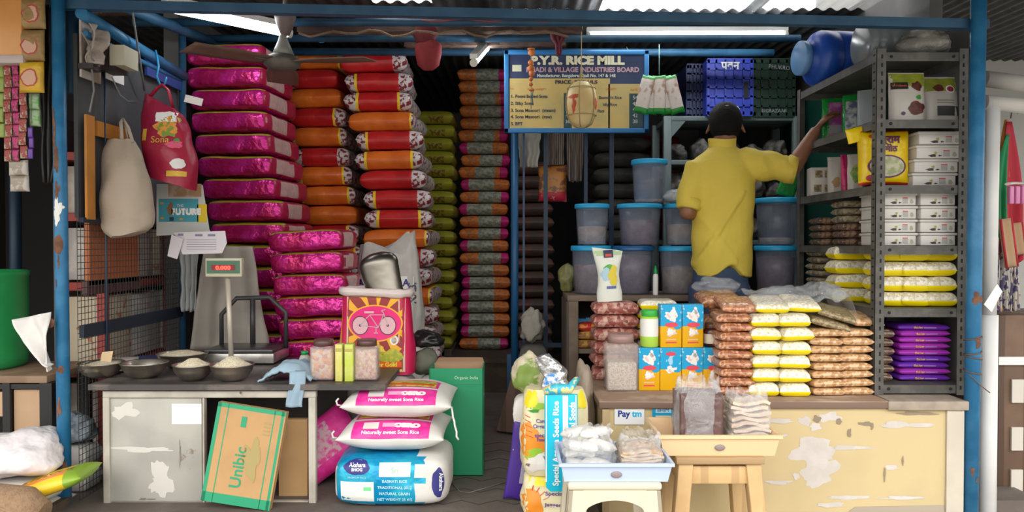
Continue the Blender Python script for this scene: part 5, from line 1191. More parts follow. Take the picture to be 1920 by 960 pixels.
# slotted-angle rack ---------------------------------------------------------------------
RX0, RX1, RY0, RY1 = P(1641, 456, 3.1).x, P(1814, 456, 3.1).x, 3.1, 3.96
RZ = [P(1700, y, 3.1).z for y in (98, 224, 347, 461, 579, 722)]
t = thing('slotted_steel_rack', 'tall grey slotted-angle steel rack standing on the right end of the counter', 'rack', ((RX0 + RX1) / 2, (RY0 + RY1) / 2, CZ + .001)); L1 = t.location
HOLE = mat('slot_dark', (.01, .01, .01), .8)
zt = RZ[0] + .015
for sx, x in ((1, RX0), (-1, RX1)):
    for sy, y in ((1, RY0), (-1, RY1)):
        b = MB(); b.box((x + sx * .019 - L1.x, y + sy * .001 - L1.y, (zt - L1.z) / 2), (.038, .002, zt - L1.z)); b.box((x + sx * .001 - L1.x, y + sy * .019 - L1.y, (zt - L1.z) / 2), (.002, .038, zt - L1.z)); 
        if sy > 0:
            b.mi = 1; z = .03
            while z < zt - L1.z - .02:
                b.box((x + sx * .022 - L1.x, y - .0004 - L1.y, z), (.007, .001, .016)); b.box((x - sx * .0004 - L1.x, y + .02 - L1.y, z + .01), (.001, .016, .007)); z += .034
        b.build('post', [GREYM, HOLE], t)
for k, z in enumerate(RZ):
    b = MB(); cx_, cy_ = (RX0 + RX1) / 2 - L1.x, (RY0 + RY1) / 2 - L1.y; zc = z - L1.z
    b.box((cx_, cy_, zc - .001), (RX1 - RX0 - .006, RY1 - RY0 - .006, .002)); b.box((cx_, RY0 + .005 - L1.y, zc - .017), (RX1 - RX0 - .006, .002, .034)); b.box((cx_, RY1 - .005 - L1.y, zc - .017), (RX1 - RX0 - .006, .002, .034))
    b.box((RX0 + .005 - L1.x, cy_, zc - .017), (.002, RY1 - RY0 - .01, .034)); b.box((RX1 - .005 - L1.x, cy_, zc - .017), (.002, RY1 - RY0 - .01, .034)); sh = b.build('shelf', GREYM, t)
    for sx in (.06, RX1 - RX0 - .06): b = MB(); b.cyl((RX0 + sx - L1.x, RY0 + .004 - L1.y, zc - .016), (RX0 + sx - L1.x, RY0 + .001 - L1.y, zc - .016), .006, seg=10); b.build('bolt', HOLE, sh)
S_ = [z + .001 for z in RZ]
# white food boxes
BXW = mat('white_plastic_box', (.62, .6, .57), .4)
def white_box(mesh_, label, x, y, z, rz=0, grp='white plastic food boxes on the rack'):
    o = dup(mesh_, (x, y, z), (0, 0, rz), label); return o
def make_wb(w, d_, h):
    t = thing('food_box', 'x', 'box', (0, 0, 0), group='white plastic food boxes on the rack')
    b = MB(); b.box((0, 0, h * .39), (w * .93, d_ * .93, h * .78), bev=.004, ); bb_ = b.build('box_body', BXW, t)
    b = MB(); b.box((0, 0, h * .86), (w, d_, h * .2), bev=.004); b.build('lid', BXW, t)
    mo = flat_map((0, -d_ * .465, 0), (1, 0, 0), (0, 0, 1), .0008)
    disc(bb_, 'printed_date', mat('print_black', (.05, .03, .03), .5), mo, -w * .12, h * .2, w * .09, h * .08, wob=.4); disc(bb_, 'printed_date', MT['print_black'], mo, w * .03, h * .2, w * .04, h * .05, wob=.4, seed=2)
    disc(bb_, 'printed_leaf', mat('print_olive', (.35, .35, .05), .5), mo, -w * .07, h * .42, w * .04, h * .08, wob=.4, seed=3)
    patch(bb_, 'printed_panel', mat('print_grey', (.38, .4, .38), .5), mo, w * .1, w * .24, h * .14, h * .5, 1, 1); patch(bb_, 'printed_red', mat('print_red', (.6, .08, .08), .5), mo, w * .1, w * .24, h * .52, h * .6, 1, 1)
    disc(bb_, 'printed_tree', mat('print_sage', (.35, .36, .26), .5), mo, w * .34, h * .3, w * .05, h * .16, wob=.3, seed=5)
    return t
pb = make_wb(.152, .2, .054)
first = True
for c_, cx in enumerate((RX0 + .118, RX0 + .278)):
    for r in range(4):
        lb = 'white food box, %s in the %s column on the middle rack shelf' % (ORD[3 - r], ('left', 'right')[c_])
        if first: o = pb; o['label'] = lb; o.location = (cx, 3.24, S_[3] + r * .0545); first = False
        else: white_box(pb, lb, cx, 3.24 + .003 * (r % 2), S_[3] + r * .0545)
pb2 = make_wb(.19, .17, .0565); 
for r in range(4):
    x = P(1757 - (3 - r) * -3 if 0 else 1757 - (3 - r) * 0 + (r - 1.5) * 4, 456, 3.18).x; lb = 'white food box, %s of the stack beside the yellow snack bag' % ORD[3 - r]
    if r == 0: pb2['label'] = lb; pb2.location = (x, 3.26, S_[2])
    else: white_box(pb2, lb, x, 3.26, S_[2] + r * .057, R(-1))
# date pouches
def pouch(name, label, cat, px, D, zb, wpx, hpx, base, th=.03, rz=0, lean=6, seed=0, dec=None, grp=None, dxy=(0, 0)):
    """stand-up pouch facing -y"""
    t = thing(name, label, cat, (P(px, 456, D).x + dxy[0], D + .03, zb), (R(-lean), 0, rz), grp); w = m(wpx, D); h = m(hpx, D)
    b = MB()
    def f(u, v):
        a = 2 * PI * u; ca, sa = math.cos(a), math.sin(a); k = th * (.35 + .65 * math.sin(PI * min(1, .25 + v * .75))) * (1 - v ** 6 * .9) ; n_ = noise.noise(Vector((ca * 2, sa * 2, v * 3 + seed))) * .003
        return (w / 2 * abs(ca) ** .7 * (1 if ca > 0 else -1) + n_, (k + n_) * sa, h * v)
    b.grid(f, 32, 14, wrapu=True); b.grid(lambda u, v: tuple(Vector(f(u, 0)) * (1 - v)), 32, 1, wrapu=True); b.grid(lambda u, v: tuple(Vector(f(u, 1)) * (1 - v) + Vector((0, 0, h)) * v), 32, 1, wrapu=True)
    bd = b.build('pouch_body', base, t)
    if dec: dec(bd, w, h, lambda off=.0015: proj_map(bd, (0, 0, 0), (1, 0, 0), (0, 0, 1), off))
    return t
PWH = mat('pouch_white', (.55, .52, .48), .35, bump=(12, .5, .01)); PGR = mat('pouch_lime', (.3, .34, .03), .45, n2=(.22, .27, .03), nscale=20); DAT = mat('date_brown', (.09, .02, .015), .45, n2=(.14, .04, .02), nscale=40)
def dec1(bd, w, h, pj):
    patch(bd, 'lime_top', PGR, pj(), -w * .5, w * .48, h * .72, h * .98, 8, 3, wob=.003); patch(bd, 'black_label', BLACK, pj(.0025), -w * .47, -w * .02, h * .65, h * .79, 3, 2); lettering(bd, 'Vrindavan', h * .05, pj(.0035), mat('label_orangered', (.7, .12, .03), .5), -w * .25, h * .7)
    disc(bd, 'date_picture', DAT, pj(.0025), w * .18, h * .26, w * .24, h * .13, wob=.2, seed=2); disc(bd, 'date_picture', DAT, pj(.0025), w * .22, h * .72, w * .16, h * .09, wob=.3, seed=3); disc(bd, 'small_seal', mat('seal_dark', (.1, .05, .1), .5), pj(.0025), -w * .2, h * .16, w * .06, h * .035); disc(bd, 'leaf', mat('leaf_g', (.05, .3, .03), .5), pj(.0025), w * .25, h * .48, w * .08, h * .04, wob=.3)
def dec2(bd, w, h, pj):
    patch(bd, 'lime_top', PGR, pj(), -w * .48, w * .5, h * .68, h * .96, 8, 3, wob=.003); patch(bd, 'nutrition_block', mat('block_grey', (.05, .05, .055), .5), pj(.0025), -w * .2, w * .42, h * .16, h * .36, 3, 2); disc(bd, 'round_seal', WHITE, pj(.0028), w * .22, h * .72, w * .14, h * .085); disc(bd, 'round_seal', mat('seal_red', (.3, .03, .06), .5), pj(.0034), w * .22, h * .72, w * .1, h * .06)
    disc(bd, 'date_picture', DAT, pj(.0025), -w * .1, h * .74, w * .16, h * .07, wob=.2); 
    for k in range(2): patch(bd, 'text_line', mat('line_grey', (.25, .26, .24), .6), pj(.0025), -w * .2, w * .3, h * (.42 + .05 * k), h * (.44 + .05 * k), 2, 1)
pouch('date_pouch', 'white and lime pouch with brown dates printed, left one on the top rack shelf', 'pouch', 1706, 3.17, S_[1], 68, 96, PWH, dec=dec1, lean=4)
pouch('date_pouch', 'white and lime pouch showing its printed back, right of the dates pouch', 'pouch', 1770, 3.22, S_[1], 66, 92, PWH, dec=dec2, seed=4, lean=5)
# green and purple pouches seen through the open side of the rack
GF = mat('green_foil', 0); PU = mat('purple_print', (.3, .04, .22), .4, n2=(.45, .2, .4), nscale=25)
def dec3(bd, w, h, pj): patch(bd, 'purple_panel', PU, pj(), -w * .3, w * .26, h * .02, h * .9, 5, 6); patch(bd, 'grey_panel', mat('panel_grey', (.28, .26, .28), .5), pj(.0028), -w * .3, w * .26, h * .2, h * .38, 3, 2)
def dec4(bd, w, h, pj): patch(bd, 'silver_panel', mat('panel_silver', (.45, .47, .45), .4, n2=(.1, .12, .2), nscale=30), pj(), -w * .35, w * .1, h * .02, h * .85, 5, 6)
HP = pouch('seed_pouch', 'green pouch with a purple panel that the man is reaching for', 'pouch', 1574, 3.82, S_[1], 56, 86, GF, dec=dec3, lean=3, rz=R(-12))
pouch('seed_pouch', 'green and silver pouch just right of the purple one on the rack', 'pouch', 1606, 3.68, S_[1], 44, 86, GF, dec=dec4, seed=3, lean=4, rz=R(-30))
pouch('seed_pouch', 'silver grey pouch nearest the rack post on the second shelf', 'pouch', 1632, 3.52, S_[1], 40, 86, mat('silver_pouch', (.32, .36, .38), .35), seed=6, lean=3, rz=R(-35))
# third shelf: carton, pouches, yellow snack bag
t = thing('white_carton', 'white carton with brown picture panels on the third rack shelf', 'carton', (P(1535, 456, 3.85).x + .02, 3.86, S_[2]), (0, 0, R(-8)))
b = MB(); b.box((0, 0, .07), (.13, .09, .14), bev=.002); b.build('box_body', PWH, t); mo = flat_map((0, -.0455, 0), (1, 0, 0), (0, 0, 1), .0006)
for x0, z0 in ((-.05, .02), (.0, .02), (-.045, .09), (.0, .09)): patch(t, 'nut_picture', mat('nut_pic', (.15, .1, .05), .5, n2=(.35, .28, .15), nscale=60), mo, x0, x0 + .035, z0, z0 + .035, 1, 1)
def dec5(bd, w, h, pj): disc(bd, 'nut_picture', mat('nut_tan', (.4, .25, .1), .5), pj(), 0, h * .3, w * .25, h * .12, wob=.3)
def dec6(bd, w, h, pj): disc(bd, 'fruit_picture', mat('fruit_green', (.1, .3, .06), .5, n2=(.4, .4, .1), nscale=40), pj(), 0, h * .45, w * .32, h * .22, wob=.3)
pouch('nut_pouch', 'white pouch with a nut picture beside the white carton', 'pouch', 1572, 3.7, S_[2], 30, 72, PWH, dec=dec5, th=.02, rz=R(-15))
pouch('pink_pouch', 'narrow pink foil pouch standing between white pouches', 'pouch', 1591, 3.6, S_[2], 16, 74, mat('pink_foil', (.6, .03, .15), .3, bump=(30, 1, .01)), th=.018)
pouch('fruit_pouch', 'white pouch with a green fruit picture beside the yellow snack bag', 'pouch', 1610, 3.5, S_[2], 30, 72, PWH, dec=dec6, th=.02, rz=R(-15))
YB = mat('snack_yellow', (.8, .58, .0), .3, n2=(.74, .5, .0), nscale=6, bump=(12, .8, .015))
SKR = mat('snack_red', (.6, .05, .02), .4); SKP = mat('snack_purple', (.12, .02, .1), .45)
t = thing('yellow_snack_bag', 'big yellow snack bag with dark lettering on the third rack shelf', 'snack bag', (P(1654, 456, 3.22).x + .008, 3.235, S_[2] + .001), (R(-3), 0, 0))
w, h = m(96, 3.22), .238
b = cushion(h - .004, w, .07, 26, 18, 5, 4, .45, .04, 3, .004, 8, 0, lambda x, y, tp: 1 if abs(x) > .93 else 0, jag=.004); bd = b.build('bag_body', [YB, SKR], t, loc=(0, .03, h / 2 + .001), rot=(R(90), R(-90), 0))
bpy.context.view_layer.update()
# local frame of the rotated body: find axes so text reads upright
Mi = bd.matrix_local.inverted().to_3x3(); ex = Mi @ Vector((1, 0, 0)); ey = Mi @ Vector((0, 0, 1)); o_ = bd.matrix_local.inverted() @ Vector((0, .0, h / 2))
pjy = lambda off: proj_map(bd, o_, ex, ey, off)
disc(bd, 'bowl_ring', SKP, pjy(.002), 0, -h * .16, w * .37, h * .2, seg=36); disc(bd, 'snack_picture', mat('puff_white', (.6, .58, .42), .6, n2=(.35, .4, .2), nscale=30), pjy(.003), 0, -h * .16, w * .33, h * .175, seg=36)
lettering(bd, 'संग्राम', h * .13, pjy(.003), SKP, w * .0, h * .25, bold=.002); lettering(bd, 'मोठ', h * .1, pjy(.003), SKP, w * .08, h * .1, bold=.0015)
disc(bd, 'red_seal', mat('seal_maroon', (.35, .02, .05), .5), pjy(.003), -w * .3, -h * .36, w * .1, h * .055); disc(bd, 'red_mark', SKR, pjy(.003), -w * .28, h * .36, w * .06, h * .03, wob=.3)
b = cushion(.06, .09, .016, 12, 10, 2.2, 2.2, .6, .0, 3, .004, 12); b.build('top_corner', YB, bd, loc=(h * .42, w * .5, .03), rot=(0, 0, R(14)))
# packets: generic --------------------------------------------------------------------------
PNUT = mat('peanut_pack', (.4, .2, .1), .35, vor=(95, [(.6, .28, .14), (.45, .18, .08), (.66, .38, .24), (.36, .13, .06)]))
PUFF = mat('puffed_rice_pack', (.8, .74, .58), .45, vor=(110, [(.86, .82, .68), (.76, .7, .54), (.9, .86, .76), (.66, .6, .44)]))
TANP = mat('tan_pack', (.5, .3, .15), .35, vor=(80, [(.66, .4, .2), (.52, .29, .13), (.72, .5, .3), (.44, .24, .1)]))
KHK = mat('khaki_pack', (.3, .23, .12), .4, vor=(120, [(.34, .26, .13), (.27, .2, .1), (.4, .32, .18), (.22, .16, .08)]))
DBR = mat('dark_pack', (.16, .09, .05), .3, vor=(70, [(.2, .11, .07), (.12, .07, .05), (.3, .2, .13), (.08, .05, .04)]))
SEED = mat('seed_pack', (.3, .25, .17), .35, vor=(80, [(.34, .28, .18), (.22, .17, .11), (.42, .36, .25), (.16, .12, .08)]))
YBS = mat('pack_yellow', (.85, .68, .0), .4)
# a clear gloss over the loose food: slight coat
for q_ in (PNUT, PUFF, TANP, KHK, DBR, SEED):
    pn = q_.node_tree.nodes['Principled BSDF']; pn.inputs['Coat Weight'].default_value = .6; pn.inputs['Coat Roughness'].default_value = .12
yf = lambda x, y, tp: 1 if not tp else 0
def packs(L, Wd, H, mts, fn=None, n=3, am=.003, c=.36, a=6, bb_=6, up=.5, s0=0): return [cushion(L, Wd, H * .95, 20, 14, a, bb_, c, .04, s + s0, am, 14, 0, fn, up=up, jag=.004).mesh('food_packet', mts) for s in range(n)]
def column(pr, n, px, D, zb, pit, desc, where, grp, cat='packet', jx=.005, rz=6, rx=0, name='food_packet', dx=0):
    for k in range(n):
        o = bpy.data.objects.new(name, pr[(k * 2 + n) % len(pr)]); C.objects.link(o)
        o.location = (P(px, 456, D).x + rnd.uniform(-jx, jx) + dx, D + .1 + rnd.uniform(-jx, jx), zb + pit * (n - 1 - k)); o.rotation_euler = (R(rx), R(rnd.uniform(-1, 1)), R(rnd.uniform(-rz, rz)))
        tag(o, '%s, %s %s' % (desc, ORD[k], where), cat, grp)
c0 = CZ + .001
q = lambda px: m(px, 3.07)
pA = packs(q(66), .19, .036, [PNUT]); pB = packs(q(57), .19, .0545, [PUFF, YBS], yf, up=.62); pD = packs(q(63), .19, .033, [TANP], a=4)
column(pA, 9, 1384, 3.07, c0, .0365, 'reddish brown peanut packet', 'in the left counter column', 'peanut packets on the counter')
column(pB, 6, 1441, 3.06, c0, .055, 'yellow based puffed rice packet', 'in the left yellow column', 'puffed rice packets on the counter')
column(pB, 6, 1496, 3.045, c0, .0555, 'yellow based puffed rice packet', 'in the right yellow column', 'puffed rice packets on the counter')
column(pD, 8, 1555, 3.07, c0, .0335, 'tan snack packet', 'in the left tan column', 'tan packets on the counter')
column(pD, 8, 1612, 3.08, c0, .0335, 'tan snack packet', 'in the right tan column', 'tan packets on the counter', dx=-.006)
# rear columns, only their tops show
column(packs(q(66), .19, .036, [PNUT]), 10, 1384 - 3, 3.30, c0, .0365, 'peanut packet', 'in the rear left counter column', 'peanut packets in the rear column')
column(pB, 6, 1443, 3.29, c0, .0555, 'puffed rice packet', 'in the rear yellow column', 'puffed rice packets in the rear column')
pK = packs(q(70), .19, .036, [KHK], s0=5)
column(pK, 9, 1510, 3.29, c0, .0365, 'khaki snack packet', 'in the rear khaki column', 'khaki packets in the rear column')
column(pD, 10, 1577, 3.30, c0, .0335, 'tan snack packet', 'in the rear tan column', 'tan packets in the rear column', dx=-.012)
zA = c0 + 9 * .0365; zB = c0 + 6 * .055; zD = c0 + 8 * .0335
def lone(me, label, px, D, z, rot, name='food_packet', cat='packet'):
    o = bpy.data.objects.new(name, me); C.objects.link(o); o.location = (P(px, 456, D).x, D, z); o.rotation_euler = rot; return tag(o, label, cat)
lone(packs(q(72), .15, .034, [PNUT], s0=20)[0], 'plump peanut packet tilted forward on top of the left counter column', 1380, 3.19, zA + .016, (R(14), 0, 0))
lone(packs(q(64), .15, .04, [PUFF, YBS], yf, s0=21)[0], 'puffed rice packet tilted forward on the left yellow column', 1440, 3.17, zB + .014, (R(14), 0, R(-3)))
lone(packs(q(64), .15, .04, [PUFF, YBS], yf, s0=23)[0], 'puffed rice packet tilted forward on the right yellow column', 1497, 3.17, zB + .018, (R(14), R(3), R(-4)))
lone(packs(q(76), .16, .03, [KHK], s0=24)[0], 'khaki packet lying on the left tan column', 1548, 3.17, zD + .01, (R(8), R(14), R(-6)))
lone(packs(q(72), .16, .03, [KHK], s0=25)[0], 'khaki packet lying crosswise above the other khaki packet', 1562, 3.18, zD + .045, (R(10), R(16), R(-10)))
lone(packs(q(60), .16, .032, [TANP], s0=26)[0], 'tan packet tilted on top of the right tan column', 1612, 3.2, zD + .018, (R(12), R(4), R(4)))
lone(packs(q(84), .16, .055, [PNUT], s0=27)[0], 'large loose peanut packet in front of the man', 1345, 3.5, c0 + 10 * .0365 - .03, (R(10), R(-4), 0))
plain = lone(packs(q(84), .18, .3, [PNUT], n=1, s0=29)[0], 'tall bag of peanuts under the loose peanut packet', 1345, 3.52, c0, (0, 0, 0), 'peanut_bag', 'bag')
# clear film thrown over the pile
FILM = film('clear_film', (.75, .78, .82), .78, .08, bump=(14, 1.0, .03))
b = MB(); x0, x1 = P(1400, 456, 3.3).x, P(1594, 456, 3.3).x; zf = c0 + 10 * .0365 + .03
def fm(u, v):
    x = x0 + (x1 - x0) * u; y = 3.16 + .27 * v
    z = zf + .02 * math.sin(u * PI) + .03 * noise.noise(Vector((u * 5, v * 3, 1))) + .012 * noise.noise(Vector((u * 14, v * 8, 3)))
    if u > .6: z += .03 * math.sin((u - .6) / .4 * PI)
    if u > .85: z -= (u - .85) * .9
    if v < .3: z -= (.3 - v) * .25 * (.6 + .5 * noise.noise(Vector((u * 6, 0, 5)))) 
    return (x - x0, y - 3.3, z - zf)
b.sheet(fm, 44, 18, .0008); tag(b.build('plastic_sheet', FILM, loc=(x0, 3.3, zf)), 'crumpled clear plastic sheet thrown over the counter packets', 'plastic sheet')
b = MB(); tb = bmesh.new()
o = crumple('film_wrap', 'clear film wrapped over the large peanut packet', 'plastic wrap', (P(1345, 456, 3.5).x, 3.5, c0 + .385), (.21, .17, .07), FILM, 12, .25); tb.free(); b.bm.free()
# rack packets
q = lambda px: m(px, 3.18)
pY = packs(q(56), .17, .062, [PUFF, YBS], yf, up=.6, s0=30)
for c_, (px, D, w_) in enumerate(((1676, 3.17, 'front left'), (1722, 3.16, 'front middle'), (1770, 3.16, 'front right'))):
    if c_ == 0: dx = .012
    column(pY, 4, px + (8 if c_ == 0 else 3), D, S_[4], .063, 'puffed rice packet', 'in the %s rack column' % w_, 'puffed rice packets on the rack', jx=.003, rz=4)
pY2 = packs(.115, .2, .062, [PUFF, YBS], yf, up=.6, s0=33)
for k in range(4):
    o = lone(pY2[k % 3], 'puffed rice packet, %s of those jutting past the rack post' % ORD[3 - k], 1622, 3.5, S_[4] + .063 * k, (0, 0, R(90 + (k * 37 % 11) - 5))); o['group'] = 'puffed rice packets jutting from the rack'; o.location.x = 1.535 + .005 * (k % 2)
for k in range(7):
    o = lone(packs(.2, .17, .032, [SEED], n=1, s0=40 + k)[0], 'grey brown seed packet, %s of the lower shelf pile' % ORD[6 - k], 1545, 3.8, S_[4] + .033 * k, (0, 0, R((k * 29 % 13) - 6))); o['group'] = 'seed packets on the lower rack shelf'; o.location.x = RX0 + .12
for k in range(6):
    o = lone(packs(.2, .17, .033, [DBR if k < 3 else SEED], n=1, s0=50 + k)[0], 'brown spice packet, %s of the pile beside the white boxes' % ORD[5 - k], 1560, 3.52, S_[3] + .034 * k, (0, 0, R((k * 31 % 15) - 7))); o['group'] = 'brown packets on the middle rack shelf'; o.location.x = RX0 + .125
for k in range(4):
    o = lone(packs(.2, .17, .033, [DBR], n=1, s0=60 + k)[0], 'dark brown packet, %s of the rear middle shelf pile' % ORD[3 - k], 1530, 3.78, S_[3] + .034 * k, (0, 0, R((k * 31 % 15) - 7))); o['group'] = 'dark packets at the back of the middle rack shelf'; o.location.x = RX0 + .12
# purple bags
PUP = mat('purple_bag', (.16, .03, .42), .35, n2=(.13, .02, .36), nscale=5); PUM = mat('violet_bag', (.34, .03, .4), .35); GLD = mat('gold_text', (.7, .45, .05), .5)
def purple(mt, s):
    t = thing('purple_packet', 'x', 'packet', (0, 0, 0), group='purple packets on the bottom rack shelf')
    bd = cushion(q(96), .17, .025, 18, 10, 6, 5, .4, .02, s, .002, 9).build('packet_body', mt, t)
    pj = proj_map(bd, (0, -.08, .0125), (1, 0, 0), (0, 0, 1), .0015); lettering(bd, 'Golden', .0085, pj, GLD, -.022, -.004, bold=.0006); patch(bd, 'small_print', mat('lilac', (.4, .25, .5), .5), pj, .0, .05, -.003, .001, 3, 1)
    return t
pp0, pp1 = purple(PUP, 1), purple(PUM, 2)
zp = .0262
for k in range(9):
    src = (pp0, pp1, pp1, pp1, pp1, pp0, pp0, pp1, pp0)[8 - k]; lb = '%s packet with gold lettering, %s of the pile' % (('dark purple' if src is pp0 else 'violet'), ORD[8 - k])
    loc = (P(1738, 456, 3.17).x + .004 * math.sin(k * 2.3), 3.26, S_[5] + zp * k)
    if k == 0: src['label'] = lb; src.location = loc
    elif k == 1: src['label'] = lb; src.location = loc
    else: dup(src, loc, (0, 0, R(math.sin(k * 3) * 3)), lb)
for k in range(6):
    o = lone(packs(.075, .16, .034, [DBR], n=1, s0=70 + k)[0], 'dark shiny packet, %s of the pile left of the purple packets' % ORD[5 - k], 1664, 3.17, S_[5] + .036 * k, (0, 0, R((k * 23 % 9) - 4))); o.location.x = RX0 + .077; o.location.y = 3.25; o['group'] = 'dark packets beside the purple packets'
# top of the rack: drum, clear tub, wrapped bundle -----------------------------------------------
DB = mat('drum_blue', (.012, .07, .42), .35, n2=(.015, .09, .46), nscale=4); DL = mat('drum_lid', (.12, .28, .55), .35)
t = thing('blue_drum', 'blue plastic drum lying on its side on top of the rack', 'drum', (P(1497, 110, 3.78).x, 3.78, S_[0] + .137), (0, R(90), R(8)))
b = MB(); b.lathe([(.0, .025), (.075, .025), (.075, .05), (.10, .062), (.125, .08), (.135, .1), (.135, .16), (.13, .165), (.135, .17), (.135, .31), (.13, .33), (0, .335)], seg=40); b.build('drum_body', DB, t)
b = MB(); b.lathe([(0, 0), (.078, 0), (.083, .004), (.083, .03), (.076, .034), (0, .034)], seg=36); b.build('screw_lid', DL, t)
t = thing('clear_drum', 'grey clear plastic container lying beside the blue drum', 'container', (P(1612, 85, 3.4).x, 3.4, S_[0] + .107), (0, R(90), R(5)))
b = MB(); b.lathe([(0, 0), (.08, 0), (.1, .01), (.105, .03), (.1, .04), (.105, .05), (.105, .08), (.1, .09), (.105, .1), (.105, .19), (0, .19)], seg=36); b.build('container_wall', mat('grey_clear', (.2, .23, .25), .2, trans=0), t)
crumple('wrapped_bundle', 'large dusty bundle in clear plastic on top of the rack', 'bundle', (P(1745, 456, 3.22).x - .02, 3.27, S_[0] + .001), (.20, .26, .13), mat('dusty_plastic', (.3, .29, .26), .35, bump=(18, 1, .02)), 5, .16)
# things on the counter, left part ------------------------------------------------------------
MBX = mat('milk_blue', (.0, .36, .68), .45, vor=None, n2=(.3, .62, .82), nscale=60, nsharp=(.6, .62)); MYL = mat('milk_yellow', (.78, .42, .0), .45)
SPW = mat('splash_white', (.85, .82, .8), .5, n2=(.75, .55, .5), nscale=45, nsharp=(.52, .58)); RO = mat('oval_red', (.75, .06, .1), .45); LPK = mat('print_pinkish', (.8, .5, .3), .5)
def milk(front=True):
    t = thing('milk_carton', 'x', 'carton', (0, 0, 0), group='blue and yellow milk powder cartons'); w, h, d_ = m(39.5, 3.2), m(80, 3.2), .055
    b = MB(); b.box((0, d_ / 2, h / 2), (w, d_, h), bev=.0015); bb_ = b.build('carton_body', MYL, t); mo = lambda off: flat_map((0, 0, 0), (1, 0, 0), (0, 0, 1), off)
    patch(bb_, 'blue_half', MBX, mo(.0006), -w / 2, w / 2, h * .5, h, 4, 3); disc(bb_, 'blue_wave', MBX, mo(.0004), w * .3, h * .5, w * .2, h * .08)
    tb_ = MB(); tb_.box((0, d_ / 2, h + .0006), (w * .98, d_ * .96, .001)); tb_.build('blue_top', MBX, bb_)
    ms = flat_map((w / 2, 0, 0), (0, 1, 0), (0, 0, 1), .0006); patch(bb_, 'blue_side', MBX, ms, .001, d_, h * .5, h, 1, 1); ms = flat_map((-w / 2, d_, 0), (0, -1, 0), (0, 0, 1), .0006); patch(bb_, 'blue_side', MBX, ms, .001, d_, h * .5, h, 1, 1)
    if front:
        disc(bb_, 'milk_splash', SPW, mo(.0012), 0, h * .76, w * .34, h * .12, wob=.45, seed=3); disc(bb_, 'milk_splash', SPW, mo(.0012), w * .12, h * .86, w * .1, h * .08, wob=.5, seed=5); disc(bb_, 'red_oval', RO, mo(.0018), w * .02, h * .53, w * .32, h * .055)
        disc(bb_, 'cup_picture', SPW, mo(.0012), 0, h * .36, w * .25, h * .09, wob=.4, seed=8); patch(bb_, 'red_text_line', RO, mo(.0014), -w * .26, w * .26, h * .1, h * .13, 1, 1); patch(bb_, 'small_print', LPK, mo(.0014), -w * .26, w * .24, h * .17, h * .2, 1, 1)
    else:
        disc(bb_, 'red_oval', RO, mo(.0014), 0, h * .86, w * .24, h * .05); disc(bb_, 'milk_splash', mat('milk_paleblue', (.35, .65, .85), .5), mo(.0012), 0, h * .7, w * .12, h * .1, wob=.3); disc(bb_, 'milk_splash', SPW, mo(.0012), 0, h * .48, w * .24, h * .08, wob=.5, seed=2)
    return t
mf, mb_ = milk(), milk(False)
zc1 = c0; zc2 = c0 + m(80, 3.2) + .0025
used = {}
for (src, px, z, lb) in ((mf, 1218, zc1, 'milk powder carton at the left end of the lower row'), (mb_, 1258.5, zc1, 'milk powder carton showing a plainer side, second in the lower row'), (mf, 1299, zc1, 'milk powder carton, third from the left in the lower row'), (mf, 1339.5, zc1, 'milk powder carton at the right end of the lower row'),
                         (mf, 1259, zc2, 'milk powder carton on the upper row beside the green capped bottle'), (mf, 1300, zc2, 'milk powder carton at the right of the upper row')):
    loc = (P(px, 456, 3.2).x, 3.2, z)
    if src not in used: used[src] = 1; src['label'] = lb; src.location = loc
    else: dup(src, loc, (0, 0, R(3) if z == zc2 else 0), lb)
t = thing('powder_bottle', 'white and lime bottle with a green cap on the left milk carton', 'bottle', (P(1218, 456, 3.23).x, 3.228, zc2))
b = MB(); r = .038; b.lathe([(0, 0), (r * .9, 0), (r, .004), (r, .045), (r, .118), (r * .86, .128), (0, .128)], seg=26, mfn=lambda i: 0 if i in (0, 1, 2) else (1 if i == 3 else 0)); b.build('bottle_body', [mat('lime_label', (.42, .68, .08), .45), WHITE], t)
b = MB(); b.lathe([(r * .88, .128), (r * .9, .13), (r * .9, .15), (r * .84, .154), (0, .154)], seg=24); b.build('cap', mat('cap_bright', (.03, .42, .05), .4), t)
t = thing('honey_jar', 'dark brown jar with a cream label on the right milk cartons', 'jar', (P(1336, 456, 3.23).x, 3.235, zc2))
b = MB(); r = .034; b.lathe([(0, 0), (r, 0), (r, .068), (r * .8, .078), (0, .078)], seg=24); jb = b.build('jar_body', mat('jar_dark', (.05, .015, .01), .15), t)
b = MB(); b.lathe([(r * .82, .078), (r * .85, .08), (r * .85, .1), (0, .101)], seg=24); b.build('lid', mat('lid_dark', (.1, .04, .02), .4), t)
b = MB(); b.grid(lambda u, v: ((r + .0008) * math.cos(PI + PI * u), (r + .0008) * math.sin(PI + PI * u), .014 + .04 * v), 16, 2); b.build('label', mat('label_cream', (.65, .6, .5), .5), jb)
j = sqjar('big clear plastic jar half full of pale rice flakes at the left of the counter', 1166, mat('flakes', (.6, .52, .42), .6, vor=(200, [(.68, .62, .54), (.58, .5, .42), (.5, .4, .32), (.7, .64, .58)])), mat('cap_clear', (.35, .22, .2), .3), w=60, D=3.2, h=106, fl=.5)
j.location.z = c0
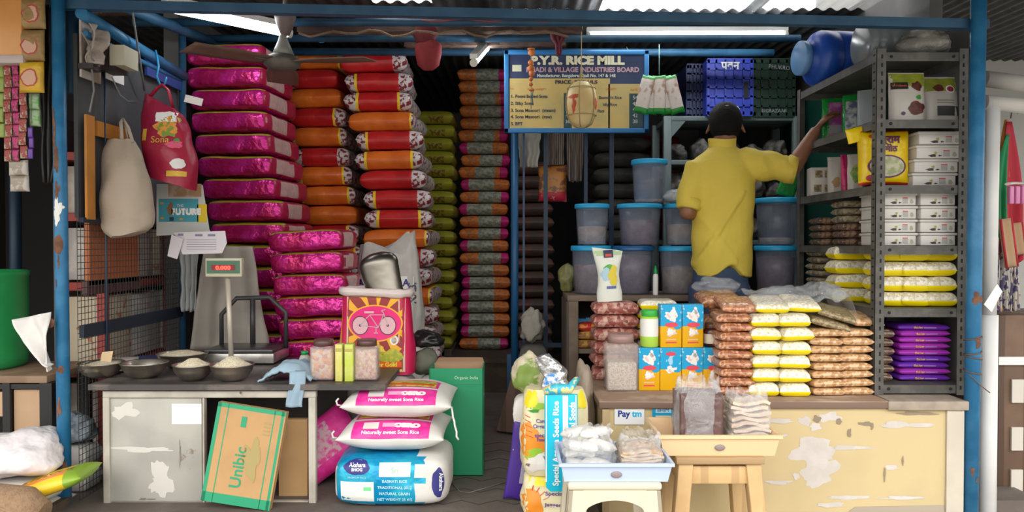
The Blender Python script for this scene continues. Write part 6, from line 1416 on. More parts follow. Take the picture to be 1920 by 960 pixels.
# pile left of and above the jar
q = lambda px: m(px, 3.45)
z_ = c0
plain_pr = packs(q(86), .16, .058, [mat('pink_pack', (.4, .16, .13), .35, vor=(70, [(.5, .22, .18), (.34, .1, .08), (.6, .38, .3), (.28, .08, .07)]))], s0=80)
for k in range(6):
    o = lone(plain_pr[k % 3], 'pinkish peanut packet, %s of the pile behind the big clear jar' % ORD[5 - k], 1152, 3.5, z_ + .0585 * k, (0, 0, R((k * 17 % 9) - 4))); o['group'] = 'pinkish packets behind the jar'
zt_ = z_ + .0585 * 6
t = thing('white_green_pouch', 'tall white pouch with a green and yellow fruit picture standing above the clear jar', 'pouch', (P(1144, 456, 3.46).x, 3.47, zt_), (0, R(-3), 0))
q = lambda px: m(px, 3.46)
b = MB()
def wp(u, v):
    a = 2 * PI * u; ca, sa = math.cos(a), math.sin(a); w = q([24, 24, 21, 20, 22, 26, 29][min(6, int(v * 6))] * (1 - v * 6 % 1) + [24, 24, 21, 20, 22, 26, 29, 29][min(7, int(v * 6) + 1)] * (v * 6 % 1)); k = .03 * math.sin(PI * min(1, .3 + v * .7)) ** .7 + .002
    return (w * abs(ca) ** .75 * (1 if ca > 0 else -1), k * sa, q(98) * v + q(5) * ca * v ** 4 * -1)
b.grid(wp, 32, 18, wrapu=True); b.grid(lambda u, v: tuple(Vector(wp(u, 0)) * (1 - v)), 32, 1, wrapu=True); b.grid(lambda u, v: tuple(Vector(wp(u, 1)) * (1 - v) + Vector((0, 0, q(98))) * v), 32, 1, wrapu=True)
bd = b.build('pouch_body', mat('pouch_bright', (.72, .75, .68), .4, bump=(14, .6, .01)), t); pj = lambda off: proj_map(bd, (0, 0, 0), (1, 0, 0), (0, 0, 1), off)
patch(bd, 'green_top', mat('pale_green', (.45, .6, .35), .5), pj(.0015), -q(26), q(26), q(86), q(96), 8, 2); patch(bd, 'navy_label', NAVY, pj(.003), -q(8), q(10), q(82), q(96), 2, 2); patch(bd, 'red_label', SKR, pj(.004), -q(5), q(7), q(84), q(89), 1, 1)
disc(bd, 'leaf_picture', mat('leaf_bright', (.1, .4, .05), .5), pj(.002), q(0), q(62), q(9), q(6), wob=.3); disc(bd, 'bowl_picture', mat('bowl_blue', (.4, .6, .7), .5), pj(.0026), q(-6), q(50), q(9), q(11), wob=.3); disc(bd, 'fruit_picture', mat('fruit_yellow', (.7, .55, .03), .5), pj(.003), q(8), q(46), q(9), q(16), wob=.4); patch(bd, 'navy_strip', mat('strip_navy', (.1, .12, .35), .5), pj(.003), -q(6), q(12), q(24), q(29), 3, 1)
for i, (px, D, zz_, s, lb) in enumerate(((1222, 3.4, 0, 90, 'yellow edged puffed rice packet lying behind the green capped bottle'), (1262, 3.45, 0, 91, 'pale puffed rice packet behind the upper milk cartons'))):
    plain_stack('white carton sack under %s' % ('the yellow edged packet' if i == 0 else 'the pale packet'), P(px, 456, D).x, D + .05, 1, 0, .1, .1) if 0 else None
st_ = packs(m(68, 3.42), .15, .045, [PUFF, YBS], yf, s0=92)
for k in range(8):
    o = lone(st_[k % 3], 'puffed rice packet, %s of the pile behind the milk cartons' % ORD[7 - k], 1232, 3.42, c0 + .0455 * k, (0, 0, R((k * 19 % 11) - 5))); o['group'] = 'puffed rice packets behind the milk cartons'
# grey metal shelf frame at the back with crates ---------------------------------------------------
GMF = mat('greenish_grey_metal', (.13, .17, .17), .45, n2=(.1, .14, .14), nscale=6)
D_ = 5.0; x0, x1 = P(1250, 456, D_).x, P(1492, 456, D_).x; zt = P(1300, 218, D_).z
t = thing('metal_shelf_frame', 'greenish grey metal shelf frame at the back under the crates', 'shelf', ((x0 + x1) / 2, D_ + .2, FZ)); xc = (x0 + x1) / 2
for x in (x0, x1):
    for y in (-.2, .2): b = MB(); b.box((x - xc, y, (zt - FZ) / 2), (.05, .04, zt - FZ), bev=.003); b.build('post', GMF, t)
for z in (zt - FZ, P(0, 300, D_).z - FZ, P(0, 372, D_).z - FZ, P(0, 450, D_).z - FZ): b = MB(); b.box((0, 0, z - .015), (x1 - x0, .42, .03), bev=.002); b.build('shelf', GMF, t)
b = MB(); b.prism([(x0 - xc + .025, -.205, zt - FZ - .03), (x0 - xc + .12, -.205, zt - FZ - .03), (x0 - xc + .025, -.205, zt - FZ - .14)], (0, .01, 0)); b.build('corner_brace', GMF, t)
CLT = [mat('clutter%d' % k, c_, .7, n2=n_, nscale=14) for k, (c_, n_) in enumerate([((.05, .05, .045), (.16, .15, .13)), ((.09, .085, .08), (.2, .19, .17)), ((.04, .05, .05), (.1, .11, .11)), ((.14, .13, .12), (.07, .07, .07))])]
k = 0
for zz_, row in ((P(0, 300, D_).z, 'upper'), (P(0, 372, D_).z, 'middle'), (P(0, 450, D_).z, 'lower')):
    for i, f in enumerate((.12, .32, .52, .72, .9)):
        crumple('shelf_bundle', 'dim %s bundle, %s from the left on the %s back shelf' % (('black', 'grey', 'dark', 'dusty')[k % 4], ('first', 'second', 'third', 'fourth', 'fifth')[i], row), 'bundle', (x0 + (x1 - x0) * f, D_ + .2, zz_ + .001), (.145, .3, .12 + .03 * ((k * 7) % 3)), CLT[k % 4], k, .22); k += 1
def crate(label, px0, px1, py0, py1, D, dp, mt, side=None, words=None):
    a = P(px0, py0, D); c_ = P(px1, py1, D); w = c_.x - a.x; h = a.z - zt - .001
    t = thing('plastic_crate', label, 'crate', ((a.x + c_.x) / 2, D, zt + .001))
    b = MB(); nx, nz = 5, 6; gx, gz = w / nx, h / nz
    for y in (0, dp):
        for i in range(nx + 1): b.box((-w / 2 + gx * i + (.006 if i == 0 else -.006 if i == nx else 0), y, h / 2), (.02 if i in (0, nx) else .012, .006, h))
        for j in range(nz + 1): b.box((0, y, min(max(gz * j, .006), h - .006)), (w, .006, .012 if 0 < j < nz else .03))
    for x in (-w / 2, w / 2):
        b.box((x, dp / 2, h * .5), (.005, dp, h))
    b.box((0, dp / 2, .004), (w, dp, .006)); b.box((0, dp - .004, h / 2), (w * .98, .003, h * .96)); b.box((0, .012, h / 2), (w * .97, .003, h * .95)); b.build('crate_body', mt, t)
    return t, w, h
CB = mat('crate_blue', (.03, .06, .5), .4)
t, w, h = crate('blue ventilated plastic crate standing on end above the man', 1326, 1411, 112, 212, 4.95, .34, CB)
mo = flat_map((0, -.004, 0), (1, 0, 0), (0, 0, 1), .0006); lettering(t, 'पवन', .05, mo, WHITE, 0, h - .06, bold=.002); lettering(t, 'आर के', .035, mo, WHITE, 0, .01, bold=.002); patch(t, 'hand_slot', BLACK, mo, w * .3, w * .4, h * .3, h * .6, 1, 1)
t, w, h = crate('dark blue crate half hidden left of the bright blue crate', 1288, 1322, 122, 212, 5.05, .3, mat('crate_navy', (.015, .025, .1), .5))
t, w, h = crate('dark green plastic crate right of the blue crate', 1413, 1490, 112, 214, 4.98, .34, mat('crate_green', (.012, .04, .025), .5))
mo = flat_map((0, -.004, 0), (1, 0, 0), (0, 0, 1), .0006); lettering(t, 'PHUKRO', .025, mo, mat('pale_print', (.35, .38, .4), .5), .03, h - .06, rot=-.1); lettering(t, 'BIGBAZAAR', .022, mo, MT['pale_print'], .0, .02)
# stools and trays ---------------------------------------------------------------------------------------------------
def tray(label, px0, px1, pyt, pyb, D, mt, inner, badge):
    a = P(px0, pyt, D); c_ = P(px1, pyb, D); w = c_.x - a.x; h = a.z - c_.z
    t = thing('plastic_tray', label, 'tray', ((a.x + c_.x) / 2, D + .13, c_.z)); d_ = .28
    b = MB()
    def ring(sx, sy, z): return [(sx * w / 2 * cx, sy * d_ / 2 * cy, z) for cx, cy in ((-1, -1), (1, -1), (1, 1), (-1, 1))]
    def band(r0, r1):
        for i in range(4):
            f = b.bm.faces.new([b.bm.verts.new(p_) for p_ in (r0[i], r0[(i + 1) % 4], r1[(i + 1) % 4], r1[i])])
    o0 = ring(.9, .86, 0); o1 = ring(.96, .94, h * .82); l0 = ring(1, 1, h * .84); l1 = ring(1, 1, h); i1 = ring(.95, .93, h); i0 = ring(.88, .84, .008)
    for r0, r1 in ((o0, o1), (o1, l0), (l0, l1), (l1, i1), (i1, i0)): band(r0, r1)
    b.bm.faces.new([b.bm.verts.new(p_) for p_ in o0[::-1]]); b.bm.faces.new([b.bm.verts.new(p_) for p_ in i0])
    bmesh.ops.remove_doubles(b.bm, verts=b.bm.verts[:], dist=1e-5)
    bd = b.build('tray_body', mt, t)
    mo = flat_map((0, -d_ / 2 * .93, 0), (1, 0, 0), (0, 0, 1), .001); b = MB(); b.ball((0, -d_ / 2 * .915, h * .4), .014, sz=(1.3, .3, .8)); b.build('round_badge', mat('badge_grey', (.25, .2, .2), .5), t)
    return t, w, d_, h
BT = mat('tray_blue', (.48, .58, .78), .4); PT_ = mat('tray_peach', (.78, .55, .32), .4)
tb_, tw, td, th_ = tray('pale blue plastic tray on the plastic stool', 1048, 1264, 868, 905, 2.45, BT, None, None)
z_ = tb_.location.z + .0095
def wrap(nm, loc, size, seed, am):
    o = crumple('clear_wrap', None, None, loc, size, FB, seed, am); par = LAST[0]; o.parent = par; o.location = Vector(loc) - par.location
FB = film('bag_film', (.85, .86, .88), .74, .06, bump=(16, 1, .03))
def poly_bag(name, label, cx, cy, z, w, d_, h, top=.35, seed=0, mt=None, parent=None):
    """open clear bag standing up: creased wall, loose crumpled mouth"""
    t = thing(name, label, 'bag', (cx, cy, z))
    b = MB()
    def f(u, v):
        a = 2 * PI * u; ca, sa = math.cos(a), math.sin(a); k = max(0, (v - (1 - top)) / top)
        n1 = noise.noise(Vector((ca * 2.2, sa * 2.2, v * 4 + seed))); n2 = noise.noise(Vector((ca * 6, sa * 6, v * 7 + seed))); n3 = abs(noise.noise(Vector((ca * 11, sa * 11, v * 5 + seed))))
        r = 1 - .28 * k + (.06 + .12 * k) * n1 * 1.6 + (.03 + .1 * k) * n2 - .05 * n3
        return (w / 2 * r * abs(ca) ** .7 * (1 if ca > 0 else -1), d_ / 2 * r * abs(sa) ** .7 * (1 if sa > 0 else -1), max(.0005, h * v * (1 + (.1 * n1 + .12 * n2) * k) + .004 * n2 * (v > .02)))
    b.grid(f, 72, 30, wrapu=True); b.build('clear_film', mt or FB, t); return t
def slabs(t, nm, mt, n, w, d_, th, pit, axis='z', seed=0, off=(0, 0, 0), jit=.006, bend=.006):
    for k in range(n):
        b = MB(); sx, sy = w * (1 - .12 * abs(noise.noise(Vector((k, seed, 0))))), d_
        def f(u, v):
            x, y = (u - .5) * sx, (v - .5) * sy; z = bend * math.sin(u * 7 + k + seed) + bend * noise.noise(Vector((u * 4, v * 4, k + seed)))
            if axis == 'z': return Vector(off) + Vector((x + jit * math.sin(k * 2.3 + seed), y, pit * (k + .5) + z))
            return Vector(off) + Vector((x + jit * math.sin(k * 2.3), pit * (k - (n - 1) / 2) + z, y + d_ / 2 + .003))
        b.sheet(f, 12, 8, th); b.build(nm, mt, t)
cx, cy = tb_.location.x, 2.58
t = poly_bag('white_packet_bag', 'clear plastic bag of white packets at the left of the blue tray', cx - .078, cy, z_, .18, .19, .13, seed=2)
WPK = mat('white_packets', (.74, .72, .68), .5, bump=(14, 1, .02))
for k in range(12):
    b = cushion(.085, .06, .03, 10, 8, 4, 4, .5, .05, k, .003, 12); b.build('white_packet', WPK, t, loc=(-.04 + .04 * (k % 3), -.05 + .05 * (k // 3 % 2) + .02, .004 + .029 * (k // 3) + .001 * k), rot=(R(15 * math.sin(k)), R(12 * math.cos(k * 2)), k * 1.1))
t = poly_bag('brown_snack_bag', 'clear plastic bag of flat brown snacks at the right of the blue tray', cx + .092, cy, z_, .16, .19, .12, .6, seed=8)
slabs(t, 'brown_snack', mat('brown_snack', (.52, .33, .18), .6, n2=(.62, .45, .3), nscale=20), 8, .13, .15, .006, .0095, seed=3, bend=.004)
tp_, tw, td, th_ = tray('peach plastic tray on the wooden stool', 1234, 1466, 815, 856, 2.62, PT_, None, None)
z_ = tp_.location.z + .0095
cy = tp_.location.y - .01
t = poly_bag('dark_snack_bag', 'tall clear bag packed with dark brown sheets in the peach tray', P(1309, 456, cy).x, cy, z_, .172, .14, .235, .3, seed=11)
slabs(t, 'brown_sheet', mat('brown_sheet', (.13, .075, .07), .3, n2=(.18, .11, .1), nscale=8, bump=(14, 1, .02)), 8, .148, .19, .009, .0145, 'y', seed=5, bend=.009)
t = poly_bag('pale_cracker_bag', 'clear bag of pale folded crackers at the right of the peach tray', P(1401, 456, cy).x, cy, z_, .155, .14, .19, .3, seed=17)
slabs(t, 'pale_cracker', mat('pale_cracker', (.68, .52, .4), .5, n2=(.75, .62, .5), nscale=6), 9, .13, .11, .01, .0185, seed=7, bend=.005)
# plastic stool
PS = mat('cream_plastic_stool', (.62, .56, .44), .45, wear=((.5, .42, .32), 9, .62))
t = thing('plastic_stool', 'cream plastic stool with arched sides under the blue tray', 'stool', (tb_.location.x - .005, tb_.location.y, GZ)); H = tb_.location.z - GZ - .001
b = MB(); b.box((0, 0, H - .012), (.30, .27, .024), bev=.008); b.build('seat', PS, t)
for sx in (-1, 1):
    for sy in (-1, 1):
        b = MB(); b.prism([(sx * .145, sy * .13, H - .024), (sx * .085, sy * .13, H - .024), (sx * .135, sy * .165, 0), (sx * .185, sy * .165, 0)], (0, -sy * .012, 0)); b.prism([(sx * .145, sy * .13, H - .024), (sx * .145, sy * .075, H - .024), (sx * .185, sy * .12, 0), (sx * .185, sy * .165, 0)], (-sx * .012, 0, 0)); b.build('leg', PS, t)
for sy in (-1, 1):
    b = MB(); n_ = 14
    pts = [(-.10, sy * .131, H - .02)] + [(-.10 + .2 * k / n_, sy * .133, H - .10 + .045 * math.sin(PI * k / n_) ** .5) for k in range(n_ + 1)] + [(.10, sy * .131, H - .02)]
    b.prism(pts, (0, -sy * .008, 0)); b.build('arched_apron', PS, t)
# wooden stool
t = thing('wooden_stool', 'pale unpainted wooden stool under the peach tray', 'stool', (tp_.location.x, tp_.location.y, GZ)); H = tp_.location.z - GZ - .001
WS_ = mat('pale_pine', (.62, .42, .2), .6, n2=(.52, .33, .15), nscale=5, stripes=((.5, .32, .15), 3, 'X', .8))
b = MB(); b.box((0, 0, H - .012), (.30, .28, .024), bev=.003); b.build('seat', mat('seat_wood', (.4, .26, .13), .65), t)
for sx in (-1, 1):
    for sy in (-1, 1):
        b = MB(); b.bar((sx * .115, sy * .105, H - .025), (sx * .165, sy * .14, 0), .05, .05, bev=.003); b.build('leg', WS_, t)
for sy in (-1, 1):
    b = MB(); b.box((0, sy * .112, H - .065), (.2, .02, .06), bev=.002); b.build('apron', WS_, t)
for sx in (-1, 1):
    b = MB(); b.box((sx * .125, 0, H - .065), (.02, .18, .06), bev=.002); b.build('apron', WS_, t)
# feed bags left of the counter --------------------------------------------------------------------
FC = mat('feed_cream', (.75, .68, .42), .45, n2=(.8, .74, .5), nscale=4); FO = mat('feed_orange', (.85, .28, .02), .45); FY = mat('feed_yellow', (.85, .7, .02), .45); FG = mat('feed_green', (.3, .55, .04), .45); FR = mat('feed_red', (.75, .04, .02), .45); CY = mat('feed_cyan', (.0, .5, .72), .4)
def feed(label, px0, px1, pyt, pyb, D, dp, words, seed):
    a = P(px0, pyt, D); c_ = P(px1, pyb, D); w = c_.x - a.x; h = a.z - c_.z
    t = thing('feed_bag', label, 'feed bag', ((a.x + c_.x) / 2, D + dp / 2, c_.z)); f = ob(w / 2, w / 2 * .96, dp / 2, dp / 2 * .8, h, 0, .012, .6)
    def f2(u, v):
        x, y, z = f(u, v); k = max(0, abs(v - .5) - .3) / .2; return (x * (1 - .14 * k * k), y * (1 - .3 * k * k), z)
    b = MB(); b.grid(f2, 44, 18, wrapu=True); b.grid(lambda u, v: tuple(Vector(f2(u, 0)) * (1 - v)), 44, 1, wrapu=True); b.grid(lambda u, v: tuple(Vector(f2(u, 1)) * (1 - v) + Vector((0, 0, h * 1.01)) * v), 44, 2, wrapu=True)
    bd = b.build('bag_body', FC, t); pj = lambda off: proj_map(bd, (0, 0, 0), (1, 0, 0), (0, 0, 1), off); return t, bd, pj, w, h
zf_ = P(1000, 898, 2.8).z
plain_stack('white sack under the cattle feed bags', .17, 2.92, 1, FZ + .001, .1, .1) if 0 else None
t, bd, pj, w, h = feed('lower cattle feed bag with an orange sun on the aisle floor', 977, 1108, 886, 1000, 2.8, .2, [], 1)
t.location.z = FZ; hh0 = h; sc_ = (zf_ - FZ - .002) / (h * 1.01); bd.scale.z = sc_
pjz = proj_map(bd, (0, 0, 0), (1, 0, 0), (0, 0, 1), .0015); pjz2 = proj_map(bd, (0, 0, 0), (1, 0, 0), (0, 0, 1), .003)
disc(bd, 'sun_picture', FO, pjz, -w * .38, h * .3, w * .22, h * .4, wob=.15); patch(bd, 'yellow_top', FY, pjz, -w * .48, -w * .1, h * .8, h * .98, 4, 2, wob=.005)
for k in range(6):
    a = R(80 - k * 16); b = MB(); b.grid(lambda u, v: pjz2(-w * .38 + (w * .23 + w * .1 * u) * math.cos(a) - .002 + .004 * v, h * .3 + (h * .42 + h * .12 * u) * math.sin(a)), 2, 1); b.build('sun_ray', FR, bd)
for s, y in (('Special', .62), ('Jaggery', .38), ('mixed', .14)): lettering(bd, s, .018, pjz2, mat('feed_navy', (.12, .05, .3), .5), -w * .02, h * y, bold=.0005)
t, bd, pj, w, h = feed('upper cattle feed bag with yellow corners and printed cow, standing beside the counter', 976, 1108, 736, 898, 2.8, .2, [], 2)
t.location.z = zf_
disc(bd, 'yellow_corner', FY, pj(.0015), -w * .36, h * .9, w * .13, h * .09, wob=.2); disc(bd, 'yellow_corner', FY, pj(.0015), w * .38, h * .9, w * .12, h * .09, wob=.2, seed=3); patch(bd, 'green_band', FG, pj(.0012), -w * .49, w * .49, h * .79, h * .86, 14, 2, wob=.012); disc(bd, 'green_leaf', mat('leaf_g', 0), pj(.003), -w * .3, h * .77, w * .08, h * .015, wob=.4)
disc(bd, 'sun_picture', FO, pj(.0015), -w * .38, h * .42, w * .15, h * .2, wob=.15, seed=2); disc(bd, 'orange_field', FO, pj(.0015), -w * .22, h * .38, w * .2, h * .08, wob=.3); disc(bd, 'green_field', FG, pj(.0018), -w * .3, h * .26, w * .15, h * .07, wob=.3); disc(bd, 'white_cow', mat('cow_white', (.8, .75, .7), .5, n2=(.25, .18, .15), nscale=30, nsharp=(.58, .6)), pj(.003), -w * .27, h * .16, w * .15, h * .11, wob=.35, seed=4)
for k in range(5):
    b = MB(); mm = pj(.0022); y0 = h * (.5 + k * .055); b.grid(lambda u, v: mm(-w * .46 + w * (.14 - .01 * k) * u, y0 + .003 * v - h * .03 * u), 3, 1); b.build('sun_ray', FR, bd)
for s, y in (('Cane', .64), ('Organic', .58), ('special', .48), ('feed', .43)): lettering(bd, s, .014, pj(.003), mat('feed_navy', 0), -w * .2, h * y, bold=.0004)
b = MB()
# cyan sleeve bag hanging in front
def slv(px0, px1, pyt, pyb, D, seed):
    a = P(px0, pyt, D); c_ = P(px1, pyb, D); w = c_.x - a.x; h = a.z - c_.z; return a, w, h
a, w, h = slv(1021, 1084, 741, 925, 2.72, 1)
t = thing('cyan_sleeve_bag', 'long cyan plastic bag with vertical white lettering in front of the feed bags', 'bag', (a.x + w / 2, 2.74, a.z)); b.bm.free()
b = MB()
def sv(u, v):
    a_ = 2 * PI * u; ca, sa = math.cos(a_), math.sin(a_); ww = w / 2 * (1 - .1 * v * v) * (1 if v < .93 else math.sqrt(max(0, 1 - ((v - .93) / .072) ** 2)) * .4 + .6); return (ww * abs(ca) ** .7 * (1 if ca > 0 else -1), .022 * sa * math.sin(PI * min(.99, .12 + v * .85)), -h * v * (1 - .04 * (ca > 0) * v))
b.grid(sv, 32, 24, wrapu=True); b.grid(lambda u, v: tuple(Vector(sv(u, 1)) * (1 - v) + Vector((0, 0, -h)) * v), 32, 1, wrapu=True); b.grid(lambda u, v: tuple(Vector(sv(u, 0)) * (1 - v)), 32, 1, wrapu=True)
sb = b.build('bag_body', CY, t); pj = lambda off: proj_map(sb, (0, 0, 0), (1, 0, 0), (0, 0, 1), off)
patch(sb, 'white_stripe', WHITE, pj(.0015), w * .04, w * .2, -h * .98, -h * .01, 3, 16); patch(sb, 'white_stripe', WHITE, pj(.0015), -w * .46, -w * .42, -h * .9, -h * .01, 1, 16); patch(sb, 'white_stripe', WHITE, pj(.0015), w * .42, w * .46, -h * .6, -h * .01, 1, 12)
lettering(sb, 'Special Aroma Seeds Rice', .021, pj(.0025), mat('white_ink', (.85, .88, .9), .5), -w * .08, -h * .5, rot=PI / 2, bold=.0008); lettering(sb, 'Natural Seeds', .02, pj(.0025), MT['white_ink'], w * .4, -h * .3, rot=PI / 2, bold=.0008)
b = MB(); b.tube([(-.06, 0, .01), (-.02, -.01, .022), (.03, -.005, .02), (.055, .01, .05), (.03, .02, .03)], [.014, .02, .018, .012, .008], 10); b.build('knotted_top', mat('knot_print', (.05, .45, .6), .4, n2=(.7, .65, .3), nscale=40, nsharp=(.5, .54)), t)
zt_ = zf_ + P(0, 736, 2.8).z - P(0, 898, 2.8).z
q = lambda px: m(px, 2.9)
t = thing('silver_pouch', 'crumpled silver and blue foil pouch on top of the feed bags', 'pouch', (P(1040, 456, 2.9).x, 2.88, zt_ + .004), (0, R(-18), 0))
b = MB()
def sp_(u, v):
    a = 2 * PI * u; ca, sa = math.cos(a), math.sin(a); w = q(28 - 14 * v) * (1 + .25 * noise.noise(Vector((ca, sa, v * 4)))); return (w * ca + q(6) * math.sin(v * 4), .03 * sa * (1 - v * .6) + .01 * noise.noise(Vector((ca * 2, v * 6, 3))), q(64) * v)
b.grid(sp_, 26, 16, wrapu=True); b.grid(lambda u, v: tuple(Vector(sp_(u, 0)) * (1 - v)), 26, 1, wrapu=True); b.grid(lambda u, v: tuple(Vector(sp_(u, 1)) * (1 - v) + Vector((q(-4), 0, q(66))) * v), 26, 1, wrapu=True)
bd = b.build('pouch_body', mat('silver_foil', (.5, .5, .52), .25, .8, bump=(18, 1, .02)), t); disc(bd, 'blue_print', mat('blue_snow', (.05, .25, .6), .5, n2=(.7, .75, .85), nscale=50), proj_map(bd, (0, 0, 0), (1, 0, 0), (0, 0, 1), .002), q(-2), q(14), q(16), q(12), wob=.3)
crumple('green_top_packet', 'green and red snack packet behind the feed bags', 'packet', (P(990, 456, 3.0).x, 3.08, zt_ - .06), (.12, .09, .16), mat('snack_greenred', (.2, .3, .06), .4, n2=(.55, .5, .35), nscale=14, nsharp=(.48, .52)), 7, .15)
plain_stack('sack under the green snack packet behind the feed bags', P(990, 456, 3.0).x + .02, 3.09, 3, zt_ - .062, .16, .12)
crumple('beige_standing_bag', 'beige plastic bag leaning on the left end of the counter', 'bag', (P(1102, 456, 3.2).x - .015, 3.2, FZ), (.1, .16, .52), mat('beige_film', (.3, .24, .18), .45, bump=(12, .6, .02)), 12, .12)
# purple and white strip
t = thing('purple_pouch', 'slim purple and white pouch propped behind the feed bags', 'pouch', (P(962, 456, 3.0).x, 3.05, FZ), (0, R(8), 0))
b = cushion(.32, .08, .02, 18, 8, 5, 4, .5, .05, 3, .003, 9, 0, lambda x, y, tp: 1 if y > .2 and tp and x < .6 else 0); b.build('pouch_body', [mat('deep_purple', (.06, .02, .25), .4), mat('pale_purple', (.4, .38, .5), .4)], t, loc=(0, 0, .165), rot=(R(90), R(90), 0))
crumple('white_sack_bundle', 'pale sack hanging low inside the blue gate', 'sack', (P(1000, 456, 4.35).x, 4.38, P(1000, 645, 4.35).z), (.13, .12, .19), mat('sack_dim', (.33, .31, .27), .8, bump=(12, 1, .02)), 27, .3)
plain_stack('dim sack under the pale sack inside the gate', P(1000, 456, 4.35).x, 4.38, 3, P(1000, 645, 4.35).z, .16, .14, mt=GB)
# ------------------------------------------------------------------ the man
MY = 3.88
t = thing('person', 'man in a yellow shirt and jeans seen from behind, reaching up to the rack', 'person', (1.05, MY, FZ))
O = t.location.copy()
SKIN = mat('skin_brown', (.22, .095, .05), .5, n2=(.25, .11, .06), nscale=8); HAIR = mat('hair_black', (.006, .005, .005), .75, bump=(170, 1, .006), spec=.2)
SHIRT = mat('shirt_yellow', (.68, .53, .075), .75, n2=(.65, .5, .07), nscale=4, bump=(7, .5, .03)); JEAN = mat('jeans_blue', (.035, .06, .12), .8, n2=(.05, .08, .15), nscale=10)
def L_(p): return Vector(p) - O
def bake(mb, name, mt, parent, vox, smooth=2, disp=None):
    o = mb.build('tmp', mt); o.modifiers.new('r', 'REMESH').mode = 'VOXEL'; o.modifiers['r'].voxel_size = vox
    sm_ = o.modifiers.new('s', 'SMOOTH'); sm_.iterations = smooth; sm_.factor = .5
    me = bpy.data.meshes.new_from_object(o.evaluated_get(bpy.context.evaluated_depsgraph_get()))
    bpy.data.objects.remove(o); me.name = name
    for v in me.vertices:
        if disp: v.co += disp(v.co, v.normal)
    for p_ in me.polygons: p_.use_smooth = True; p_.material_index = 0
    me.materials.clear(); me.materials.append(mt)
    q_ = bpy.data.objects.new(name, me); C.objects.link(q_); q_.parent = parent; return q_
def W(px, py, D): return L_(P(px, py, D))
hc = W(1360, 233, 3.91); nb = W(1352, 290, 3.89)
rs, re, rw = W(1400, 303, 3.86), W(1484, 318, 3.80), W(1531, 243, 3.80)
ls, le = W(1305, 315, 3.87), W(1289, 397, 3.84); lw = Vector((-.03, .15, le.z + .0))
b = MB()
# head: skull, face, jaw, neck
HM = Matrix.Rotation(R(-14), 4, 'Z')
def hp(x, y, z): return hc + HM @ Vector((x, y, z))
b.lathe([(0, -.10), (.035, -.094), (.06, -.07), (.076, -.03), (.081, .01), (.077, .05), (.058, .085), (.03, .102), (0, .107)], hc, 28, M=HM @ Matrix.Diagonal((.94, 1.16, 1, 1)))
b.ball(hp(0, .035, -.068), .047, sz=(1, 1.05, .8)); b.ball(hp(0, .07, -.095), .02, sz=(1.2, 1, .8))
b.ball(hp(0, .098, -.02), .013, sz=(1, 1.3, 1.4)); b.tube([hp(0, .092, .015), hp(0, .104, -.018)], [.007, .012], 8)
b.ball(hp(0, .089, -.055), .014, sz=(1.6, .6, .5)); b.ball(hp(.03, .084, .016), .013, sz=(1.2, .6, .6)); b.ball(hp(-.03, .084, .016), .013, sz=(1.2, .6, .6))
for s in (-1, 1):
    b.lathe([(0, -.004), (.012, -.003), (.0185, .002), (.017, .006), (0, .005)], hp(s * .082, -.004, -.022), 14, M=HM @ Matrix.Rotation(R(90 * s - 22 * s), 4, 'Y') @ Matrix.Diagonal((1.65, .95, 1.3, 1)))
b.tube([hc + Vector((0, -.012, -.06)), nb + Vector((0, 0, .02)), nb + Vector((0, 0, -.05))], [.056, .057, .075], 20)
# torso
b.tube([W(1350, 520, MY), W(1350, 480, MY), W(1352, 430, MY), W(1353, 370, MY), W(1352, 320, MY), W(1352, 296, MY)], [.125, .13, .125, .15, .15, .08], 24, flat=.65)
b.tube([ls + Vector((.02, 0, -.02)), W(1352, 305, MY), rs + Vector((-.02, 0, -.02))], [.044, .07, .044], 16)
def arm(s, e, w, hand_dir):
    b.tube([s, s.lerp(e, .5), e], [.047, .046, .039], 16); b.tube([e, e.lerp(w, .3), w], [.04, .041, .026], 16); b.ball(e, .04)
arm(rs, re, rw, None); arm(ls, le, lw, None)
def hand(w, d, side, up, curl, fs):
    """w wrist, d forward, side = towards the little finger, up = back of hand"""
    d = d.normalized(); side = side.normalized(); up = up.normalized()
    c0_ = w + d * .01; 
    for k in range(5): b.tube([w + side * (-.016 + .008 * k), w + d * .085 + side * (-.03 + .015 * k)], [.014, .0135], 10)
    for k, (ln, sp) in enumerate(((.07, -.03), (.078, -.011), (.073, .01), (.058, .03))):
        p_ = w + d * .082 + side * sp; a = 0; pts = [p_]; dd = d + side * (sp * 3)
        for j, f in enumerate((.45, .3, .25)):
            a += curl[j] * (1 + .12 * k); v = (dd.normalized() * math.cos(a) - up * math.sin(a)); p_ = p_ + v * ln * f; pts.append(p_)
        b.tube(pts, [.0095, .009, .0082, .007], 10); b.ball(p_, .007)
    p_ = w + d * .025 - side * .022; v = (d * .7 - side * .75 - up * .25).normalized(); p2 = p_ + v * .035; v2 = (d * .9 - side * .25 - up * .45).normalized(); p3 = p2 + v2 * .028
    b.tube([p_, p2, p3, p3 + v2 * .015], [.013, .0115, .0095, .007], 10)
hd = (W(1545, 226, 3.82) - rw).normalized()
hand(rw, hd, Vector((.15, .9, -.3)), Vector((-.75, .1, .6)), (.35, .35, .3), 1)
hand(lw, Vector((.8, .12, -.1)), Vector((0, .2, -1)), Vector((0, 1, .1)), (.6, .7, .5), 1)
body = bake(b, 'body', SKIN, t, .0052, 3)
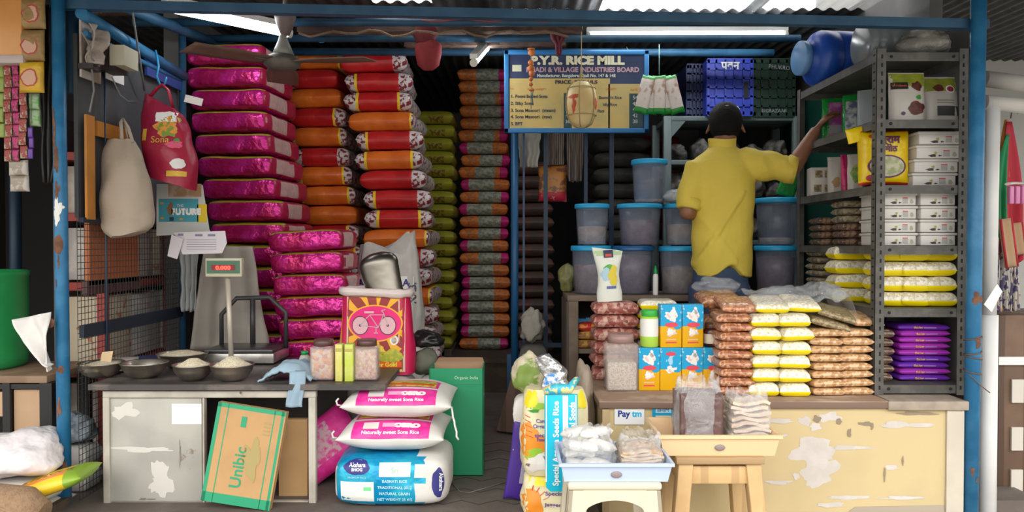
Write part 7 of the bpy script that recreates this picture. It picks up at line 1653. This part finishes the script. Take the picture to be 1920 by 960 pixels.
# hair ------------------------------------------------------------------
b = MB()
def hr(u, v):
    a = 2 * PI * u; ph = PI * v; d = Vector((math.sin(ph) * math.cos(a), math.sin(ph) * math.sin(a), math.cos(ph)))
    front = max(0, d.y); line = -.95 + 1.15 * min(1, max(0, (d.y + .2) * 1.5)) + .1 * noise.noise(Vector((a * 3, 1, 2))); k = 1.0
    if abs(d.x) > .75 and d.z < .05 and d.y > -.45: k = .965
    if d.z < line: k = .84
    n_ = 1 + .02 * noise.noise(d * 5) + .012 * noise.noise(d * 16)
    top = 1.05 + .05 * max(0, d.z) * (1 + .4 * math.sin(a * 2 + 1))
    return hc + HM @ Vector((d.x * .0805 * k * n_ * top, d.y * .101 * k * n_, d.z * (.113 if d.z > 0 else .093) * k * n_))
b.grid(hr, 40, 30, wrapu=True); hm_ = b.build('hair', HAIR, t)
EY = mat('eye_white', (.6, .58, .55), .3)
for s in (-1, 1):
    b = MB(); b.ball(hp(s * .03, .091, .014), .009, 10, 7, sz=(1.3, .6, .7)); b.build('eye', EY, t)
    b = MB(); b.tube([hp(s * .016, .098, .033), hp(s * .032, .098, .037), hp(s * .046, .09, .032)], .003, 6); b.build('eyebrow', HAIR, t)
b = MB(); b.tube([hp(-.02, .0985, -.056), hp(0, .1, -.055), hp(.02, .0985, -.056)], .0035, 6); b.build('mouth', mat('lip', (.2, .07, .05), .5), t)
b = MB()
def brd(u, v):
    a = PI * (.08 + .84 * u); r_ = .0515 + .0008; return hp(r_ * math.cos(a) * 1.08, .035 + r_ * math.sin(a) * 1.1 + .004, -.058 - .035 * v + .0 * u)
b.sheet(brd, 18, 5, .004); b.build('beard_stubble', HAIR, t)
# shirt ---------------------------------------------------------------------
b = MB()
prof = [(516, 1299, 1407, .118), (490, 1298, 1408, .118), (460, 1297, 1410, .117), (430, 1299, 1411, .113), (400, 1301, 1411, .112), (370, 1299, 1412, .115), (345, 1296, 1412, .12), (322, 1290, 1413, .12), (304, 1294, 1411, .108), (292, 1306, 1401, .093), (282, 1322, 1386, .075), (276, 1330, 1378, .066), (268, 1332, 1376, .062)]
def shr(u, v):
    a = 2 * PI * u; f = v * (len(prof) - 1); i = min(int(f), len(prof) - 2); f -= i
    y, x0_, x1_, dp = [prof[i][k] * (1 - f) + prof[i + 1][k] * f for k in range(4)]
    c_ = W((x0_ + x1_) / 2, y, MY); w = m(x1_ - x0_, MY) / 2; ca, sa = math.cos(a), math.sin(a)
    z = c_.z
    if v < .12: z += (1 - v / .12) * (.062 * math.exp(-((ca - .12) / .3) ** 2) - .01 * abs(ca))
    return Vector((c_.x + w * abs(ca) ** .85 * (1 if ca > 0 else -1), dp * sa * (.98) + (.004 if y < 300 else 0), z))
b.grid(shr, 44, 60, wrapu=True); 
for vv in (0, 1):
    c_ = sum((Vector(shr(k / 44, vv)) for k in range(44)), Vector()) / 44
    b.grid(lambda u, v: Vector(shr(u, vv)).lerp(c_, v), 44, 6, wrapu=True)
bmesh.ops.remove_doubles(b.bm, verts=b.bm.verts[:], dist=.0006)
re2 = re + (re - rs) * .04
b.tube([rs + Vector((-.05, 0, -.03)), rs + Vector((.0, 0, -.008)), rs.lerp(re, .35) + Vector((0, 0, -.006)), rs.lerp(re, .7) + Vector((0, 0, .0)), re2], [.075, .08, .074, .066, .062], 24)
b.tube([rs.lerp(re, .8), re2 + (re - rs).normalized() * .006], [.07, .066], 24)
b.tube([ls + Vector((.05, 0, -.01)), ls + Vector((.012, 0, -.01)), ls.lerp(le, .5), ls.lerp(le, .86)], [.075, .078, .063, .058], 24)
fd = (Vector((.62, 0, .78))).normalized()
def dsp(co, n):
    k = noise.noise(Vector((co.x * 5 + co.z * 3.5, co.y * 4, co.z * 2))) * .012 + noise.noise(Vector((co.x * 12 - co.z * 9, co.y * 9, co.z * 10))) * .006
    s = (co.x - .11) * .85 - (co.z - 1.32) * .53      # crease from the armpit to the waist
    k += .011 * math.exp(-(s / .011) ** 2) * (1 if -.22 < co.x < .13 and .9 < co.z < 1.27 else 0)
    s = (co.x - .14) * .5 - (co.z - 1.36) * .86
    if co.x > .16: k += .005 * math.sin(co.x * 60 + co.z * 30)
    k += .003 * math.exp(-(((co.x + .12) * .8 + (co.z - 1.15) * .6) / .012) ** 2) * (1 if co.x < .05 and co.z < 1.35 else 0)
    k += .003 * math.exp(-(((co.x + .03) * .95 - (co.z - 1.0) * .3) / .01) ** 2) * (1 if .85 < co.z < 1.2 else 0)
    return n * k
sh = bake(b, 'shirt', SHIRT, t, .008, 4, dsp)
b = MB()     # collar
def col(u, v):
    a = 2 * PI * u; w = .0665 + .003 * v; c_ = W(1354, 278 - 16 * v, MY + .002); return (c_.x + w * math.cos(a), c_.y + .068 * math.sin(a), c_.z + .006 * math.cos(a * 2))
b.grid(lambda u, v: Vector(col(u, v)), 32, 4, wrapu=True); b.grid(lambda u, v: (Vector(col(u, v)) - O * 0 + Vector((0, 0, 0))) * 1 + (Vector((math.cos(2 * PI * u), math.sin(2 * PI * u), 0)) * -.006), 32, 4, wrapu=True)
b.build('collar', SHIRT, t)
b = MB(); e_ = (re - rs).normalized(); b.tube([re2 - e_ * .034, re2 - e_ * .03, re2 + e_ * .012, re2 + e_ * .016], [.066, .071, .069, .06], 26); b.build('rolled_cuff', SHIRT, t)
b = MB(); e_ = (le - ls).normalized(); c_ = ls.lerp(le, .80); b.tube([c_ - e_ * .02, c_ - e_ * .016, c_ + e_ * .03, c_ + e_ * .034], [.055, .061, .06, .05], 26); b.build('rolled_cuff', SHIRT, t)
# jeans and shoes ----------------------------------------------------------------
b = MB()
b.tube([W(1350, 500, MY), W(1350, 530, MY), W(1350, 556, MY)], [.135, .14, .135], 24, flat=.72)
for s in (-1, 1):
    hx = -.01 + s * .072; b.tube([Vector((hx, 0, .80)), Vector((hx, 0, .66)), Vector((hx + s * .012, .0, .44)), Vector((hx + s * .015, -.005, .25)), Vector((hx + s * .018, -.005, .07))], [.085, .078, .058, .052, .045], 20)
bake(b, 'jeans', JEAN, t, .012, 3, lambda c_, n: n * noise.noise(c_ * 9) * .005)
for s in (-1, 1):
    b = MB(); hx = -.01 + s * .09; b.tube([Vector((hx, -.06, .04)), Vector((hx, 0, .042)), Vector((hx, .08, .032)), Vector((hx + s * .004, .14, .024))], [.032, .042, .04, .022], 16); b.tube([Vector((hx, 0, .04)), Vector((hx, 0, .09))], [.04, .036], 16); b.box((hx, .04, .008), (.08, .22, .014), bev=.004); b.build('shoe', BLACK, t)
# ------------------------------------------------------------------ neighbouring stall on the left
ND = mat('neighbour_dark', (.07, .065, .065), .85)
b = MB(); b.box((-3.6, 6.4, 1.6), (3.4, .06, 3.4)); struct(b.build('wall_back_left', ND))
b = MB(); b.box((-4.2, 4.6, 1.6), (.06, 3.6, 3.4)); struct(b.build('wall_far_left', ND))
b = MB(); b.box((-3.15, 5.1, .24), (2.3, 3.2, .47)); struct(b.build('floor_left', FL))
# shelves with cartons seen through the wire mesh
t = thing('red_shelf_unit', 'red painted shelf unit with pale cartons seen through the wire mesh', 'shelf', (-1.99, 4.6, FZ))
RS = mat('red_shelf', (.35, .05, .04), .6)
for z in (.05, .42, .82, 1.14, 1.42): b = MB(); b.box((0, 0, z), (.22, 2.1, .035)); b.build('shelf', RS, t)
for y in (-1.03, -.35, .4, 1.03): b = MB(); b.box((.1, y, .75), (.035, .045, 1.5)); b.build('upright', RS, t)
b = MB(); b.box((-.11, 0, .8), (.01, 2.1, 1.6)); b.build('back_board', mat('shelf_back', (.2, .18, .16), .8), t)
rn = random.Random(11)
CC = [mat('carton_pale', (.7, .64, .57), .7, n2=(.5, .44, .4), nscale=9), mat('carton_cream', (.65, .56, .42), .7, n2=(.5, .18, .08), nscale=11, nsharp=(.6, .63)), mat('carton_grey', (.5, .49, .47), .7, n2=(.65, .6, .56), nscale=12)]
n_ = 0
for zi, (z, hh_) in enumerate(((.07, .3), (.44, .33), (.84, .26), (1.16, .22))):
    y = -1.0; 
    while y < .72:
        w = .2 + rn.random() * .12; b = MB(); b.box((0, 0, hh_ / 2), (.17, w - .02, hh_ - .02 * rn.random()), bev=.003)
        if min(abs(y + w / 2 - q_) for q_ in (-.35, .4)) > w / 2 + .03 or True:
            o = b.build('shelf_carton', CC[n_ % 3], loc=(-1.995, 4.6 + y + w / 2, FZ + z + .0)); tag(o, 'dim pale carton on the red shelves behind the wire mesh', 'carton', 'cartons on the red shelves'); n_ += 1
        y += w
o = MB(); o.box((0, 0, .13), (.02, .42, .26)); 
a = PX(212, 475, -1.76); oc = tag(o.build('orange_board', mat('rust_orange', (.42, .12, .04), .6), loc=(a.x, a.y, a.z - .13)), 'rust orange board fixed behind the upper wire mesh', 'board')
o = MB(); o.box((0, 0, .03), (.02, .46, .06)); o.build('lower_strip', mat('dark_maroon_box', (.08, .03, .03), .6), oc, loc=(0, 0, -.04))
# left end: table with drum
t = thing('side_table', 'wooden table with black frame at the left edge under the green drum', 'table', (-2.45, 3.35, FZ)); zt = P(40, 680, 3.5).z - FZ; L2 = t.location
b = MB(); b.box((0, 0, zt - .015), (1.1, .4, .03), bev=.003); b.build('table_top', mat('table_brown', (.3, .2, .13), .7, n2=(.22, .14, .09), nscale=8), t)
bx = P(88, 456, 3.17).x - L2.x; b = MB(); b.box((bx, -.18, (zt - .03) / 2), (.05, .04, zt - .03)); b.build('leg', BLACK, t)
bx2 = P(14, 456, 3.17).x - L2.x; b = MB(); b.box((bx2, -.18, (zt - .03) / 2), (.03, .04, zt - .03)); b.build('leg', BLACK, t)
b = MB(); b.box((0, -.18, zt - .045), (1.08, .03, .02)); b.build('frame_rail', BLACK, t)
b = MB(); b.box(((bx + bx2) / 2, -.17, (zt - .06) / 2), (abs(bx - bx2) - .04, .02, zt - .06)); b.build('front_panel', mat('tan_panel', (.5, .33, .2), .7, n2=(.46, .3, .18), nscale=4), t)
b = MB(); b.box((bx2 - .1, -.17, zt - .06 - .06), (.16, .02, .1)); b.build('front_panel', mat('tan_panel', 0), t)
for x in (-.5, .5): b = MB(); b.box((x, .17, (zt - .03) / 2), (.05, .04, zt - .03)); b.build('leg', BLACK, t)
t = thing('green_drum', 'tall bright green plastic drum standing at the left edge', 'drum', (P(-42, 456, 3.4).x, 3.37, FZ + zt + .001)); H = P(20, 507, 3.4).z - t.location.z; r = m(88, 3.4)
b = MB(); b.lathe([(0, 0), (r * .9, 0), (r * .97, .012), (r, .05), (r, H - .03), (r * 1.03, H - .02), (r * 1.03, H), (r * .9, H), (r * .88, H - .03), (0, H - .04)], seg=44); b.build('drum_body', mat('drum_green', (.01, .26, .07), .45, n2=(.02, .32, .09), nscale=3), t)
# orange sign box
t = thing('orange_sign', 'orange sign box with a white lower edge at the top left corner', 'sign', P(5, 50, 2.95)); k_ = lambda px: m(px, 2.95)
b = MB(); b.box((-k_(40), .03, k_(16)), (k_(150), .06, k_(140)), bev=.002); b.build('sign_face', mat('sign_orange', (.62, .26, .06), .5, n2=(.7, .36, .14), nscale=2), t)
b = MB(); b.box((-k_(38), .03, -k_(60)), (k_(152), .065, k_(15)), bev=.002); b.build('bottom_edge', mat('edge_pale', (.5, .42, .4), .5), t)
# hanging strips of sachets
def strip_of(label, px, py0, n, hpx, wpx, D, mts, fold=.0, name='sachet_strip', grp=None, heart=False):
    t = thing(name, label, 'sachets', P(px, py0, D), group=grp); h = m(hpx, D); w = m(wpx, D)
    for k in range(n):
        b = cushion(h * .98, w, min(w, h) * .32, 8, 8, 5, 5, .45, .02, k, .002, 10); o = b.build('sachet', mts[k % len(mts)], t, loc=(.004 * math.sin(k * 1.7), 0, -h * (k + .5)), rot=(R(90), R(90), 0))
        if heart:
            pj = flat_map((.004 * math.sin(k * 1.7), -min(w, h) * .34, -h * (k + .5)), (1, 0, 0), (0, 0, 1), .0)
            disc(t, 'heart_print', mat('heart_pale', (.6, .35, .25), .5), pj, 0, -h * .05, w * .32, h * .22, wob=.15); disc(t, 'heart_edge', mat('heart_red', (.5, .04, .03), .5), pj, 0, -h * .05, w * .36, h * .26, r_in=.85, rings=1, wob=.15)
    b = MB(); b.tube([(0, 0, 0), (0, .01, P(px, 0, D).z - P(px, py0, D).z + .28)], .0015, 4); b.build('string', WR, t)
WY = mat('wafer_yellow', (.62, .38, .02), .35, n2=(.5, .28, .03), nscale=12, bump=(30, .8, .008)); WYB = mat('wafer_brown', (.28, .17, .06), .4, n2=(.36, .24, .08), nscale=12, bump=(30, .8, .008))
strip_of('strip of yellow wafer packets with heart pictures beside the orange sign', 64, -62, 4, 59, 46, 2.98, [WYB, WYB, WYB, WY], heart=True)
PKS = [mat('choc_pink', (.45, .03, .15), .3, n2=(.12, .03, .03), nscale=50, nsharp=(.5, .54), bump=(60, 1, .01)), mat('choc_red', (.3, .05, .04), .3, n2=(.4, .35, .25), nscale=50, nsharp=(.52, .56), bump=(60, 1, .01))]
strip_of('dark red strip of small sweet sachets, leftmost under the orange sign', 15, 118, 8, 23, 13, 3.0, [PKS[1]])
strip_of('bright pink strip of small sweet sachets under the orange sign', 30, 118, 8, 23, 13, 3.0, [PKS[0]])
strip_of('brown strip of small sweet sachets just left of the green strip', 44, 172, 5, 25, 13, 3.0, [PKS[1]])
strip_of('green and white flat strip of sachets below the yellow wafers', 66, 174, 2, 32, 20, 3.02, [mat('strip_green', (.3, .42, .26), .4, n2=(.15, .35, .1), nscale=50, nsharp=(.5, .54))])
strip_of('thin purple strip of sachets below the green strip', 58, 238, 3, 20, 9, 3.0, [mat('strip_purple', (.12, .04, .3), .3)])
strip_of('lime strip of sachets at the very left edge', 2, 118, 5, 28, 16, 3.02, [mat('strip_lime', (.28, .36, .08), .4, n2=(.2, .3, .05), nscale=30)])
strip_of('clear and brown jar packets hanging below the pink strips', 38, 300, 2, 30, 36, 3.02, [mat('strip_clear', (.3, .25, .2), .3, n2=(.45, .42, .38), nscale=25, nsharp=(.5, .55))])
cloth('black_plastic', 'dark plastic sheet hanging between the sachets and the left pole', 'plastic sheet', P(90, 10, 3.07), .1, m(330, 3.07), mat('black_plastic', (.02, .018, .018), .4), 12, fold=.02, wfn=lambda v: m(18 + 16 * math.sin(PI * v), 3.12))
post('faded blue post deep in the left neighbour stall', Vector((P(28, 640, 3.9).x, 3.9, FZ)), P(28, 130, 3.9), .028, BLUE3)
t = thing('white_hanging_bag', 'white cloth tied to the left pole and flaring to the left', 'cloth', P(100, 588, 2.97)); q = lambda px: m(px, 2.97)
b = MB(); b.sheet(lambda u, v: (q(2) - q(70) * u * (1 - v) ** .6 * (1) - q(8) * v * (1 - u), -.02 - .02 * math.sin(u * 7 + v * 3) - .01 * noise.noise(Vector((u * 4, v * 4, 2))), -q(12) * u * 1.2 * (1 - v) - q(112) * v * (1 - .12 * u) + q(4)), 20, 20, .004); b.build('cloth_sheet', mat('white_cloth_bright', (.72, .7, .68), .8, bump=(12, .6, .02)), t)
# floor goods at bottom left
crumple('white_sack_heap', 'big crumpled white sack at the bottom left corner', 'sack', (P(38, 456, 2.95).x, 2.93, P(40, 880, 2.9).z - .03), (.34, .32, .17), mat('white_film2', (.72, .68, .7), .5, bump=(9, 1, .03)), 3, .2)
plain_stack('sack under the crumpled white sack at the left', P(35, 456, 2.95).x, 2.93, 3, P(40, 880, 2.9).z - .031, .3, .26) if P(40, 880, 2.9).z - .03 > FZ else None
t = thing('yellow_flour_bag', 'yellow and green flour bag lying tilted behind the left pole', 'flour bag', (P(88, 456, 2.85).x, 2.84, P(90, 905, 2.85).z - .035), (0, R(-17), R(8)))
b = cushion(.34, .2, .06, 20, 14, 4, 4, .5, .04, 4, .005, 9, 0, lambda x, y, tp: 1 if x > .66 else (2 if abs(y + .55) < .2 and x > -.2 else (3 if x < -.55 else 0))); bd = b.build('bag_body', [mat('flour_yellow', (.75, .5, .02), .4), mat('flour_green', (.22, .36, .03), .4), mat('flour_orange', (.75, .2, .03), .4), mat('flour_brown', (.3, .2, .14), .5)], t)
lettering(bd, 'MULTIFLOUR', .03, proj_map(bd, (0, 0, .03), (1, 0, 0), (0, .7, .7), .002), mat('flour_ink', (.2, .06, .03), .5), .0, .0)
tz = P(90, 905, 2.85).z - .10
t2 = thing('gunny_sack', 'rolled brown gunny sack at the bottom left corner', 'gunny sack', (P(40, 456, 2.75).x, 2.68, P(50, 905, 2.7).z - .14))
b = MB(); GU = mat('gunny', (.3, .19, .11), .9, n2=(.24, .15, .09), nscale=60, bump=(150, .8, .004))
b.tube([(-.22, 0, .045), (-.1, 0, .055), (.05, 0, .05), (.11, .0, .03)], [.085, .09, .08, .05], 20); 
b.build('sack_roll', GU, t2)
for k in range(3):
    b = MB(); rr = .03 + .02 * k; b.tube([(-.02 + rr * 1.2 * math.cos(a * PI / 8), -.082 + .004 * k, .03 + rr * .8 * math.sin(a * PI / 8)) for a in range(17)], .006, 6); b.build('roll_fold', GU, t2)
b = MB(); b.box((0, 0, 0), (.62, .75, .02)); b.bm.free()
t = thing('low_stand', 'low dark wooden stand under the sacks at the bottom left corner', 'stand', (-1.93, 2.85, GZ)); zt2 = P(50, 905, 2.7).z - .145 - GZ
b = MB(); b.box((-.1, -.1, zt2 - .02), (.62, .52, .04)); b.build('stand_top', PAL, t)
for x in (-.38, .17):
    for y in (-.33, .13): b = MB(); b.box((x, y, (zt2 - .04) / 2), (.05, .05, zt2 - .04)); b.build('leg', PAL, t)
crumple('blue_packet_bag', 'clear bag with a blue and white packet behind the wire mesh at the left', 'bag', (P(162, 456, 3.2).x - .05, 3.2, P(160, 832, 3.2).z), (.16, .14, .13), mat('grey_blue_bag', (.12, .15, .18), .4, n2=(.3, .35, .4), nscale=14, bump=(20, 1, .02)), 9, .2)
plain_stack('brown sack under the clear bag behind the mesh', P(162, 456, 3.2).x - .05, 3.2, 2, P(160, 832, 3.2).z - .001, .16, .14) if P(160, 832, 3.2).z > FZ + .02 else None
# ------------------------------------------------------------------ neighbour on the right
b = MB(); b.box((3.4, 5.6, 1.6), (2.4, .06, 3.4)); struct(b.build('wall_back_right', mat('right_pale', (.4, .4, .38), .8)))
t = thing('white_pipe', 'tall white plastic pipe standing right of the right blue pole', 'pipe', (P(1856, 456, 3.05).x, 3.05, GZ))
b = MB(); b.cyl((0, 0, 0), (.0, 0, P(0, 590, 3.05).z - GZ), .032, seg=20); b.cyl((0, 0, P(0, 590, 3.05).z - GZ), (.006, 0, P(0, 195, 3.05).z - GZ), .026, seg=20); b.build('pipe_body', mat('pvc_white', (.68, .68, .68), .45, n2=(.58, .58, .57), nscale=3), t)
b = MB(); q = P(1848, 570, 3.0) - t.location; b.prism([q + Vector(v) for v in ((-.02, -.02, 0), (.03, -.02, .08), (.05, -.02, .05), (.01, -.02, -.03))], (0, -.003, 0)); b.build('paper_tag', WHITE, t)
b = MB(); b.cyl(P(1846, 192, 3.05) - t.location, P(1935, 200, 3.05) - t.location, .03, seg=16); b.build('cross_pipe', mat('pvc_grey', (.5, .48, .45), .5), t)
post('pale grey horizontal roll near the top right corner', P(1846, 148, 3.4), P(1930, 158, 3.4), .035, mat('roll_grey', (.4, .39, .37), .6), 'rolled_blind')
b = MB(); q0 = P(1840, 530, 3.08)
n_ = 26
for k in range(n_):
    z = -k * .036; b.tube([(.009 * math.cos(a * PI / 5) if k % 2 else 0, .009 * math.cos(a * PI / 5) if not k % 2 else 0, z + .022 * math.sin(a * PI / 5)) for a in range(11)], .0035, 5)
tag(b.build('steel_chain', mat('chain_grey', (.16, .16, .15), .5, .6), loc=(q0.x, q0.y + .0, q0.z)), 'grey steel chain hanging beside the right blue pole', 'chain')
q = lambda px: m(px, 3.2)
t = thing('hanging_aprons', 'orange, green and red cloths hanging together at the right edge', 'cloths', P(1895, 222, 3.2))
for nm, mt, x0, x1, top, bot, dy, sd in (('orange_cloth', mat('cl_orange', (.55, .2, .03), .7), -8, 10, 0, 110, .03, 1), ('green_cloth', mat('cl_green', (.01, .22, .08), .7), -30, -8, 30, 225, .0, 2), ('red_cloth', mat('cl_red', (.42, .02, .04), .7), -14, 26, 5, 285, .015, 3)):
    b = MB(); b.sheet(lambda u, v: (q((x0 + (x1 - x0) * u) * (.25 + .75 * math.sin(min(1, v * 1.6) * PI / 2))), dy + .02 * math.sin(u * 8 + sd) * v, -q(top + (bot - top) * v * (1 - .15 * abs(u - .5))) ), 12, 20, .005); b.build(nm, mt, t)
b = MB(); b.tube([(0, 0, 0), (.005, 0, .03), (.02, 0, .04), (.03, 0, .02)], .003, 6); b.build('hanger_hook', GREYM, t)
t = thing('clothes_hanger', 'pale plastic hanger ring with pink pegs at the right edge', 'hanger', P(1908, 345, 3.1))
b = MB(); b.tube([(q(-18) + q(38) * k / 12, .02 * math.sin(PI * k / 12), q(2) * math.sin(PI * k / 12)) for k in range(13)], .012, 8, flat=.5); b.build('ring', mat('hanger_white', (.6, .58, .57), .4), t)
for k in range(3): b = MB(); b.box((q(-12 + 11 * k), 0, -q(20)), (q(8), .02, q(32)), bev=.004); b.build('peg', mat('peg_pink', (.6, .2, .4), .4), t)
for k, (px, lb) in enumerate(((1884, 'left one of the tan cloth pouches with red edges at the right edge'), (1904, 'right one of the tan cloth pouches with red edges at the right edge'))):
    t = thing('tan_pouch', lb, 'pouch', P(px, 410 + 8 * k, 3.14 + .04 * k), (0, R(-8), 0)); b = MB(); b.sheet(lambda u, v: (q(20) * (u - .5), .004 * math.sin(u * 5), -q(90 - 30 * k) * v), 6, 10, .012); b.build('pouch_face', mat('tan_cloth', (.4, .26, .15), .8), t)
    b = MB(); b.tube([(-q(10), -.008, 0), (-q(10), -.008, -q(90 - 30 * k)), (q(10), -.008, -q(90 - 30 * k)), (q(10), -.008, 0)], .005, 6); b.build('red_edge', MT['cl_red'], t)
SCR_ = mat('patterned_cloth', (.4, .36, .32), .8, n2=(.06, .05, .12), nscale=45, nsharp=(.5, .53), wear=((.55, .25, .05), 30, .66))
for k, px in enumerate((1866, 1884, 1902)): cloth('patterned_scarf', '%s of the three dark patterned scarves at the right edge' % ('left', 'middle', 'right')[k], 'scarf', P(px, 445 + 6 * k, 3.2), .05, m(138 - 6 * k, 3.2), SCR_, 20 + k, fold=.01, wfn=lambda v: m(10 + 9 * v, 3.2), nf=2)
t = thing('brown_cabinet', 'dark brown wooden cabinet with white frame at the lower right edge', 'cabinet', (P(1960, 456, 3.2).x, 3.4, GZ)); h = P(0, 592, 3.2).z - GZ
BRW = mat('cabinet_brown', (.13, .075, .045), .6, n2=(.19, .11, .07), nscale=4, stripes=((.09, .05, .03), 3, 'X', .8))
b = MB(); b.box((0, .0, h / 2), (q(170), .34, h), bev=.003); b.build('body', BRW, t)
b = MB(); b.box((0, -.175, P(0, 678, 3.2).z - GZ), (q(170), .02, q(15))); b.build('white_rail', WHITE, t)
for k, y in enumerate((735, 825, 905)):
    b = MB(); b.box((q(-43), -.178, P(0, y, 3.2).z - GZ), (q(22), .01, q(44))); b.build('white_tile', mat('tile_pale', (.6, .56, .5), .5), t)
b = MB(); b.box((-q(83), -.175, h / 2), (q(5), .02, h)); b.build('frame_edge', BLACK, t)
